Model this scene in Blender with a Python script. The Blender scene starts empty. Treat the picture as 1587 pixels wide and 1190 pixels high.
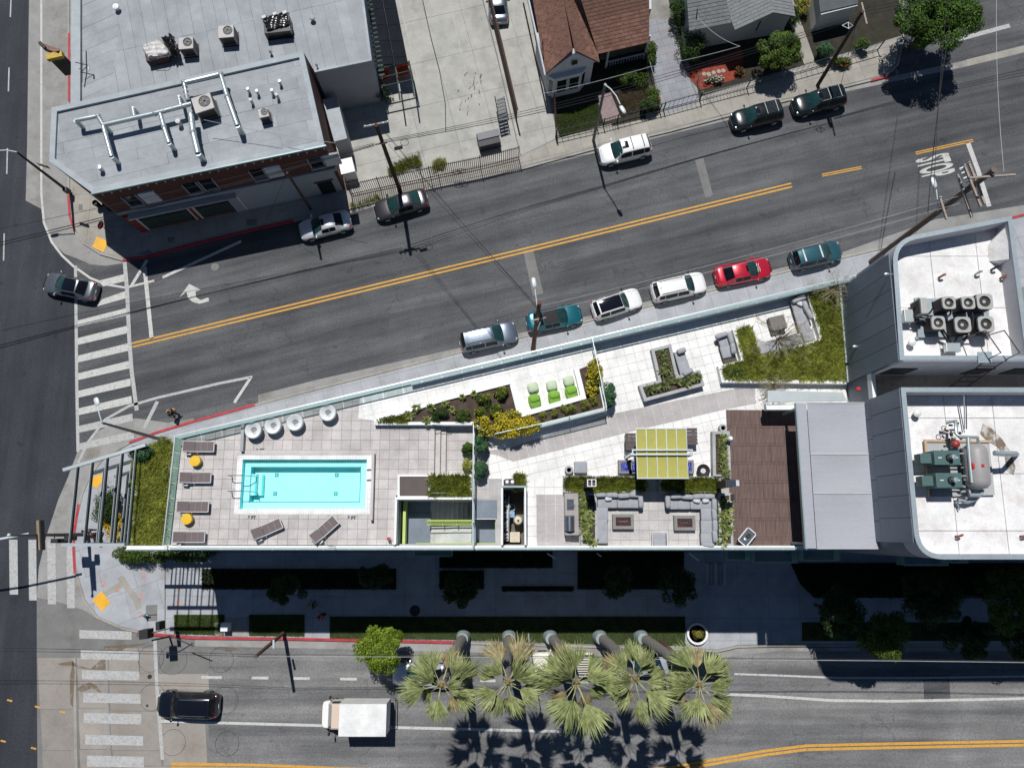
import bpy, math, random
import numpy as np
from mathutils import Vector, Matrix, Quaternion

rnd = random.Random(7)
npr = np.random.RandomState(11)
C = bpy.context.scene.collection
PI = math.pi

# ------------------------------------------------------------------ camera
SC = bpy.context.scene
TILT = math.radians(10.6); CAMH = 64.0; FPX = 1210.0
cam_d = bpy.data.cameras.new('camera'); cam = bpy.data.objects.new('camera', cam_d); C.objects.link(cam)
cam.location = (0, 0, CAMH); cam.rotation_euler = (TILT, 0, 0)
cam_d.sensor_fit = 'HORIZONTAL'; cam_d.sensor_width = 36.0; cam_d.lens = 36.0*FPX/1587.0
cam_d.clip_start = 1.0; cam_d.clip_end = 3000.0
SC.camera = cam
# ------------------------------------------------------------------ world, sun, exposure
SUNV = Vector((-0.10, 0.49, 1.0)).normalized()
EL = math.asin(SUNV.z); AZ = math.atan2(SUNV.x, SUNV.y)
w = bpy.data.worlds.new('World'); SC.world = w; w.use_nodes = True
nt = w.node_tree; nt.nodes.clear()
sky = nt.nodes.new('ShaderNodeTexSky'); sky.sky_type = 'NISHITA'; sky.sun_disc = False
sky.sun_elevation = EL; sky.sun_rotation = AZ; sky.air_density = 1.0; sky.dust_density = 0.0; sky.ozone_density = 6.0
bg = nt.nodes.new('ShaderNodeBackground'); bg.inputs['Strength'].default_value = 0.05
wo = nt.nodes.new('ShaderNodeOutputWorld')
nt.links.new(sky.outputs[0], bg.inputs['Color']); nt.links.new(bg.outputs[0], wo.inputs['Surface'])
sd = bpy.data.lights.new('sun', 'SUN'); sd.energy = 5.0; sd.angle = math.radians(0.53); sd.color = (1.0, 0.98, 0.95)
sun = bpy.data.objects.new('sun', sd); C.objects.link(sun); sun.location = (0, 0, 90)
sun.rotation_euler = SUNV.to_track_quat('Z', 'Y').to_euler()
SC.view_settings.view_transform = 'Standard'; SC.view_settings.look = 'None'
SC.view_settings.gamma = 1.0; SC.view_settings.exposure = -0.22
SC.view_settings.use_curve_mapping = False
SC.render.engine = 'CYCLES'
SC.cycles.max_bounces = 8; SC.cycles.transparent_max_bounces = 12

CT, ST = math.cos(TILT), math.sin(TILT)
def at(px, py, z=0.0):
    """survey: where the sight line of a photo pixel meets the level z"""
    u = px-793.5; v = 595.0-py
    s = (CAMH-z)/(FPX*CT - v*ST)
    return Vector((s*u, s*(FPX*ST+v*CT), z))
def atl(pts, z=0.0): return [at(p[0], p[1], z) for p in pts]

# ------------------------------------------------------------------ materials
MATS = {}
def lin(c): return tuple(c)+(1.0,) if len(c) == 3 else c
def nod(nt, typ, **kw):
    n = nt.nodes.new(typ)
    for k, v in kw.items():
        if k in n.inputs: n.inputs[k].default_value = v
        else: setattr(n, k, v)
    return n
def newmat(name):
    m = bpy.data.materials.new(name); m.use_nodes = True
    nt = m.node_tree; b = nt.nodes['Principled BSDF']
    return m, nt, b
def ramp(nt, src, stops):
    r = nt.nodes.new('ShaderNodeValToRGB'); nt.links.new(src, r.inputs[0])
    e = r.color_ramp.elements
    while len(e) > 1: e.remove(e[-1])
    e[0].position = stops[0][0]; e[0].color = lin(stops[0][1])
    for p, c in stops[1:]:
        x = e.new(p); x.color = lin(c)
    return r.outputs[0]
def mixc(nt, fac, a, b, mode='MIX'):
    n = nt.nodes.new('ShaderNodeMix'); n.data_type = 'RGBA'; n.blend_type = mode
    for sock, val in ((n.inputs[0], fac), (n.inputs[6], a), (n.inputs[7], b)):
        if isinstance(val, (int, float)): sock.default_value = val
        elif isinstance(val, tuple): sock.default_value = lin(val)
        else: nt.links.new(val, sock)
    return n.outputs[2]
def coords(nt, scale=(1, 1, 1), rotz=0.0):
    tc = nt.nodes.new('ShaderNodeTexCoord'); mp = nt.nodes.new('ShaderNodeMapping')
    mp.vector_type = 'TEXTURE'; mp.inputs['Scale'].default_value = tuple(1.0/k for k in scale); mp.inputs['Rotation'].default_value = (0, 0, rotz)
    nt.links.new(tc.outputs['Object'], mp.inputs['Vector']); return mp.outputs[0]
def noise(nt, vec, scale, detail=4.0, rough=0.6):
    n = nt.nodes.new('ShaderNodeTexNoise'); n.inputs['Scale'].default_value = scale
    n.inputs['Detail'].default_value = detail; n.inputs['Roughness'].default_value = rough
    nt.links.new(vec, n.inputs['Vector']); return n.outputs[0]
def mul(c, k): return tuple(max(0.0, min(1.0, x*k)) for x in c[:3])

def M(name, col, rough=0.8, metal=0.0, var=0.15, scale=1.5, fine=0.08, bump=0.0, bscale=30.0,
      rand=0.0, coat=0.0, stretch=None, rotz=0.0, spec=0.5, tint=None):
    """a procedural surface: base colour mottled by a broad and a fine noise, optional relief"""
    if name in MATS: return MATS[name]
    m, nt, b = newmat(name)
    v = coords(nt, stretch or (1, 1, 1), rotz)
    c = mixc(nt, ramp(nt, noise(nt, v, scale), [(0.3, (0, 0, 0)), (0.7, (1, 1, 1))]), mul(col, 1-var), tint if tint else mul(col, 1+var))
    if fine:
        g = ramp(nt, noise(nt, v, scale*14, 2.0), [(0.25, (1-fine*2.2,)*3), (0.75, (1.0,)*3)])
        c = mixc(nt, 1.0, c, g, 'MULTIPLY')
    if rand:
        oi = nt.nodes.new('ShaderNodeObjectInfo')
        g = ramp(nt, oi.outputs['Random'], [(0.0, (1-rand,)*3), (1.0, (1.0,)*3)])
        c = mixc(nt, 1.0, c, g, 'MULTIPLY')
    nt.links.new(c, b.inputs['Base Color'])
    b.inputs['Roughness'].default_value = rough; b.inputs['Metallic'].default_value = metal
    b.inputs['Specular IOR Level'].default_value = spec
    if coat: b.inputs['Coat Weight'].default_value = coat; b.inputs['Coat Roughness'].default_value = 0.04
    if bump:
        bn = nt.nodes.new('ShaderNodeBump'); bn.inputs['Strength'].default_value = bump; bn.inputs['Distance'].default_value = 0.02
        nt.links.new(noise(nt, v, bscale, 3.0), bn.inputs['Height']); nt.links.new(bn.outputs[0], b.inputs['Normal'])
    MATS[name] = m; return m

def asphalt(name, lo, hi, rotz, crack=0.5, streak=1.0):
    m, nt, b = newmat(name)
    v = coords(nt); vs = coords(nt, (0.030, 0.60, 1.0), rotz); vm = coords(nt, (0.12, 1.3, 1), rotz)
    broad = noise(nt, vs, 1.0, 6.0, 0.62)
    c = mixc(nt, ramp(nt, broad, [(0.34, (0, 0, 0)), (0.66, (1, 1, 1))]), lo, hi)
    blotch = ramp(nt, noise(nt, v, 0.33, 6.0, 0.65), [(0.3, (0.80,)*3), (0.7, (1.12,)*3)])
    c = mixc(nt, 1.0, c, blotch, 'MULTIPLY')
    tr = ramp(nt, noise(nt, vm, 1.0, 3.0), [(0.35, (0.86,)*3), (0.65, (1.08,)*3)])
    c = mixc(nt, streak, c, tr, 'MULTIPLY')
    gr = ramp(nt, noise(nt, v, 22.0, 2.0, 0.7), [(0.3, (0.72,)*3), (0.5, (0.98,)*3), (0.72, (1.3,)*3)])
    c = mixc(nt, 1.0, c, gr, 'MULTIPLY')
    c = mixc(nt, 1.0, c, ramp(nt, noise(nt, v, 6.5, 3.0, 0.8), [(0.34, (0.80,)*3), (0.5, (1.0,)*3), (0.68, (1.26,)*3)]), 'MULTIPLY')
    c = mixc(nt, 1.0, c, ramp(nt, noise(nt, v, 0.07, 3.0), [(0.38, (0.86,)*3), (0.62, (1.1,)*3)]), 'MULTIPLY')
    # oil spots
    sp = ramp(nt, noise(nt, v, 0.9, 2.0), [(0.66, (1,)*3), (0.74, (0.72,)*3)])
    c = mixc(nt, 1.0, c, sp, 'MULTIPLY')
    # cracks
    if crack:
        dv = nt.nodes.new('ShaderNodeVectorMath'); dv.operation = 'ADD'
        nz = nt.nodes.new('ShaderNodeTexNoise'); nz.inputs['Scale'].default_value = 0.8; nz.inputs['Detail'].default_value = 5
        nt.links.new(v, nz.inputs['Vector'])
        sc = nt.nodes.new('ShaderNodeVectorMath'); sc.operation = 'SCALE'; sc.inputs[3].default_value = 3.0
        nt.links.new(nz.outputs['Color'], sc.inputs[0]); nt.links.new(v, dv.inputs[0]); nt.links.new(sc.outputs[0], dv.inputs[1])
        vo = nt.nodes.new('ShaderNodeTexVoronoi'); vo.feature = 'DISTANCE_TO_EDGE'; vo.inputs['Scale'].default_value = 0.17
        nt.links.new(dv.outputs[0], vo.inputs['Vector'])
        line = ramp(nt, vo.outputs['Distance'], [(0.0, (1,)*3), (0.006, (1,)*3), (0.012, (0,)*3)])
        msk = ramp(nt, noise(nt, v, 0.12, 2.0), [(0.45, (0,)*3), (0.55, (crack,)*3)])
        f = mixc(nt, 1.0, line, msk, 'MULTIPLY')
        c = mixc(nt, f, c, mul(lo, 0.5))
    nt.links.new(c, b.inputs['Base Color']); b.inputs['Roughness'].default_value = 0.88
    b.inputs['Specular IOR Level'].default_value = 0.35
    bn = nt.nodes.new('ShaderNodeBump'); bn.inputs['Strength'].default_value = 0.35; bn.inputs['Distance'].default_value = 0.015
    nt.links.new(noise(nt, v, 40.0, 3.0), bn.inputs['Height']); nt.links.new(bn.outputs[0], b.inputs['Normal'])
    return m
def concrete(name, col, stain=(0.16, 0.13, 0.09), amt=0.5, rand=0.10, sscale=0.5, cr=0.0):
    m, nt, b = newmat(name)
    v = coords(nt)
    c = mixc(nt, ramp(nt, noise(nt, v, 0.7, 6.0, 0.65), [(0.3, (0,)*3), (0.7, (1,)*3)]), mul(col, 0.82), mul(col, 1.12))
    st = ramp(nt, noise(nt, v, sscale, 6.0, 0.7), [(0.52, (0,)*3), (0.70, (amt,)*3)])
    c = mixc(nt, st, c, stain)
    gr = ramp(nt, noise(nt, v, 16.0, 3.0, 0.7), [(0.28, (0.80,)*3), (0.6, (1.03,)*3)])
    c = mixc(nt, 1.0, c, gr, 'MULTIPLY')
    oi = nt.nodes.new('ShaderNodeObjectInfo')
    c = mixc(nt, 1.0, c, ramp(nt, oi.outputs['Random'], [(0, (1-rand,)*3), (1, (1,)*3)]), 'MULTIPLY')
    nt.links.new(c, b.inputs['Base Color']); b.inputs['Roughness'].default_value = 0.85
    b.inputs['Specular IOR Level'].default_value = 0.3
    bn = nt.nodes.new('ShaderNodeBump'); bn.inputs['Strength'].default_value = 0.25; bn.inputs['Distance'].default_value = 0.01
    nt.links.new(noise(nt, v, 30.0, 3.0), bn.inputs['Height']); nt.links.new(bn.outputs[0], b.inputs['Normal'])
    return m
def paintmat(name, col, under, wear=0.45):
    """road paint worn through in flecks to the asphalt under it"""
    m, nt, b = newmat(name)
    v = coords(nt)
    base = mixc(nt, ramp(nt, noise(nt, v, 2.0), [(0.3, (0,)*3), (0.7, (1,)*3)]), mul(col, 0.85), col)
    wr = ramp(nt, noise(nt, v, 5.0, 8.0, 0.75), [(0.62-wear*0.2, (0,)*3), (0.72, (1,)*3)])
    c = mixc(nt, wr, base, under)
    nt.links.new(c, b.inputs['Base Color']); b.inputs['Roughness'].default_value = 0.75
    return m
def leafmat(name, a, bcol, c3=None, sc=1.2, trans=0.3):
    if name in MATS: return MATS[name]
    m, nt, b = newmat(name)
    v = coords(nt)
    at_ = nt.nodes.new('ShaderNodeAttribute'); at_.attribute_name = 'rnd'
    c = mixc(nt, at_.outputs['Fac'], a, bcol)
    n = ramp(nt, noise(nt, v, sc, 3.0), [(0.35, (0.62,)*3), (0.65, (1.2,)*3)])
    c = mixc(nt, 1.0, c, n, 'MULTIPLY')
    if c3:
        c = mixc(nt, ramp(nt, noise(nt, v, sc*1.7, 3.0), [(0.56, (0,)*3), (0.66, (0.8,)*3)]), c, c3)
    nt.links.new(c, b.inputs['Base Color']); b.inputs['Roughness'].default_value = 0.55
    b.inputs['Specular IOR Level'].default_value = 0.25
    tr = nt.nodes.new('ShaderNodeBsdfTranslucent'); nt.links.new(c, tr.inputs['Color'])
    mx = nt.nodes.new('ShaderNodeMixShader'); mx.inputs[0].default_value = trans
    out = nt.nodes['Material Output']
    nt.links.new(b.outputs[0], mx.inputs[1]); nt.links.new(tr.outputs[0], mx.inputs[2]); nt.links.new(mx.outputs[0], out.inputs['Surface'])
    MATS[name] = m; return m
def glassmat(name, tint, gloss=0.12, rough=0.03):
    m, nt, b = newmat(name); nt.nodes.remove(b)
    t = nt.nodes.new('ShaderNodeBsdfTransparent'); t.inputs[0].default_value = lin(tint)
    g = nt.nodes.new('ShaderNodeBsdfGlossy'); g.inputs['Roughness'].default_value = rough; g.inputs[0].default_value = (0.8, 0.95, 0.95, 1)
    mx = nt.nodes.new('ShaderNodeMixShader'); mx.inputs[0].default_value = gloss+.04
    nt.links.new(t.outputs[0], mx.inputs[1]); nt.links.new(g.outputs[0], mx.inputs[2])
    df = nt.nodes.new('ShaderNodeBsdfTranslucent'); df.inputs[0].default_value = (0.72, 0.88, 0.86, 1) if tint[0] > .6 else (0.25, 0.42, 0.33, 1)
    m2 = nt.nodes.new('ShaderNodeMixShader'); m2.inputs[0].default_value = 0.22
    nt.links.new(mx.outputs[0], m2.inputs[1]); nt.links.new(df.outputs[0], m2.inputs[2])
    nt.links.new(m2.outputs[0], nt.nodes['Material Output'].inputs['Surface'])
    return m
def panelmat(name, col, size, rotz, gap=0.04, dark=0.5, offset=0.5, rough=0.8, var=0.12):
    """flat colour with the fine print of small pieces too far to build (brickwork, battens)"""
    m, nt, b = newmat(name)
    v = coords(nt, (1, 1, 1), rotz)
    br = nt.nodes.new('ShaderNodeTexBrick'); nt.links.new(v, br.inputs['Vector'])
    br.inputs['Scale'].default_value = 1.0; br.inputs['Brick Width'].default_value = size[0]; br.inputs['Row Height'].default_value = size[1]
    br.inputs['Mortar Size'].default_value = gap; br.offset = offset
    br.inputs['Color1'].default_value = lin(mul(col, 1-var)); br.inputs['Color2'].default_value = lin(mul(col, 1+var)); br.inputs['Mortar'].default_value = lin(mul(col, dark))
    c = mixc(nt, 1.0, br.outputs[0], ramp(nt, noise(nt, v, 1.3, 5), [(0.3, (0.8,)*3), (0.7, (1.1,)*3)]), 'MULTIPLY')
    nt.links.new(c, b.inputs['Base Color']); b.inputs['Roughness'].default_value = rough
    return m

# ------------------------------------------------------------------ mesh building
OFF = {}
def setp(o, label=None, cat=None, group=None, kind=None):
    if label: o['label'] = label
    if cat: o['category'] = cat
    if group: o['group'] = group
    if kind: o['kind'] = kind
    return o
def thing(name, label, cat, loc=(0, 0, 0), group=None):
    o = bpy.data.objects.new(name, None); C.objects.link(o); o.empty_display_size = 0.3
    o.location = loc; OFF[o] = Vector(loc)
    return setp(o, label, cat, group)
class MB:
    def __init__(s): s.v = []; s.f = []
    def add(s, vs, fs):
        k = len(s.v); s.v += [tuple(p) for p in vs]; s.f += [tuple(i+k for i in f) for f in fs]; return s
    def quad(s, a, b, c, d): return s.add([a, b, c, d], [(0, 1, 2, 3)])
    def prism(s, poly, z0, z1, bottom=True):
        n = len(poly)
        ar = sum(poly[i][0]*poly[(i+1) % n][1]-poly[(i+1) % n][0]*poly[i][1] for i in range(n))
        if ar < 0: poly = poly[::-1]
        vs = [(p[0], p[1], z0) for p in poly]+[(p[0], p[1], z1) for p in poly]
        fs = [tuple(range(n, 2*n))]+[(i, (i+1) % n, n+(i+1) % n, n+i) for i in range(n)]
        if bottom: fs.append(tuple(range(n-1, -1, -1)))
        return s.add(vs, fs)
    def box(s, c, sz, z0, z1, rot=0.0):
        x, y = sz[0]/2, sz[1]/2; co, si = math.cos(rot), math.sin(rot)
        return s.prism([(c[0]+a*co-b*si, c[1]+a*si+b*co) for a, b in ((-x, -y), (x, -y), (x, y), (-x, y))], z0, z1)
    def wall(s, p, q, t, z0, z1, ext=0.0):
        p = Vector((p[0], p[1])); q = Vector((q[0], q[1])); d = (q-p)
        if d.length < 1e-6: return s
        d.normalize(); n = Vector((-d.y, d.x))*t/2; p = p-d*ext; q = q+d*ext
        return s.prism([p-n, q-n, q+n, p+n], z0, z1)
    def strip(s, pts, w_, z):
        """flat mitred band along a line, lying at z"""
        P = [Vector((p[0], p[1])) for p in pts]; L = []; R = []
        for i, p in enumerate(P):
            a = P[max(i-1, 0)]; b = P[min(i+1, len(P)-1)]
            d = (b-a).normalized(); n = Vector((-d.y, d.x))*w_/2
            L.append(p+n); R.append(p-n)
        n = len(P)
        return s.add([(p.x, p.y, z) for p in L]+[(p.x, p.y, z) for p in R], [(n+i, n+i+1, i+1, i) for i in range(n-1)])
    def rail(s, pts, w_, z0, z1):
        """upright mitred wall along a line"""
        P = [Vector((p[0], p[1])) for p in pts]; L = []; R = []
        for i, p in enumerate(P):
            a = P[max(i-1, 0)]; b = P[min(i+1, len(P)-1)]
            d1 = (p-a).normalized() if i else (b-p).normalized(); d2 = (b-p).normalized() if i < len(P)-1 else d1
            d = (d1+d2).normalized(); k = max(0.5, d.dot(d1)); n = Vector((-d.y, d.x))*w_/2/k
            L.append(p+n); R.append(p-n)
        return s.prism(R+L[::-1], z0, z1)
    def tube(s, pts, r, n=8, cap=True):
        P = [Vector(p) for p in pts]; m = len(P)
        R = r if isinstance(r, (list, tuple)) else [r]*m
        vs = []; up = None
        for i, p in enumerate(P):
            d = (P[min(i+1, m-1)]-P[max(i-1, 0)])
            d = d.normalized() if d.length > 1e-9 else Vector((0, 0, 1))
            if up is None: up = Vector((0, 0, 1)) if abs(d.z) < 0.9 else Vector((1, 0, 0))
            a = d.cross(up)
            if a.length < 1e-4: a = d.orthogonal()
            a.normalize(); b = a.cross(d).normalized(); up = b
            for k in range(n):
                t = 2*PI*k/n; vs.append(p+(a*math.cos(t)+b*math.sin(t))*R[i])
        fs = [(i*n+k, i*n+(k+1) % n, (i+1)*n+(k+1) % n, (i+1)*n+k) for i in range(m-1) for k in range(n)]
        if cap: fs += [tuple(range(n-1, -1, -1)), tuple((m-1)*n+k for k in range(n))]
        return s.add(vs, fs)
    def lathe(s, c, prof, n=20):
        """prof: list of (r, z) turned about the upright axis through c"""
        vs = []; m = len(prof)
        for r, z in prof:
            for k in range(n):
                t = 2*PI*k/n; vs.append((c[0]+r*math.cos(t), c[1]+r*math.sin(t), z))
        fs = [(i*n+k, i*n+(k+1) % n, (i+1)*n+(k+1) % n, (i+1)*n+k) for i in range(m-1) for k in range(n)]
        if prof[0][0] > 1e-4: fs.append(tuple(range(n-1, -1, -1)))
        if prof[-1][0] > 1e-4: fs.append(tuple((m-1)*n+k for k in range(n)))
        return s.add(vs, fs)
    def ring(s, c, ro, ri, z0, z1, n=24):
        return s.lathe_closed(c, [(ri, z0), (ro, z0), (ro, z1), (ri, z1)], n)
    def lathe_closed(s, c, prof, n=24):
        vs = []; m = len(prof)
        for r, z in prof:
            for k in range(n):
                t = 2*PI*k/n; vs.append((c[0]+r*math.cos(t), c[1]+r*math.sin(t), z))
        return s.add(vs, [(i*n+k, i*n+(k+1) % n, ((i+1) % m)*n+(k+1) % n, ((i+1) % m)*n+k) for i in range(m) for k in range(n)])
    def pillow(s, c, sz, rot=0.0, e=0.35, n=16, m=8, tilt=0.0):
        """soft rounded block (superellipsoid)"""
        co, si = math.cos(rot), math.sin(rot); vs = []
        def sg(a, p): return math.copysign(abs(a)**p, a)
        for i in range(m+1):
            ph = -PI/2+PI*i/m
            for k in range(n):
                t = 2*PI*k/n
                x = sg(math.cos(ph), e*1.6)*sg(math.cos(t), e)*sz[0]/2; y = sg(math.cos(ph), e*1.6)*sg(math.sin(t), e)*sz[1]/2; z = sg(math.sin(ph), 0.75)*sz[2]/2
                z += tilt*x
                vs.append((c[0]+x*co-y*si, c[1]+x*si+y*co, c[2]+z))
        fs = [(i*n+k, i*n+(k+1) % n, (i+1)*n+(k+1) % n, (i+1)*n+k) for i in range(m) for k in range(n)]
        return s.add(vs, fs)
    def build(s, name, mat, parent=None, smooth=False, bevel=0.0, **kw):
        me = bpy.data.meshes.new(name)
        if parent is not None: off = OFF.get(parent, Vector())
        elif kw.get('kind') == 'structure': off = Vector()
        else:
            xs = [p[0] for p in s.v]; ys = [p[1] for p in s.v]; zs = [p[2] for p in s.v]
            off = Vector(((min(xs)+max(xs))/2, (min(ys)+max(ys))/2, min(zs)))
        me.from_pydata([(p[0]-off.x, p[1]-off.y, p[2]-off.z) for p in s.v], [], s.f)
        me.validate(); me.update()
        if smooth:
            me.shade_smooth()
            try: me.set_sharp_from_angle(angle=math.radians(40 if smooth is True else smooth))
            except Exception: pass
        if mat: me.materials.append(mat)
        o = bpy.data.objects.new(name, me); C.objects.link(o)
        if parent is not None: o.parent = parent
        else: o.location = off
        OFF[o] = off
        if bevel:
            b = o.modifiers.new('bevel', 'BEVEL'); b.width = bevel; b.segments = 2; b.limit_method = 'ANGLE'
        return setp(o, **kw)
def copy_tree(o, parent=None):
    c = o.copy(); C.objects.link(c)
    if parent is not None: c.parent = parent
    for ch in list(o.children): copy_tree(ch, c)
    return c
def clip_poly(sub, clip):
    """Sutherland-Hodgman: any polygon cut by a convex counter-clockwise one"""
    out = sub
    for i in range(len(clip)):
        a = clip[i]; b = clip[(i+1) % len(clip)]; inp = out; out = []
        def side(p): return (b[0]-a[0])*(p[1]-a[1])-(b[1]-a[1])*(p[0]-a[0])
        for j in range(len(inp)):
            p = inp[j]; q = inp[(j+1) % len(inp)]; sp = side(p); sq = side(q)
            if sp >= 0: out.append(p)
            if (sp >= 0) != (sq >= 0):
                t = sp/(sp-sq); out.append((p[0]+(q[0]-p[0])*t, p[1]+(q[1]-p[1])*t))
        if not out: return []
    return out
def area(p): return abs(sum(p[i][0]*p[(i+1) % len(p)][1]-p[(i+1) % len(p)][0]*p[i][1] for i in range(len(p))))/2
def inside(p, poly):
    c = False; n = len(poly)
    for i in range(n):
        a = poly[i]; b = poly[(i+1) % n]
        if (a[1] > p[1]) != (b[1] > p[1]) and p[0] < (b[0]-a[0])*(p[1]-a[1])/(b[1]-a[1])+a[0]: c = not c
    return c
def pave(name, mat, parent, poly, size, rot, z0, z1, gap=0.012, cap=300, org=None, offset=0.0, jitter=0.002, minarea=0.02):
    """lays pieces of the given size over a polygon, each one its own object, cut at the edges"""
    sub = [(p[0], p[1]) for p in poly]; co, si = math.cos(rot), math.sin(rot)
    o = org or sub[0]
    loc = [((p[0]-o[0])*co+(p[1]-o[1])*si, -(p[0]-o[0])*si+(p[1]-o[1])*co) for p in sub]
    x0 = math.floor(min(p[0] for p in loc)/size[0])-1; x1 = math.ceil(max(p[0] for p in loc)/size[0])+1
    y0 = math.floor(min(p[1] for p in loc)/size[1]); y1 = math.ceil(max(p[1] for p in loc)/size[1])
    pieces = []
    for j in range(y0, y1):
        for i in range(x0, x1):
            ox = (offset*size[0] if j % 2 else 0.0)
            a = i*size[0]+gap/2+ox; b = (i+1)*size[0]-gap/2+ox; c = j*size[1]+gap/2; d = (j+1)*size[1]-gap/2
            q = clip_poly(loc, [(a, c), (b, c), (b, d), (a, d)])
            if len(q) >= 3 and area(q) > minarea:
                pieces.append([(o[0]+p[0]*co-p[1]*si, o[1]+p[0]*si+p[1]*co) for p in q])
    rest = MB(); pieces.sort(key=lambda q: -round(area(q), 2))
    for k, q in enumerate(pieces):
        z = z1+rnd.uniform(-jitter, jitter)
        if k < cap: MB().prism(q, z0, z, bottom=False).build(name, mat, parent)
        else: rest.prism(q, z0, z, bottom=False)
    if rest.v: rest.build(name, mat, parent, kind='stuff')
    return len(pieces)
# numpy meshes for foliage
def npmesh(name, verts, faces, mat, parent=None, rv=None, off=None, smooth=False, **kw):
    verts = np.asarray(verts, dtype=np.float32); faces = np.asarray(faces, dtype=np.int32)
    if parent is not None: off = OFF.get(parent, Vector())
    elif off is None: off = Vector(((verts[:, 0].min()+verts[:, 0].max())/2, (verts[:, 1].min()+verts[:, 1].max())/2, verts[:, 2].min()))
    verts = verts-np.array(off, dtype=np.float32)
    me = bpy.data.meshes.new(name); n, k = faces.shape
    me.vertices.add(len(verts)); me.vertices.foreach_set('co', verts.ravel())
    me.loops.add(n*k); me.loops.foreach_set('vertex_index', faces.ravel())
    me.polygons.add(n); me.polygons.foreach_set('loop_start', np.arange(0, n*k, k, dtype=np.int32))
    try: me.polygons.foreach_set('loop_total', np.full(n, k, dtype=np.int32))
    except Exception: pass
    me.update(calc_edges=True)
    if rv is not None:
        a = me.attributes.new('rnd', 'FLOAT', 'POINT'); a.data.foreach_set('value', np.asarray(rv, dtype=np.float32))
    me.materials.append(mat)
    o = bpy.data.objects.new(name, me); C.objects.link(o)
    if parent is not None: o.parent = parent
    else: o.location = off
    OFF[o] = off
    return setp(o, **kw)
def leaves(pts, size, outward=None, aspect=0.5, flat=0.4):
    """rhombic leaves at points; returns verts, quads, random value per vertex"""
    n = len(pts); pts = np.asarray(pts)
    nrm = npr.normal(size=(n, 3)); nrm /= np.linalg.norm(nrm, axis=1)[:, None]
    nrm[:, 2] = np.abs(nrm[:, 2])+flat
    if outward is not None: nrm = nrm*0.7+outward
    nrm /= np.linalg.norm(nrm, axis=1)[:, None]+1e-9
    t = npr.normal(size=(n, 3)); t -= (t*nrm).sum(1)[:, None]*nrm; t /= np.linalg.norm(t, axis=1)[:, None]+1e-9
    b = np.cross(nrm, t); s = (size*npr.uniform(0.6, 1.35, n))[:, None]
    v = np.empty((n, 4, 3)); fold = nrm*s*0.12
    v[:, 0] = pts-t*s*0.5; v[:, 1] = pts+b*s*0.5*aspect+fold; v[:, 2] = pts+t*s*0.5; v[:, 3] = pts-b*s*0.5*aspect+fold
    r = np.repeat(npr.uniform(0, 1, n), 4)
    return v.reshape(-1, 3), np.arange(n*4).reshape(n, 4), r
def crown_pts(c, rad, n, clumps=30, tight=0.33, hollow=0.55):
    c = np.array(c); rad = np.array(rad)
    d = npr.normal(size=(clumps, 3)); d /= np.linalg.norm(d, axis=1)[:, None]; d[:, 2] = np.where(d[:, 2] < -0.3, -d[:, 2], d[:, 2])
    rr = npr.uniform(hollow, 1.0, clumps)[:, None]
    cc = c+d*rad*rr*0.85
    cs = npr.uniform(0.6, 1.25, clumps)*tight*rad.mean()
    idx = npr.randint(0, clumps, n)
    e = npr.normal(size=(n, 3)); e /= np.linalg.norm(e, axis=1)[:, None]
    q = npr.uniform(0.55, 1.0, n)[:, None]
    p = cc[idx]+e*q*cs[idx][:, None]
    return p, e
def grass_blades(poly, z, n, ln, wd, lean=0.5, wind=(0, 0), tuft=0):
    xs = [p[0] for p in poly]; ys = [p[1] for p in poly]; P = []
    pl = [(p[0], p[1]) for p in poly]
    while len(P) < n:
        q = npr.uniform((min(xs), min(ys)), (max(xs), max(ys)), (n, 2))
        P += [tuple(a) for a in q if inside(a, pl)]
    P = np.array(P[:n])
    if tuft:
        k = max(1, n//tuft); cen = P[:k]; idx = npr.randint(0, k, n); ang0 = npr.uniform(0, 2*PI, n)
        P = cen[idx]+npr.normal(size=(n, 2))*ln*0.18
    a = npr.uniform(0, 2*PI, n); l = ln*npr.uniform(0.5, 1.2, n)*(npr.uniform(0.55, 1.45, max(1, n//tuft))[idx] if tuft else 1.0); le = npr.uniform(0.2, 1.0, n)*lean
    if tuft:
        dd = P-cen[idx]; a = np.arctan2(dd[:, 1], dd[:, 0])+npr.normal(size=n)*0.4
    dx = np.cos(a)*l*le+wind[0]*l; dy = np.sin(a)*l*le+wind[1]*l; h = l*np.sqrt(np.clip(1-le*le*0.7, 0.1, 1))
    b0 = np.c_[P, np.full(n, z)]; px = -np.sin(a)*wd; py = np.cos(a)*wd; zz = np.zeros(n)
    v = np.empty((n, 4, 3)); mid = b0+np.c_[dx*0.4, dy*0.4, h*0.65]
    v[:, 0] = b0; v[:, 1] = mid+np.c_[px, py, zz]; v[:, 2] = b0+np.c_[dx, dy, h]; v[:, 3] = mid-np.c_[px, py, zz]
    return v.reshape(-1, 3), np.arange(n*4).reshape(n, 4), np.repeat(npr.uniform(0, 1, n), 4)
def cat_np(parts):
    V = []; F = []; R = []; k = 0
    for v, f, r in parts:
        V.append(v); F.append(f+k); R.append(r); k += len(v)
    return np.concatenate(V), np.concatenate(F), np.concatenate(R)
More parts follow.
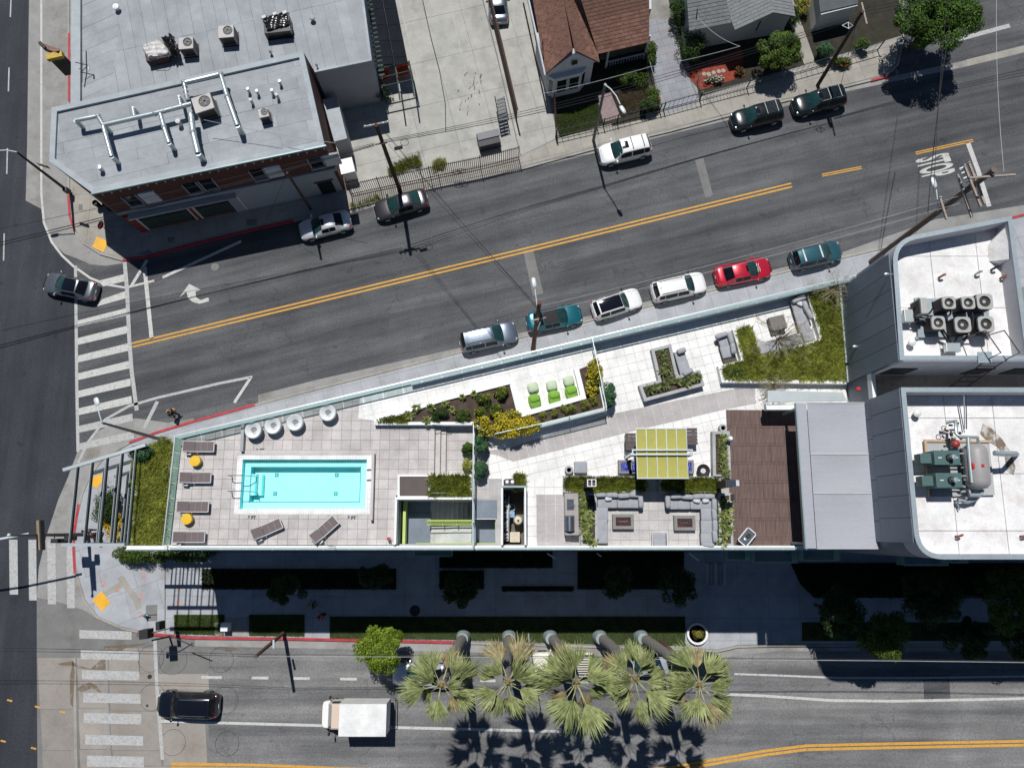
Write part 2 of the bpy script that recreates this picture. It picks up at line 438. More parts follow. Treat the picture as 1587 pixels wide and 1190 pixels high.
def rosette(c, r, n=18, h=0.4, wd=0.09, up=0.5):
    """agave or aloe: tapering blades arching out of one heart"""
    V = []; F = []; R = []
    for i in range(n):
        a = i*2.399+npr.uniform(-0.2, 0.2); t = (i+0.5)/n; ln = r*(0.55+0.5*t)*npr.uniform(0.85, 1.1); el = up*(1-t)+0.15
        dx, dy = math.cos(a), math.sin(a); px, py = -dy*wd, dx*wd; k = len(V)
        pts = []
        for s_, wf in ((0.04, 0.7), (0.35, 1.0), (0.7, 0.62), (1.0, 0.02)):
            rr = ln*s_; zz = c[2]+h*(math.sin(min(1.0, s_*1.1)*PI*0.55)*(el*1.5))
            V.append((c[0]+dx*rr+px*wf, c[1]+dy*rr+py*wf, zz+0.015)); V.append((c[0]+dx*rr, c[1]+dy*rr, zz-0.01)); V.append((c[0]+dx*rr-px*wf, c[1]+dy*rr-py*wf, zz+0.015))
        for j in range(3):
            F.append((k+j*3, k+j*3+3, k+j*3+4, k+j*3+1)); F.append((k+j*3+1, k+j*3+4, k+j*3+5, k+j*3+2))
        R += [npr.uniform(0, 1)]*12
    return np.array(V), np.array(F), np.array(R)
# ================================================================== GROUND, ROADS, PAVEMENTS
KB = 0.13
def ang(p, q, z=0): d = at(*q, z)-at(*p, z); return math.atan2(d.y, d.x)
DA = ang((205, 535), (1225, 287))                      # bearing of the slanting avenue
DD = ang((570, 605), (1110, 479), 14.6)                # bearing of the terrace along it
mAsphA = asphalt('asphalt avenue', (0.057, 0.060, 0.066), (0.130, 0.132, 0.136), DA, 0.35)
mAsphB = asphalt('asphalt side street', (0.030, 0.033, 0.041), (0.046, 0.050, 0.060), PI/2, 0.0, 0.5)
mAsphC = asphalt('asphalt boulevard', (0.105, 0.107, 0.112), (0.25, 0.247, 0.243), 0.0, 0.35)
mConc = concrete('pavement concrete', (0.36, 0.34, 0.30), amt=0.25)
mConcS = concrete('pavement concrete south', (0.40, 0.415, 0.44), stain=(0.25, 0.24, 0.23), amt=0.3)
mConcR = concrete('road concrete', (0.34, 0.31, 0.28), stain=(0.16, 0.12, 0.08), amt=0.6, rand=0.22, sscale=0.35)
mConcG = concrete('gutter concrete', (0.31, 0.305, 0.295), amt=0.6, sscale=0.4)
mConcD = concrete('gutter concrete dark', (0.20, 0.197, 0.19), stain=(0.09, 0.08, 0.07), amt=0.4)
mLot = concrete('lot concrete', (0.42, 0.415, 0.38), stain=(0.27, 0.27, 0.26), amt=0.75, rand=0.07, sscale=0.4)
mKerb = concrete('kerb concrete', (0.35, 0.335, 0.30), rand=0.0)
mRed = M('kerb red paint', (0.42, 0.035, 0.045), 0.7, var=0.25, scale=2.0)
mWhiteP = paintmat('road paint white', (0.54, 0.535, 0.51), (0.09, 0.09, 0.09), 0.45)
mWhiteP2 = paintmat('road paint white worn', (0.46, 0.46, 0.45), (0.22, 0.215, 0.21), 0.75)
mYel = paintmat('road paint yellow', (0.62, 0.33, 0.055), (0.13, 0.10, 0.07), 0.45)
mPad = M('tactile yellow', (0.80, 0.42, 0.02), 0.6, var=0.1)
mDirt = M('planting soil', (0.085, 0.06, 0.045), 0.95, var=0.35, scale=2.5, fine=0.2, bump=0.5)
mDark = M('dark void', (0.012, 0.012, 0.014), 0.7)

MB().quad((-400, -400, -0.03), (400, -400, -0.03), (400, 400, -0.03), (-400, 400, -0.03)).build('ground', mAsphA, kind='structure')
def sheet(name, px, z, mat, parent=None, **kw):
    P = atl(px, z); n = len(P)
    m = MB().add([(p.x, p.y, z) for p in P], [tuple(range(n))])
    if parent is None: kw['kind'] = 'structure'
    o = m.build(name, mat, parent, **kw)
    if o.data.polygons[0].normal.z < 0: o.data.flip_normals()
    return o
road = sheet('avenue_road', [(-200, 900), (-200, -300), (1900, -300), (1900, 700), (900, 700)], 0.0, mAsphA)
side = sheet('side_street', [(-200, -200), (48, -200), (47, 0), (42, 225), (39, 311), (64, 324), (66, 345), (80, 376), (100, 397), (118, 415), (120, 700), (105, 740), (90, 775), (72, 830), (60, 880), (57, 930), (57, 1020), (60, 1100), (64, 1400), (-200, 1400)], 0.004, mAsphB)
boul = sheet('boulevard_road', [(57, 905), (130, 905), (190, 965), (700, 985), (1900, 985), (1900, 1500), (60, 1500)], 0.002, mAsphC)
sheet('gutter', [(47, -150), (106, -150), (106, 300), (108, 335), (116, 360), (128, 376), (155, 392), (192, 402), (190, 408), (165, 412), (140, 410), (118, 400), (100, 394), (80, 374), (67, 345), (64, 324), (40, 311), (42, 225)], 0.006, mConcG)
sheet('gutter', [(120, 700), (145, 672), (175, 655), (210, 648), (260, 655), (300, 648), (300, 660), (240, 675), (200, 690), (160, 713), (138, 741), (126, 768), (118, 803), (113, 838), (115, 883), (130, 932), (150, 958), (130, 945), (100, 935), (57, 925), (60, 880), (72, 830), (90, 775), (105, 740)], 0.006, mConcG)
sheet('gutter', [(57, 930), (100, 936), (130, 946), (150, 958), (190, 977), (215, 982), (240, 986), (300, 991), (302, 1003), (230, 1004), (215, 1012), (57, 1020)], 0.008, mConcD)
sheet('gutter', [(302, 990), (470, 992), (690, 997), (1060, 1009), (1115, 1012), (1145, 1004), (1587, 1001), (1700, 1001), (1700, 1008), (1200, 1009), (1150, 1014), (1100, 1022), (800, 1012), (470, 1004), (302, 1001)], 0.008, mConcG)
sheet('gutter', [(400, 628), (500, 603), (570, 585), (717, 547), (800, 527), (900, 503), (1000, 478), (1100, 453), (1200, 429), (1310, 402), (1373, 387), (1650, 320), (1650, 308), (1450, 340), (1300, 393), (1100, 443), (900, 493), (717, 538), (493, 588), (400, 612)], 0.006, mConcG)
sheet('gutter', [(541, 326), (652, 296), (800, 266), (920, 233), (1035, 206), (1130, 181), (1210, 160), (1307, 137), (1400, 115), (1500, 93), (1700, 43), (1700, 55), (1500, 103), (1307, 143), (1130, 186), (920, 238), (652, 301), (541, 331)], 0.006, mConcG)
# broken concrete slabs where the boulevard meets the side street
cs = sheet('concrete_crossing', [(57, 1018), (245, 1002), (322, 1002), (320, 1050), (326, 1190), (340, 1500), (60, 1500)], 0.007, mConcD)
for x0, x1, y0, y1 in ((58, 113, 1019, 1098), (119, 162, 1019, 1097), (168, 214, 1004, 1042), (216, 240, 1004, 1042), (168, 240, 1043, 1101), (241, 322, 1044, 1068), (60, 114, 1099, 1162), (119, 166, 1098, 1160), (168, 246, 1102, 1162), (247, 319, 1069, 1120), (247, 315, 1121, 1186), (61, 115, 1163, 1400), (119, 168, 1161, 1400), (170, 312, 1187, 1400), (170, 245, 1163, 1186)):
    sk = (y0-1019)*0.03
    P = atl([(x0+sk, y0), (x1+sk, y0), (x1+sk+(y1-y0)*0.05, y1), (x0+sk+(y1-y0)*0.05, y1)], 0.012)
    MB().prism(P, 0.0, 0.012+rnd.uniform(0, 0.004), bottom=False).build('concrete_slab', mConcR, cs)
MB().strip(atl([(115, 1019), (118, 1190), (120, 1400)]), 0.22, 0.018).build('drain_channel', mConc, cs)
MB().strip(atl([(165, 1003), (168, 1190), (170, 1400)]), 0.2, 0.018).build('drain_channel', mConcG, cs)

mMud, nt, b = newmat('mud stain'); b.inputs['Base Color'].default_value = (0.19, 0.14, 0.085, 1); b.inputs['Roughness'].default_value = .9
t = nt.nodes.new('ShaderNodeBsdfTransparent'); mx = nt.nodes.new('ShaderNodeMixShader'); nt.links.new(ramp(nt, noise(nt, coords(nt), 1.7, 7, .7), [(.42, (.92,)*3), (.62, (.08,)*3)]), mx.inputs[0]); nt.links.new(t.outputs[0], mx.inputs[1]); nt.links.new(b.outputs[0], mx.inputs[2]); nt.links.new(mx.outputs[0], nt.nodes['Material Output'].inputs[0])
mPatch = concrete('old patch', (0.33, 0.31, 0.28), stain=(0.38, 0.38, 0.38), amt=0.9, rand=0, sscale=1.6)
for px in ([(160, 1001), (205, 998), (228, 996), (218, 1000), (196, 1003), (185, 1010), (178, 1017), (163, 1008)], [(88, 1028), (112, 1024), (120, 1030), (140, 1036), (163, 1016), (164, 1038), (140, 1037), (121, 1035), (112, 1031), (96, 1031)], [(118, 1068), (128, 1060), (140, 1057), (150, 1062), (158, 1074), (142, 1066), (126, 1072)], [(330, 1003), (360, 1002), (372, 1006), (352, 1010)], [(108, 1050), (113, 1022), (116, 1040), (113, 1096), (109, 1090)]):
    sheet('mud_stain', px, 0.0215, mMud)
mOr = M('orange survey paint', (0.75, 0.20, 0.09), 0.7)
for x, y in ((182, 914), (222, 892), (218, 925), (217, 953), (276, 912), (277, 935), (160, 905)):
    MB().strip(atl([(x-4, y-3), (x+1, y-6), (x+2, y), (x-3, y+3), (x+4, y+2)], KB+.012), 0.06, KB+.012).build('survey_mark', mOr, kind='structure')
MB().strip(atl([(186, 893), (197, 910), (212, 930), (216, 943)], KB+.01), .5, KB+.01).build('pavement_patch', mPatch, kind='structure'); MB().strip(atl([(160, 922), (190, 904)], KB+.0105), .45, KB+.0105).build('pavement_patch', mPatch, kind='structure')
# -------- blocks: kerbs and paving slabs
K_N = [(106, -150), (106, 300), (108, 335), (116, 360), (130, 377), (155, 393), (190, 403), (230, 397), (300, 378), (400, 354), (541, 323), (652, 295), (800, 264), (920, 231), (1035, 204), (1130, 179), (1210, 158), (1307, 135), (1372, 119), (1392, 100), (1400, 60), (1400, -150)]
K_S = [(1750, 292), (1587, 333), (1373, 383), (1310, 398), (1200, 425), (1100, 450), (1000, 475), (900, 500), (800, 524), (717, 544), (570, 582), (500, 600), (400, 626), (300, 653), (240, 671), (200, 686), (160, 709), (139, 737), (127, 765), (119, 800), (114, 835), (116, 880), (130, 930), (150, 956), (190, 974), (215, 979), (240, 983), (300, 988), (470, 990), (690, 995), (1060, 1006), (1112, 1009), (1142, 1002), (1200, 1000), (1587, 999), (1750, 999)]
nb = MB().prism(atl(K_N, KB), -0.02, KB-0.02).build('north_block_ground', mConcG, kind='structure')
sb = MB().prism(atl(K_S, KB), -0.02, KB-0.02).build('south_block_ground', mConcG, kind='structure')
MB().rail(atl(K_N, KB), 0.16, 0, KB+0.012).build('kerb', mKerb, kind='structure')
MB().rail(atl(K_S, KB), 0.16, 0, KB+0.012).build('kerb', mKerb, kind='structure')
for pts in ([(107, 52), (107, 158)], [(106, 302), (108, 335), (116, 358)], [(190, 403), (230, 397), (300, 378), (400, 354), (455, 342)], [(1350, 125), (1380, 117)],
            [(395, 627), (300, 653), (240, 671), (200, 686)], [(122, 781), (116, 818), (114, 850), (116, 888)], [(213, 979), (240, 983), (300, 988), (470, 990), (705, 995)], [(1562, 339), (1600, 330)]):
    MB().rail(atl(pts, KB), 0.2, 0.0, KB+0.022).build('red_kerb', mRed, kind='structure')
sw_n = sheet('north_sidewalk', [(108, -140), (140, -140), (140, 250), (190, 350), (560, 300), (805, 240), (900, 205), (1090, 155), (1290, 95), (1398, 60), (1390, 100), (1370, 117), (1307, 133), (1130, 177), (920, 229), (652, 293), (400, 352), (230, 395), (155, 391), (116, 358), (108, 300)], KB-0.006, mConcD)
pave('paving_slab', mConc, sw_n, atl([(109, -140), (150, -140), (150, 255), (235, 385), (190, 401), (158, 391), (131, 375), (118, 358), (110, 333), (109, 300)], KB), (1.5, 1.6), PI/2, KB-0.03, KB+0.004, 0.025)
pave('paving_slab', mConc, sw_n, atl([(190, 330), (540, 300), (545, 303), (805, 243), (865, 215), (900, 205), (1085, 152), (1290, 93), (1396, 60), (1388, 98), (1369, 116), (1307, 132), (1210, 155), (1130, 176), (1035, 201), (920, 228), (800, 261), (652, 292), (541, 320), (400, 351), (300, 375), (236, 392)], KB), (1.55, 1.35), DA, KB-0.03, KB+0.004, 0.025)
sw_s = sheet('south_sidewalk', [(1700, 306), (1373, 385), (570, 584), (300, 655), (200, 688), (160, 711), (127, 767), (115, 835), (130, 928), (190, 972), (300, 986), (1060, 1004), (1200, 998), (1700, 997), (1700, 830), (280, 830), (280, 700), (600, 620), (1700, 380)], KB-0.006, mConcD)
pave('paving_slab', mConcS, sw_s, atl([(1700, 308), (1587, 336), (1373, 386), (1200, 428), (1000, 478), (900, 503), (800, 527), (717, 547), (570, 585), (500, 603), (400, 629), (330, 648), (330, 720), (1700, 420)], KB), (1.6, 1.7), DA, KB-0.03, KB+0.004, 0.02)
pave('paving_slab', mConcS, sw_s, atl([(330, 648), (300, 656), (240, 674), (201, 689), (162, 711), (141, 739), (129, 766), (121, 800), (116, 835), (118, 879), (132, 928), (152, 954), (190, 971), (215, 976), (255, 982), (255, 850), (330, 850)], KB), (2.6, 2.2), 0.35, KB-0.03, KB+0.004, 0.02, offset=0.4)
pave('paving_slab', mConcS, sw_s, atl([(257, 855), (1700, 855), (1700, 997), (1200, 997), (1142, 999), (1112, 1006), (1060, 1003), (690, 992), (300, 985), (257, 982)], KB), (2.4, 1.7), 0.0, KB-0.03, KB+0.004, 0.02)

# -------- painted markings
def line(name, px, wd, mat=mWhiteP, z=0.020, parent=road): return MB().strip(atl(px, z), wd, z).build(name, mat, parent)
def qd(name, px, mat=mWhiteP, z=0.016, parent=road): return sheet(name, px, z, mat, parent)
for y0, y1, x in ((-60, -20, 18), (0, 27, 16.5), (105, 142, 13.5), (230, 270, 11), (362, 404, 6), (500, 540, -2)): line('lane_dash', [(x+.5, y0), (x-.5, y1)], 0.12, mWhiteP2, 0.02, side)
for x, y in ((15, 1085), (58, 1095), (5, 1148), (52, 1159), (97, 1103)): line('lane_marker', [(x-4, y-1), (x+4, y+1)], 0.13, mYel, 0.03, side)
line('crosswalk_edge_line', [(117, 412), (118, 500), (119, 600), (121, 700)], 0.26, mWhiteP2)
line('crosswalk_edge_line', [(193, 405), (197, 450), (200, 520), (204, 575), (212, 636)], 0.33, mWhiteP2)
for i in range(-1, 8):
    yl = 497+27.4*i-0.2*i; k = i*1.0
    a = (119.5+k*0.3, yl); b = (195.5+k*1.6, yl-19.5); c = (196.5+k*1.6, yl-8); d = (119.5+k*0.3, yl+10.5)
    if i == -1: a = (152, 442-6.5); b = (192, 425); c = (193, 436); d = (160, 444)
    qd('crosswalk_stripe', [a, b, c, d], mWhiteP if i < 6 else mWhiteP2)
qd('crosswalk_stripe', [(158, 464), (195, 451), (196, 462), (150, 475)])
line('stop_line', [(224, 414), (235, 525)], 0.34)
line('edge_line', [(64, -100), (64, 300), (68, 345), (80, 375), (96, 396), (113, 412), (140, 431), (165, 441), (195, 446), (239, 435)], 0.19, z=0.012)
line('bay_line', [(228, 403), (203, 444)], 0.26)
line('bay_line', [(252, 430), (374, 374)], 0.24)
line('edge_line', [(391, 584), (340, 594), (245, 616), (200, 629), (163, 650), (138, 683), (121, 717)], 0.22, mWhiteP2)
line('bay_line', [(388, 586), (363, 624)], 0.24)
line('bay_line', [(244, 622), (223, 664)], 0.3, mWhiteP2)
for o_ in (-0.16, 0.16):
    for pts in ([(205, 535), (420, 483), (835, 383), (1227, 287)], [(1419, 238), (1508, 218)], [(1274, 272), (1335, 260)]):
        P = atl(pts); d = (P[-1]-P[0]).normalized(); n = Vector((-d.y, d.x, 0))*(o_ if len(pts) > 3 else o_*0.55)
        MB().strip([p+n for p in P], 0.15 if len(pts) > 3 else 0.1, 0.02).build('centre_line', mYel, road)
line('stop_line', [(1500, 221), (1516, 265), (1533, 320)], 0.42)
qd('road_patch', [(1077, 248), (1090, 245), (1105, 303), (1093, 307)], mConcD, 0.01)
qd('road_patch', [(811, 389), (826, 386), (842, 455), (826, 459)], mConcD, 0.01)
qd('road_patch', [(1497, 93), (1700, 43), (1700, 52), (1500, 103)], mConc, 0.014)
line('crosswalk_edge_line', [(1480, 63), (1565, 40)], 0.4, mWhiteP2)
# turn arrow
A = atl([(293, 440), (311, 449), (303, 452), (304, 461), (311, 465), (323, 461), (324, 467), (309, 471), (298, 468), (291, 461), (289, 452), (278, 461)], 0.02)
MB().add([tuple(p) for p in A], [(0, 1, 2), (0, 2, 10), (0, 10, 11), (2, 3, 9, 10), (3, 4, 8, 9), (4, 5, 7, 8), (5, 6, 7)]).build('turn_arrow', mWhiteP, road)
def text_obj(body, name, size, loc, rot, mat, parent, sx=1.0, sy=1.0, align='CENTER', bold=0.0):
    cu = bpy.data.curves.new(name, 'FONT'); cu.body = body; cu.size = size; cu.align_x = align; cu.align_y = 'CENTER'; cu.offset = bold
    o = bpy.data.objects.new(name, cu); C.objects.link(o)
    me = bpy.data.meshes.new_from_object(o.evaluated_get(bpy.context.evaluated_depsgraph_get()))
    bpy.data.objects.remove(o); me.name = name
    off = OFF.get(parent, Vector()) if parent else Vector()
    mt = Matrix.Translation(Vector(loc)-off) @ (rot.to_matrix().to_4x4() if isinstance(rot, Quaternion) else Matrix.Rotation(rot, 4, 'Z')) @ Matrix.Diagonal((sx, sy, 1, 1))
    me.transform(mt); me.materials.clear(); me.materials.append(mat)
    t = bpy.data.objects.new(name, me); C.objects.link(t)
    if parent: t.parent = parent
    OFF[t] = off; return t
text_obj('STOP', 'stop_lettering', 1.0, at(1447, 258, 0.02), DA-PI/2, mWhiteP, road, 0.82, 4.1, bold=0.03)
# boulevard side
for x0, x1, y1 in ((14, 27, 921), (44, 56, 930), (73, 86, 936), (103, 115, 942)):
    qd('crosswalk_stripe', [(x0, 836), (x1, 836), (x1+1, y1), (x0+1, y1)], mWhiteP2, parent=side)
for y0, y1, x0, x1 in ((976, 989, 123, 204), (1007, 1021, 125, 215), (1038, 1052, 127, 216), (1073, 1088, 129, 218), (1104, 1120, 130, 219), (1138, 1153, 132, 222), (1170, 1187, 135, 223)):
    qd('crosswalk_stripe', [(x0, y0), (x1, y0+2), (x1, y1+2), (x0, y1)], mWhiteP2, 0.026, boul)
line('stop_line', [(240, 990), (243, 1060), (252, 1177)], 0.28, mWhiteP2, 0.026, boul)
for a, b in ((312, 344), (390, 416), (455, 480), (527, 553), (600, 625), (672, 697), (744, 768), (816, 840), (888, 912)):
    line('lane_dash', [(a, 1049+(a-312)*0.012), (b, 1049+(b-312)*0.012)], 0.2, mWhiteP, 0.024, boul)
line('lane_line', [(245, 1117), (580, 1126), (870, 1133)], 0.2, mWhiteP, 0.024, boul)
line('lane_line', [(1138, 1044), (1200, 1046), (1300, 1050), (1430, 1050), (1700, 1046)], 0.14, mWhiteP, 0.024, boul)
line('lane_line', [(1120, 1075), (1187, 1078), (1290, 1085), (1390, 1086), (1587, 1082), (1700, 1080)], 0.2, mWhiteP, 0.024, boul)
for o_ in (-0.14, 0.14):
    P = atl([(265, 1186), (400, 1188), (520, 1193), (700, 1199), (900, 1202), (1030, 1193), (1100, 1181), (1187, 1166), (1250, 1158), (1330, 1156), (1587, 1151), (1750, 1148)], 0.024)
    MB().strip([p+Vector((0, o_, 0)) for p in P], 0.2, 0.024).build('centre_line', mYel, boul)
qd('road_patch', [(1431, 1045), (1471, 1045), (1473, 1082), (1432, 1083)], mAsphA, 0.01, boul)
qd('road_patch', [(322, 1002), (560, 1006), (560, 1048), (322, 1046)], mAsphC, 0.006, boul)
for x, y, r in ((268, 1022, 22), (343, 1022, 19), (236, 1080, 20), (349, 1085, 20), (268, 1150, 19), (352, 1152, 18), (234, 1020, 20)):
    c = at(x, y, 0.021); q = MB(); q.lathe_closed(c, [(r/20-0.012, 0.021), (r/20+0.012, 0.021), (r/20, 0.022)], 40); q.build('detector_loop_cut', mAsphB, boul)
for px in ([(150, 367), (168, 374), (160, 391), (143, 383)], [(139, 749), (147, 737), (168, 733), (150, 757)], [(143, 930), (157, 916), (171, 933), (158, 947)]):
    pad = MB().prism(atl(px, KB+0.02), KB-0.01, KB+0.016).build('tactile_pad', mPad, kind='structure')
    cx = sum((p for p in atl(px, KB+0.02)), Vector())/4; q = MB(); P = atl(px, KB+0.02)
    for i in range(1, 8):
        for j in range(1, 8):
            p = (P[0]*(1-i/8)+P[1]*i/8)*(1-j/8)+(P[3]*(1-i/8)+P[2]*i/8)*j/8; q.box(p, (0.05, 0.05), KB+0.01, KB+0.024, 0.5)
    q.build('dome', mPad, pad, kind='stuff')
def cover(px, py, r, mat, name='manhole_cover', z=0.02): MB().lathe(at(px, py, z), [(r, z-0.01), (r, z), (r*0.9, z+0.004), (0.001, z+0.004)], 20).build(name, mat, kind='structure')
mIron = M('cast iron', (0.05, 0.045, 0.04), 0.6, 0.6)
cover(59, 629, 0.38, mAsphB); cover(643, 946, 0.42, mIron, z=KB+0.02); cover(232, 1048, 0.18, mIron); cover(333, 414, 0.35, mConcD); cover(228, 1093, 0.1, mIron)
for x, y, sx, sy in ((265, 372, 0.6, 0.5), (390, 345, 0.9, 0.6), (235, 945, 0.9, 0.8), (236, 957, 0.8, 0.5), (125, 321, 0.35, 0.55), (1066, 163, 0.5, 0.15)):
    MB().box(at(x, y, KB), (sx, sy), KB, KB+0.012, 0.05).build('utility_hatch', mConcD, kind='structure')
# lots of the north block
lot = sheet('parking_lot', [(610, -140), (745, -140), (800, 212), (806, 243), (545, 303), (520, 235), (470, 130)], KB-0.003, mConcD)
pave('concrete_slab', mLot, lot, atl([(560, -140), (742, -140), (747, 0), (770, 90), (797, 205), (806, 242), (548, 302), (520, 235), (480, 100)], KB), (3.3, 4.2), DA, KB-0.03, KB+0.008, 0.03)
dw = sheet('driveway', [(743, -140), (815, -140), (870, 190), (868, 215), (808, 242), (799, 205), (772, 90), (749, 0)], KB-0.002, mConcD)
pave('concrete_slab', mLot, dw, atl([(744, -140), (800, -140), (812, -20), (858, 185), (866, 213), (808, 241), (799, 205), (772, 90), (749, 0)], KB), (3.4, 4.6), DA, KB-0.03, KB+0.008, 0.03)
mStamp = concrete('stamped driveway', (0.30, 0.31, 0.34), stain=(0.33, 0.22, 0.19), amt=0.55, rand=0.1, sscale=0.5)
dv = sheet('driveway', [(1000, 40), (1036, 36), (1088, 165), (1035, 182), (1008, 100)], KB+0.002, mConcD)
pave('paving_stone', mStamp, dv, atl([(1003, 30), (1036, 30), (1055, 90), (1083, 160), (1030, 178), (1012, 110)], KB), (0.75, 0.75), DA, KB-0.02, KB+0.014, 0.02)
mGard = M('garden soil', (0.035, 0.032, 0.02), 0.95, var=0.35, scale=1.5, fine=0.2)
for pts, w_, mt in (([(653, -60), (655, 0), (668, 60), (681, 110), (690, 160), (691, 205)], 0.07, mAsphB), ([(618, -60), (619, 0), (634, 65), (649, 129)], 0.1, mWhiteP2), ([(697, -60), (697, 0), (712, 70), (724, 120)], 0.06, mWhiteP2), ([(560, 203), (600, 192), (645, 181)], 0.09, mWhiteP2)):
    MB().strip(atl(pts, KB+0.016), w_, KB+0.016).build('lot_line', mt, lot)
for k in range(46):
    x, y = 722+rnd.gauss(0, 8)+k*.35, 172-k*1.4+rnd.gauss(0, 3); p = at(x, y, KB+.018); MB().box(p, (rnd.uniform(.05, .14), rnd.uniform(.15, .5)), KB+.008, KB+.018, rnd.uniform(-.6, .2)).build('oil_fleck', mConcD, lot) if k % 2 else None
sheet('garden_soil', [(855, 60), (1010, 60), (1012, 110), (1022, 180), (870, 216), (860, 190)], KB+0.004, mGard)
sheet('garden_soil', [(1036, 0), (1390, -40), (1398, 55), (1085, 150)], KB+0.003, mGard)
sheet('garden_soil', [(1060, 110), (1150, 75), (1155, 118), (1085, 140)], KB+0.008, M('red mulch', (0.30, 0.055, 0.03), 0.95, var=0.3, scale=4, fine=0.25, bump=0.8))
MB().prism(atl([(925, 150), (946, 143), (962, 182), (935, 190)], KB), 0, KB+0.02).build('garden_path', M('brick path', (0.26, 0.19, 0.19), 0.85, var=0.2, scale=3), kind='structure')
sheet('garden_path', [(1205, -20), (1222, -20), (1265, 100), (1248, 105)], KB+0.012, mConc)
stone = []
for i, (x, y) in enumerate(((1091, 115), (1098, 115), (1106, 113), (1114, 111), (1121, 110))):
    o = MB().lathe(at(x, y, KB+0.02), [(0.2, KB), (0.2, KB+0.04), (0.001, KB+0.045)], 14).build('stepping_stone', mConc, kind='structure')
# ================================================================== APARTMENT BUILDING WITH THE ROOF TERRACE
D = 13.0; DP = 13.45; GT = 14.6; TT = 20.5; TR = 19.3
mStucco = M('pale stucco', (0.62, 0.62, 0.60), 0.9, var=0.06, scale=0.6)
mWhiteC = M('white coping', (0.80, 0.81, 0.80), 0.6, var=0.05, scale=1.2, fine=0.05)
mPaveA = concrete('grey marble paver', (0.56, 0.525, 0.505), stain=(0.70, 0.67, 0.65), amt=0.55, rand=0.16, sscale=1.1)
mPaveB = concrete('white paver', (0.84, 0.83, 0.81), stain=(0.66, 0.64, 0.62), amt=0.35, rand=0.05, sscale=1.3)
mPaveC = concrete('taupe paver', (0.46, 0.43, 0.425), stain=(0.42, 0.39, 0.38), amt=0.3, rand=0.07, sscale=1.3)
mPaveL = concrete('lounge paver', (0.55, 0.525, 0.51), stain=(0.45, 0.43, 0.42), amt=0.3, rand=0.10, sscale=1.3)
mJoint = M('joint grey', (0.22, 0.21, 0.205), 0.9)
mJointW = M('joint pale', (0.42, 0.41, 0.40), 0.9)
mGlassR = glassmat('balustrade glass', (0.93, 0.985, 0.98), 0.02)
mGlassG = glassmat('green balustrade glass', (0.74, 0.90, 0.82), 0.03)
mRailM = M('pale rail metal', (0.62, 0.68, 0.68), 0.35, 0.6, var=0.05)
mTeal = M('teal grey metal', (0.26, 0.36, 0.37), 0.45, 0.2, var=0.1)
mGreyM = M('grey parapet metal', (0.36, 0.42, 0.45), 0.45, 0.3, var=0.08, scale=0.6)
mClad = M('slate cladding', (0.15, 0.185, 0.235), 0.5, var=0.12, scale=0.4, fine=0.05, rand=0.14)
mRoofW = concrete('white roof membrane', (0.80, 0.79, 0.78), stain=(0.56, 0.50, 0.46), amt=0.7, rand=0.05, sscale=0.9)
mConP = concrete('planter concrete', (0.42, 0.43, 0.43), stain=(0.3, 0.3, 0.3), amt=0.3, rand=0.05, sscale=1.5)
mLime = M('lime paint', (0.48, 0.62, 0.16), 0.55, var=0.08)
mSlate = concrete('slate blue deck coating', (0.20, 0.235, 0.28), stain=(0.15, 0.17, 0.2), amt=0.3, rand=0.0)
mStep = concrete('stair concrete', (0.58, 0.60, 0.57), rand=0.08)
mWin = M('dark window glass', (0.02, 0.03, 0.035), 0.08, 0.0, var=0.2)
mBrownT = panelmat('brown ribbed deck tile', (0.165, 0.105, 0.09), (0.085, 1.2), DD*0, 0.018, 0.45, 0.0, 0.75, 0.16)
NTOP = [(268, 676), (400, 647), (586, 600), (790, 554), (920, 520), (1110, 479), (1330, 426)]
NL = [Vector((p.x, p.y)) for p in atl(NTOP, GT)]
# straighten the north edge to one line
n0, n1 = NL[0], NL[-1]
def nl(px, z=D):
    """point of the north edge abreast of a photo column"""
    lo, hi = -0.2, 1.3
    for _ in range(40):
        t = (lo+hi)/2; p = n0+(n1-n0)*t
        d = p.y*ST-(z-CAMH)*CT; x = 793.5+FPX*p.x/d
        if x < px: lo = t
        else: hi = t
    return n0+(n1-n0)*t
SY = at(700, 848.5, 13.9).y                     # south face
WX = at(204, 847, D).x
bl = thing('apartment_building', 'long wedge shaped apartment block with a swimming pool and tiled terrace on its roof', 'building', (at(700, 760, 0).x, at(700, 760, 0).y, 0))
WTOP = n0+(n1-n0)*(-0.045)
EXD = at(1309, 600, D).x
foot = [(WX, SY), (WTOP.x, WTOP.y), (n0.x, n0.y), (nl(1330).x, nl(1330).y), (EXD+6, nl(1330).y+1.2), (EXD+6, SY)]
def rectpx(x0, y0, x1, y1, z=D):
    a = at(x0, y0, z); b = at(x1, y1, z); c = at(x0, y1, z); d = at(x1, y0, z)
    return ((a.x+c.x)/2, (b.y), (d.x+b.x)/2, a.y)      # xmin, ymin, xmax, ymax
STW = rectpx(618, 776, 768, 843); MEC = rectpx(780, 757, 812, 844); POOL = rectpx(374, 712, 567.5, 788.5, DP)
holes = [STW, MEC, POOL]
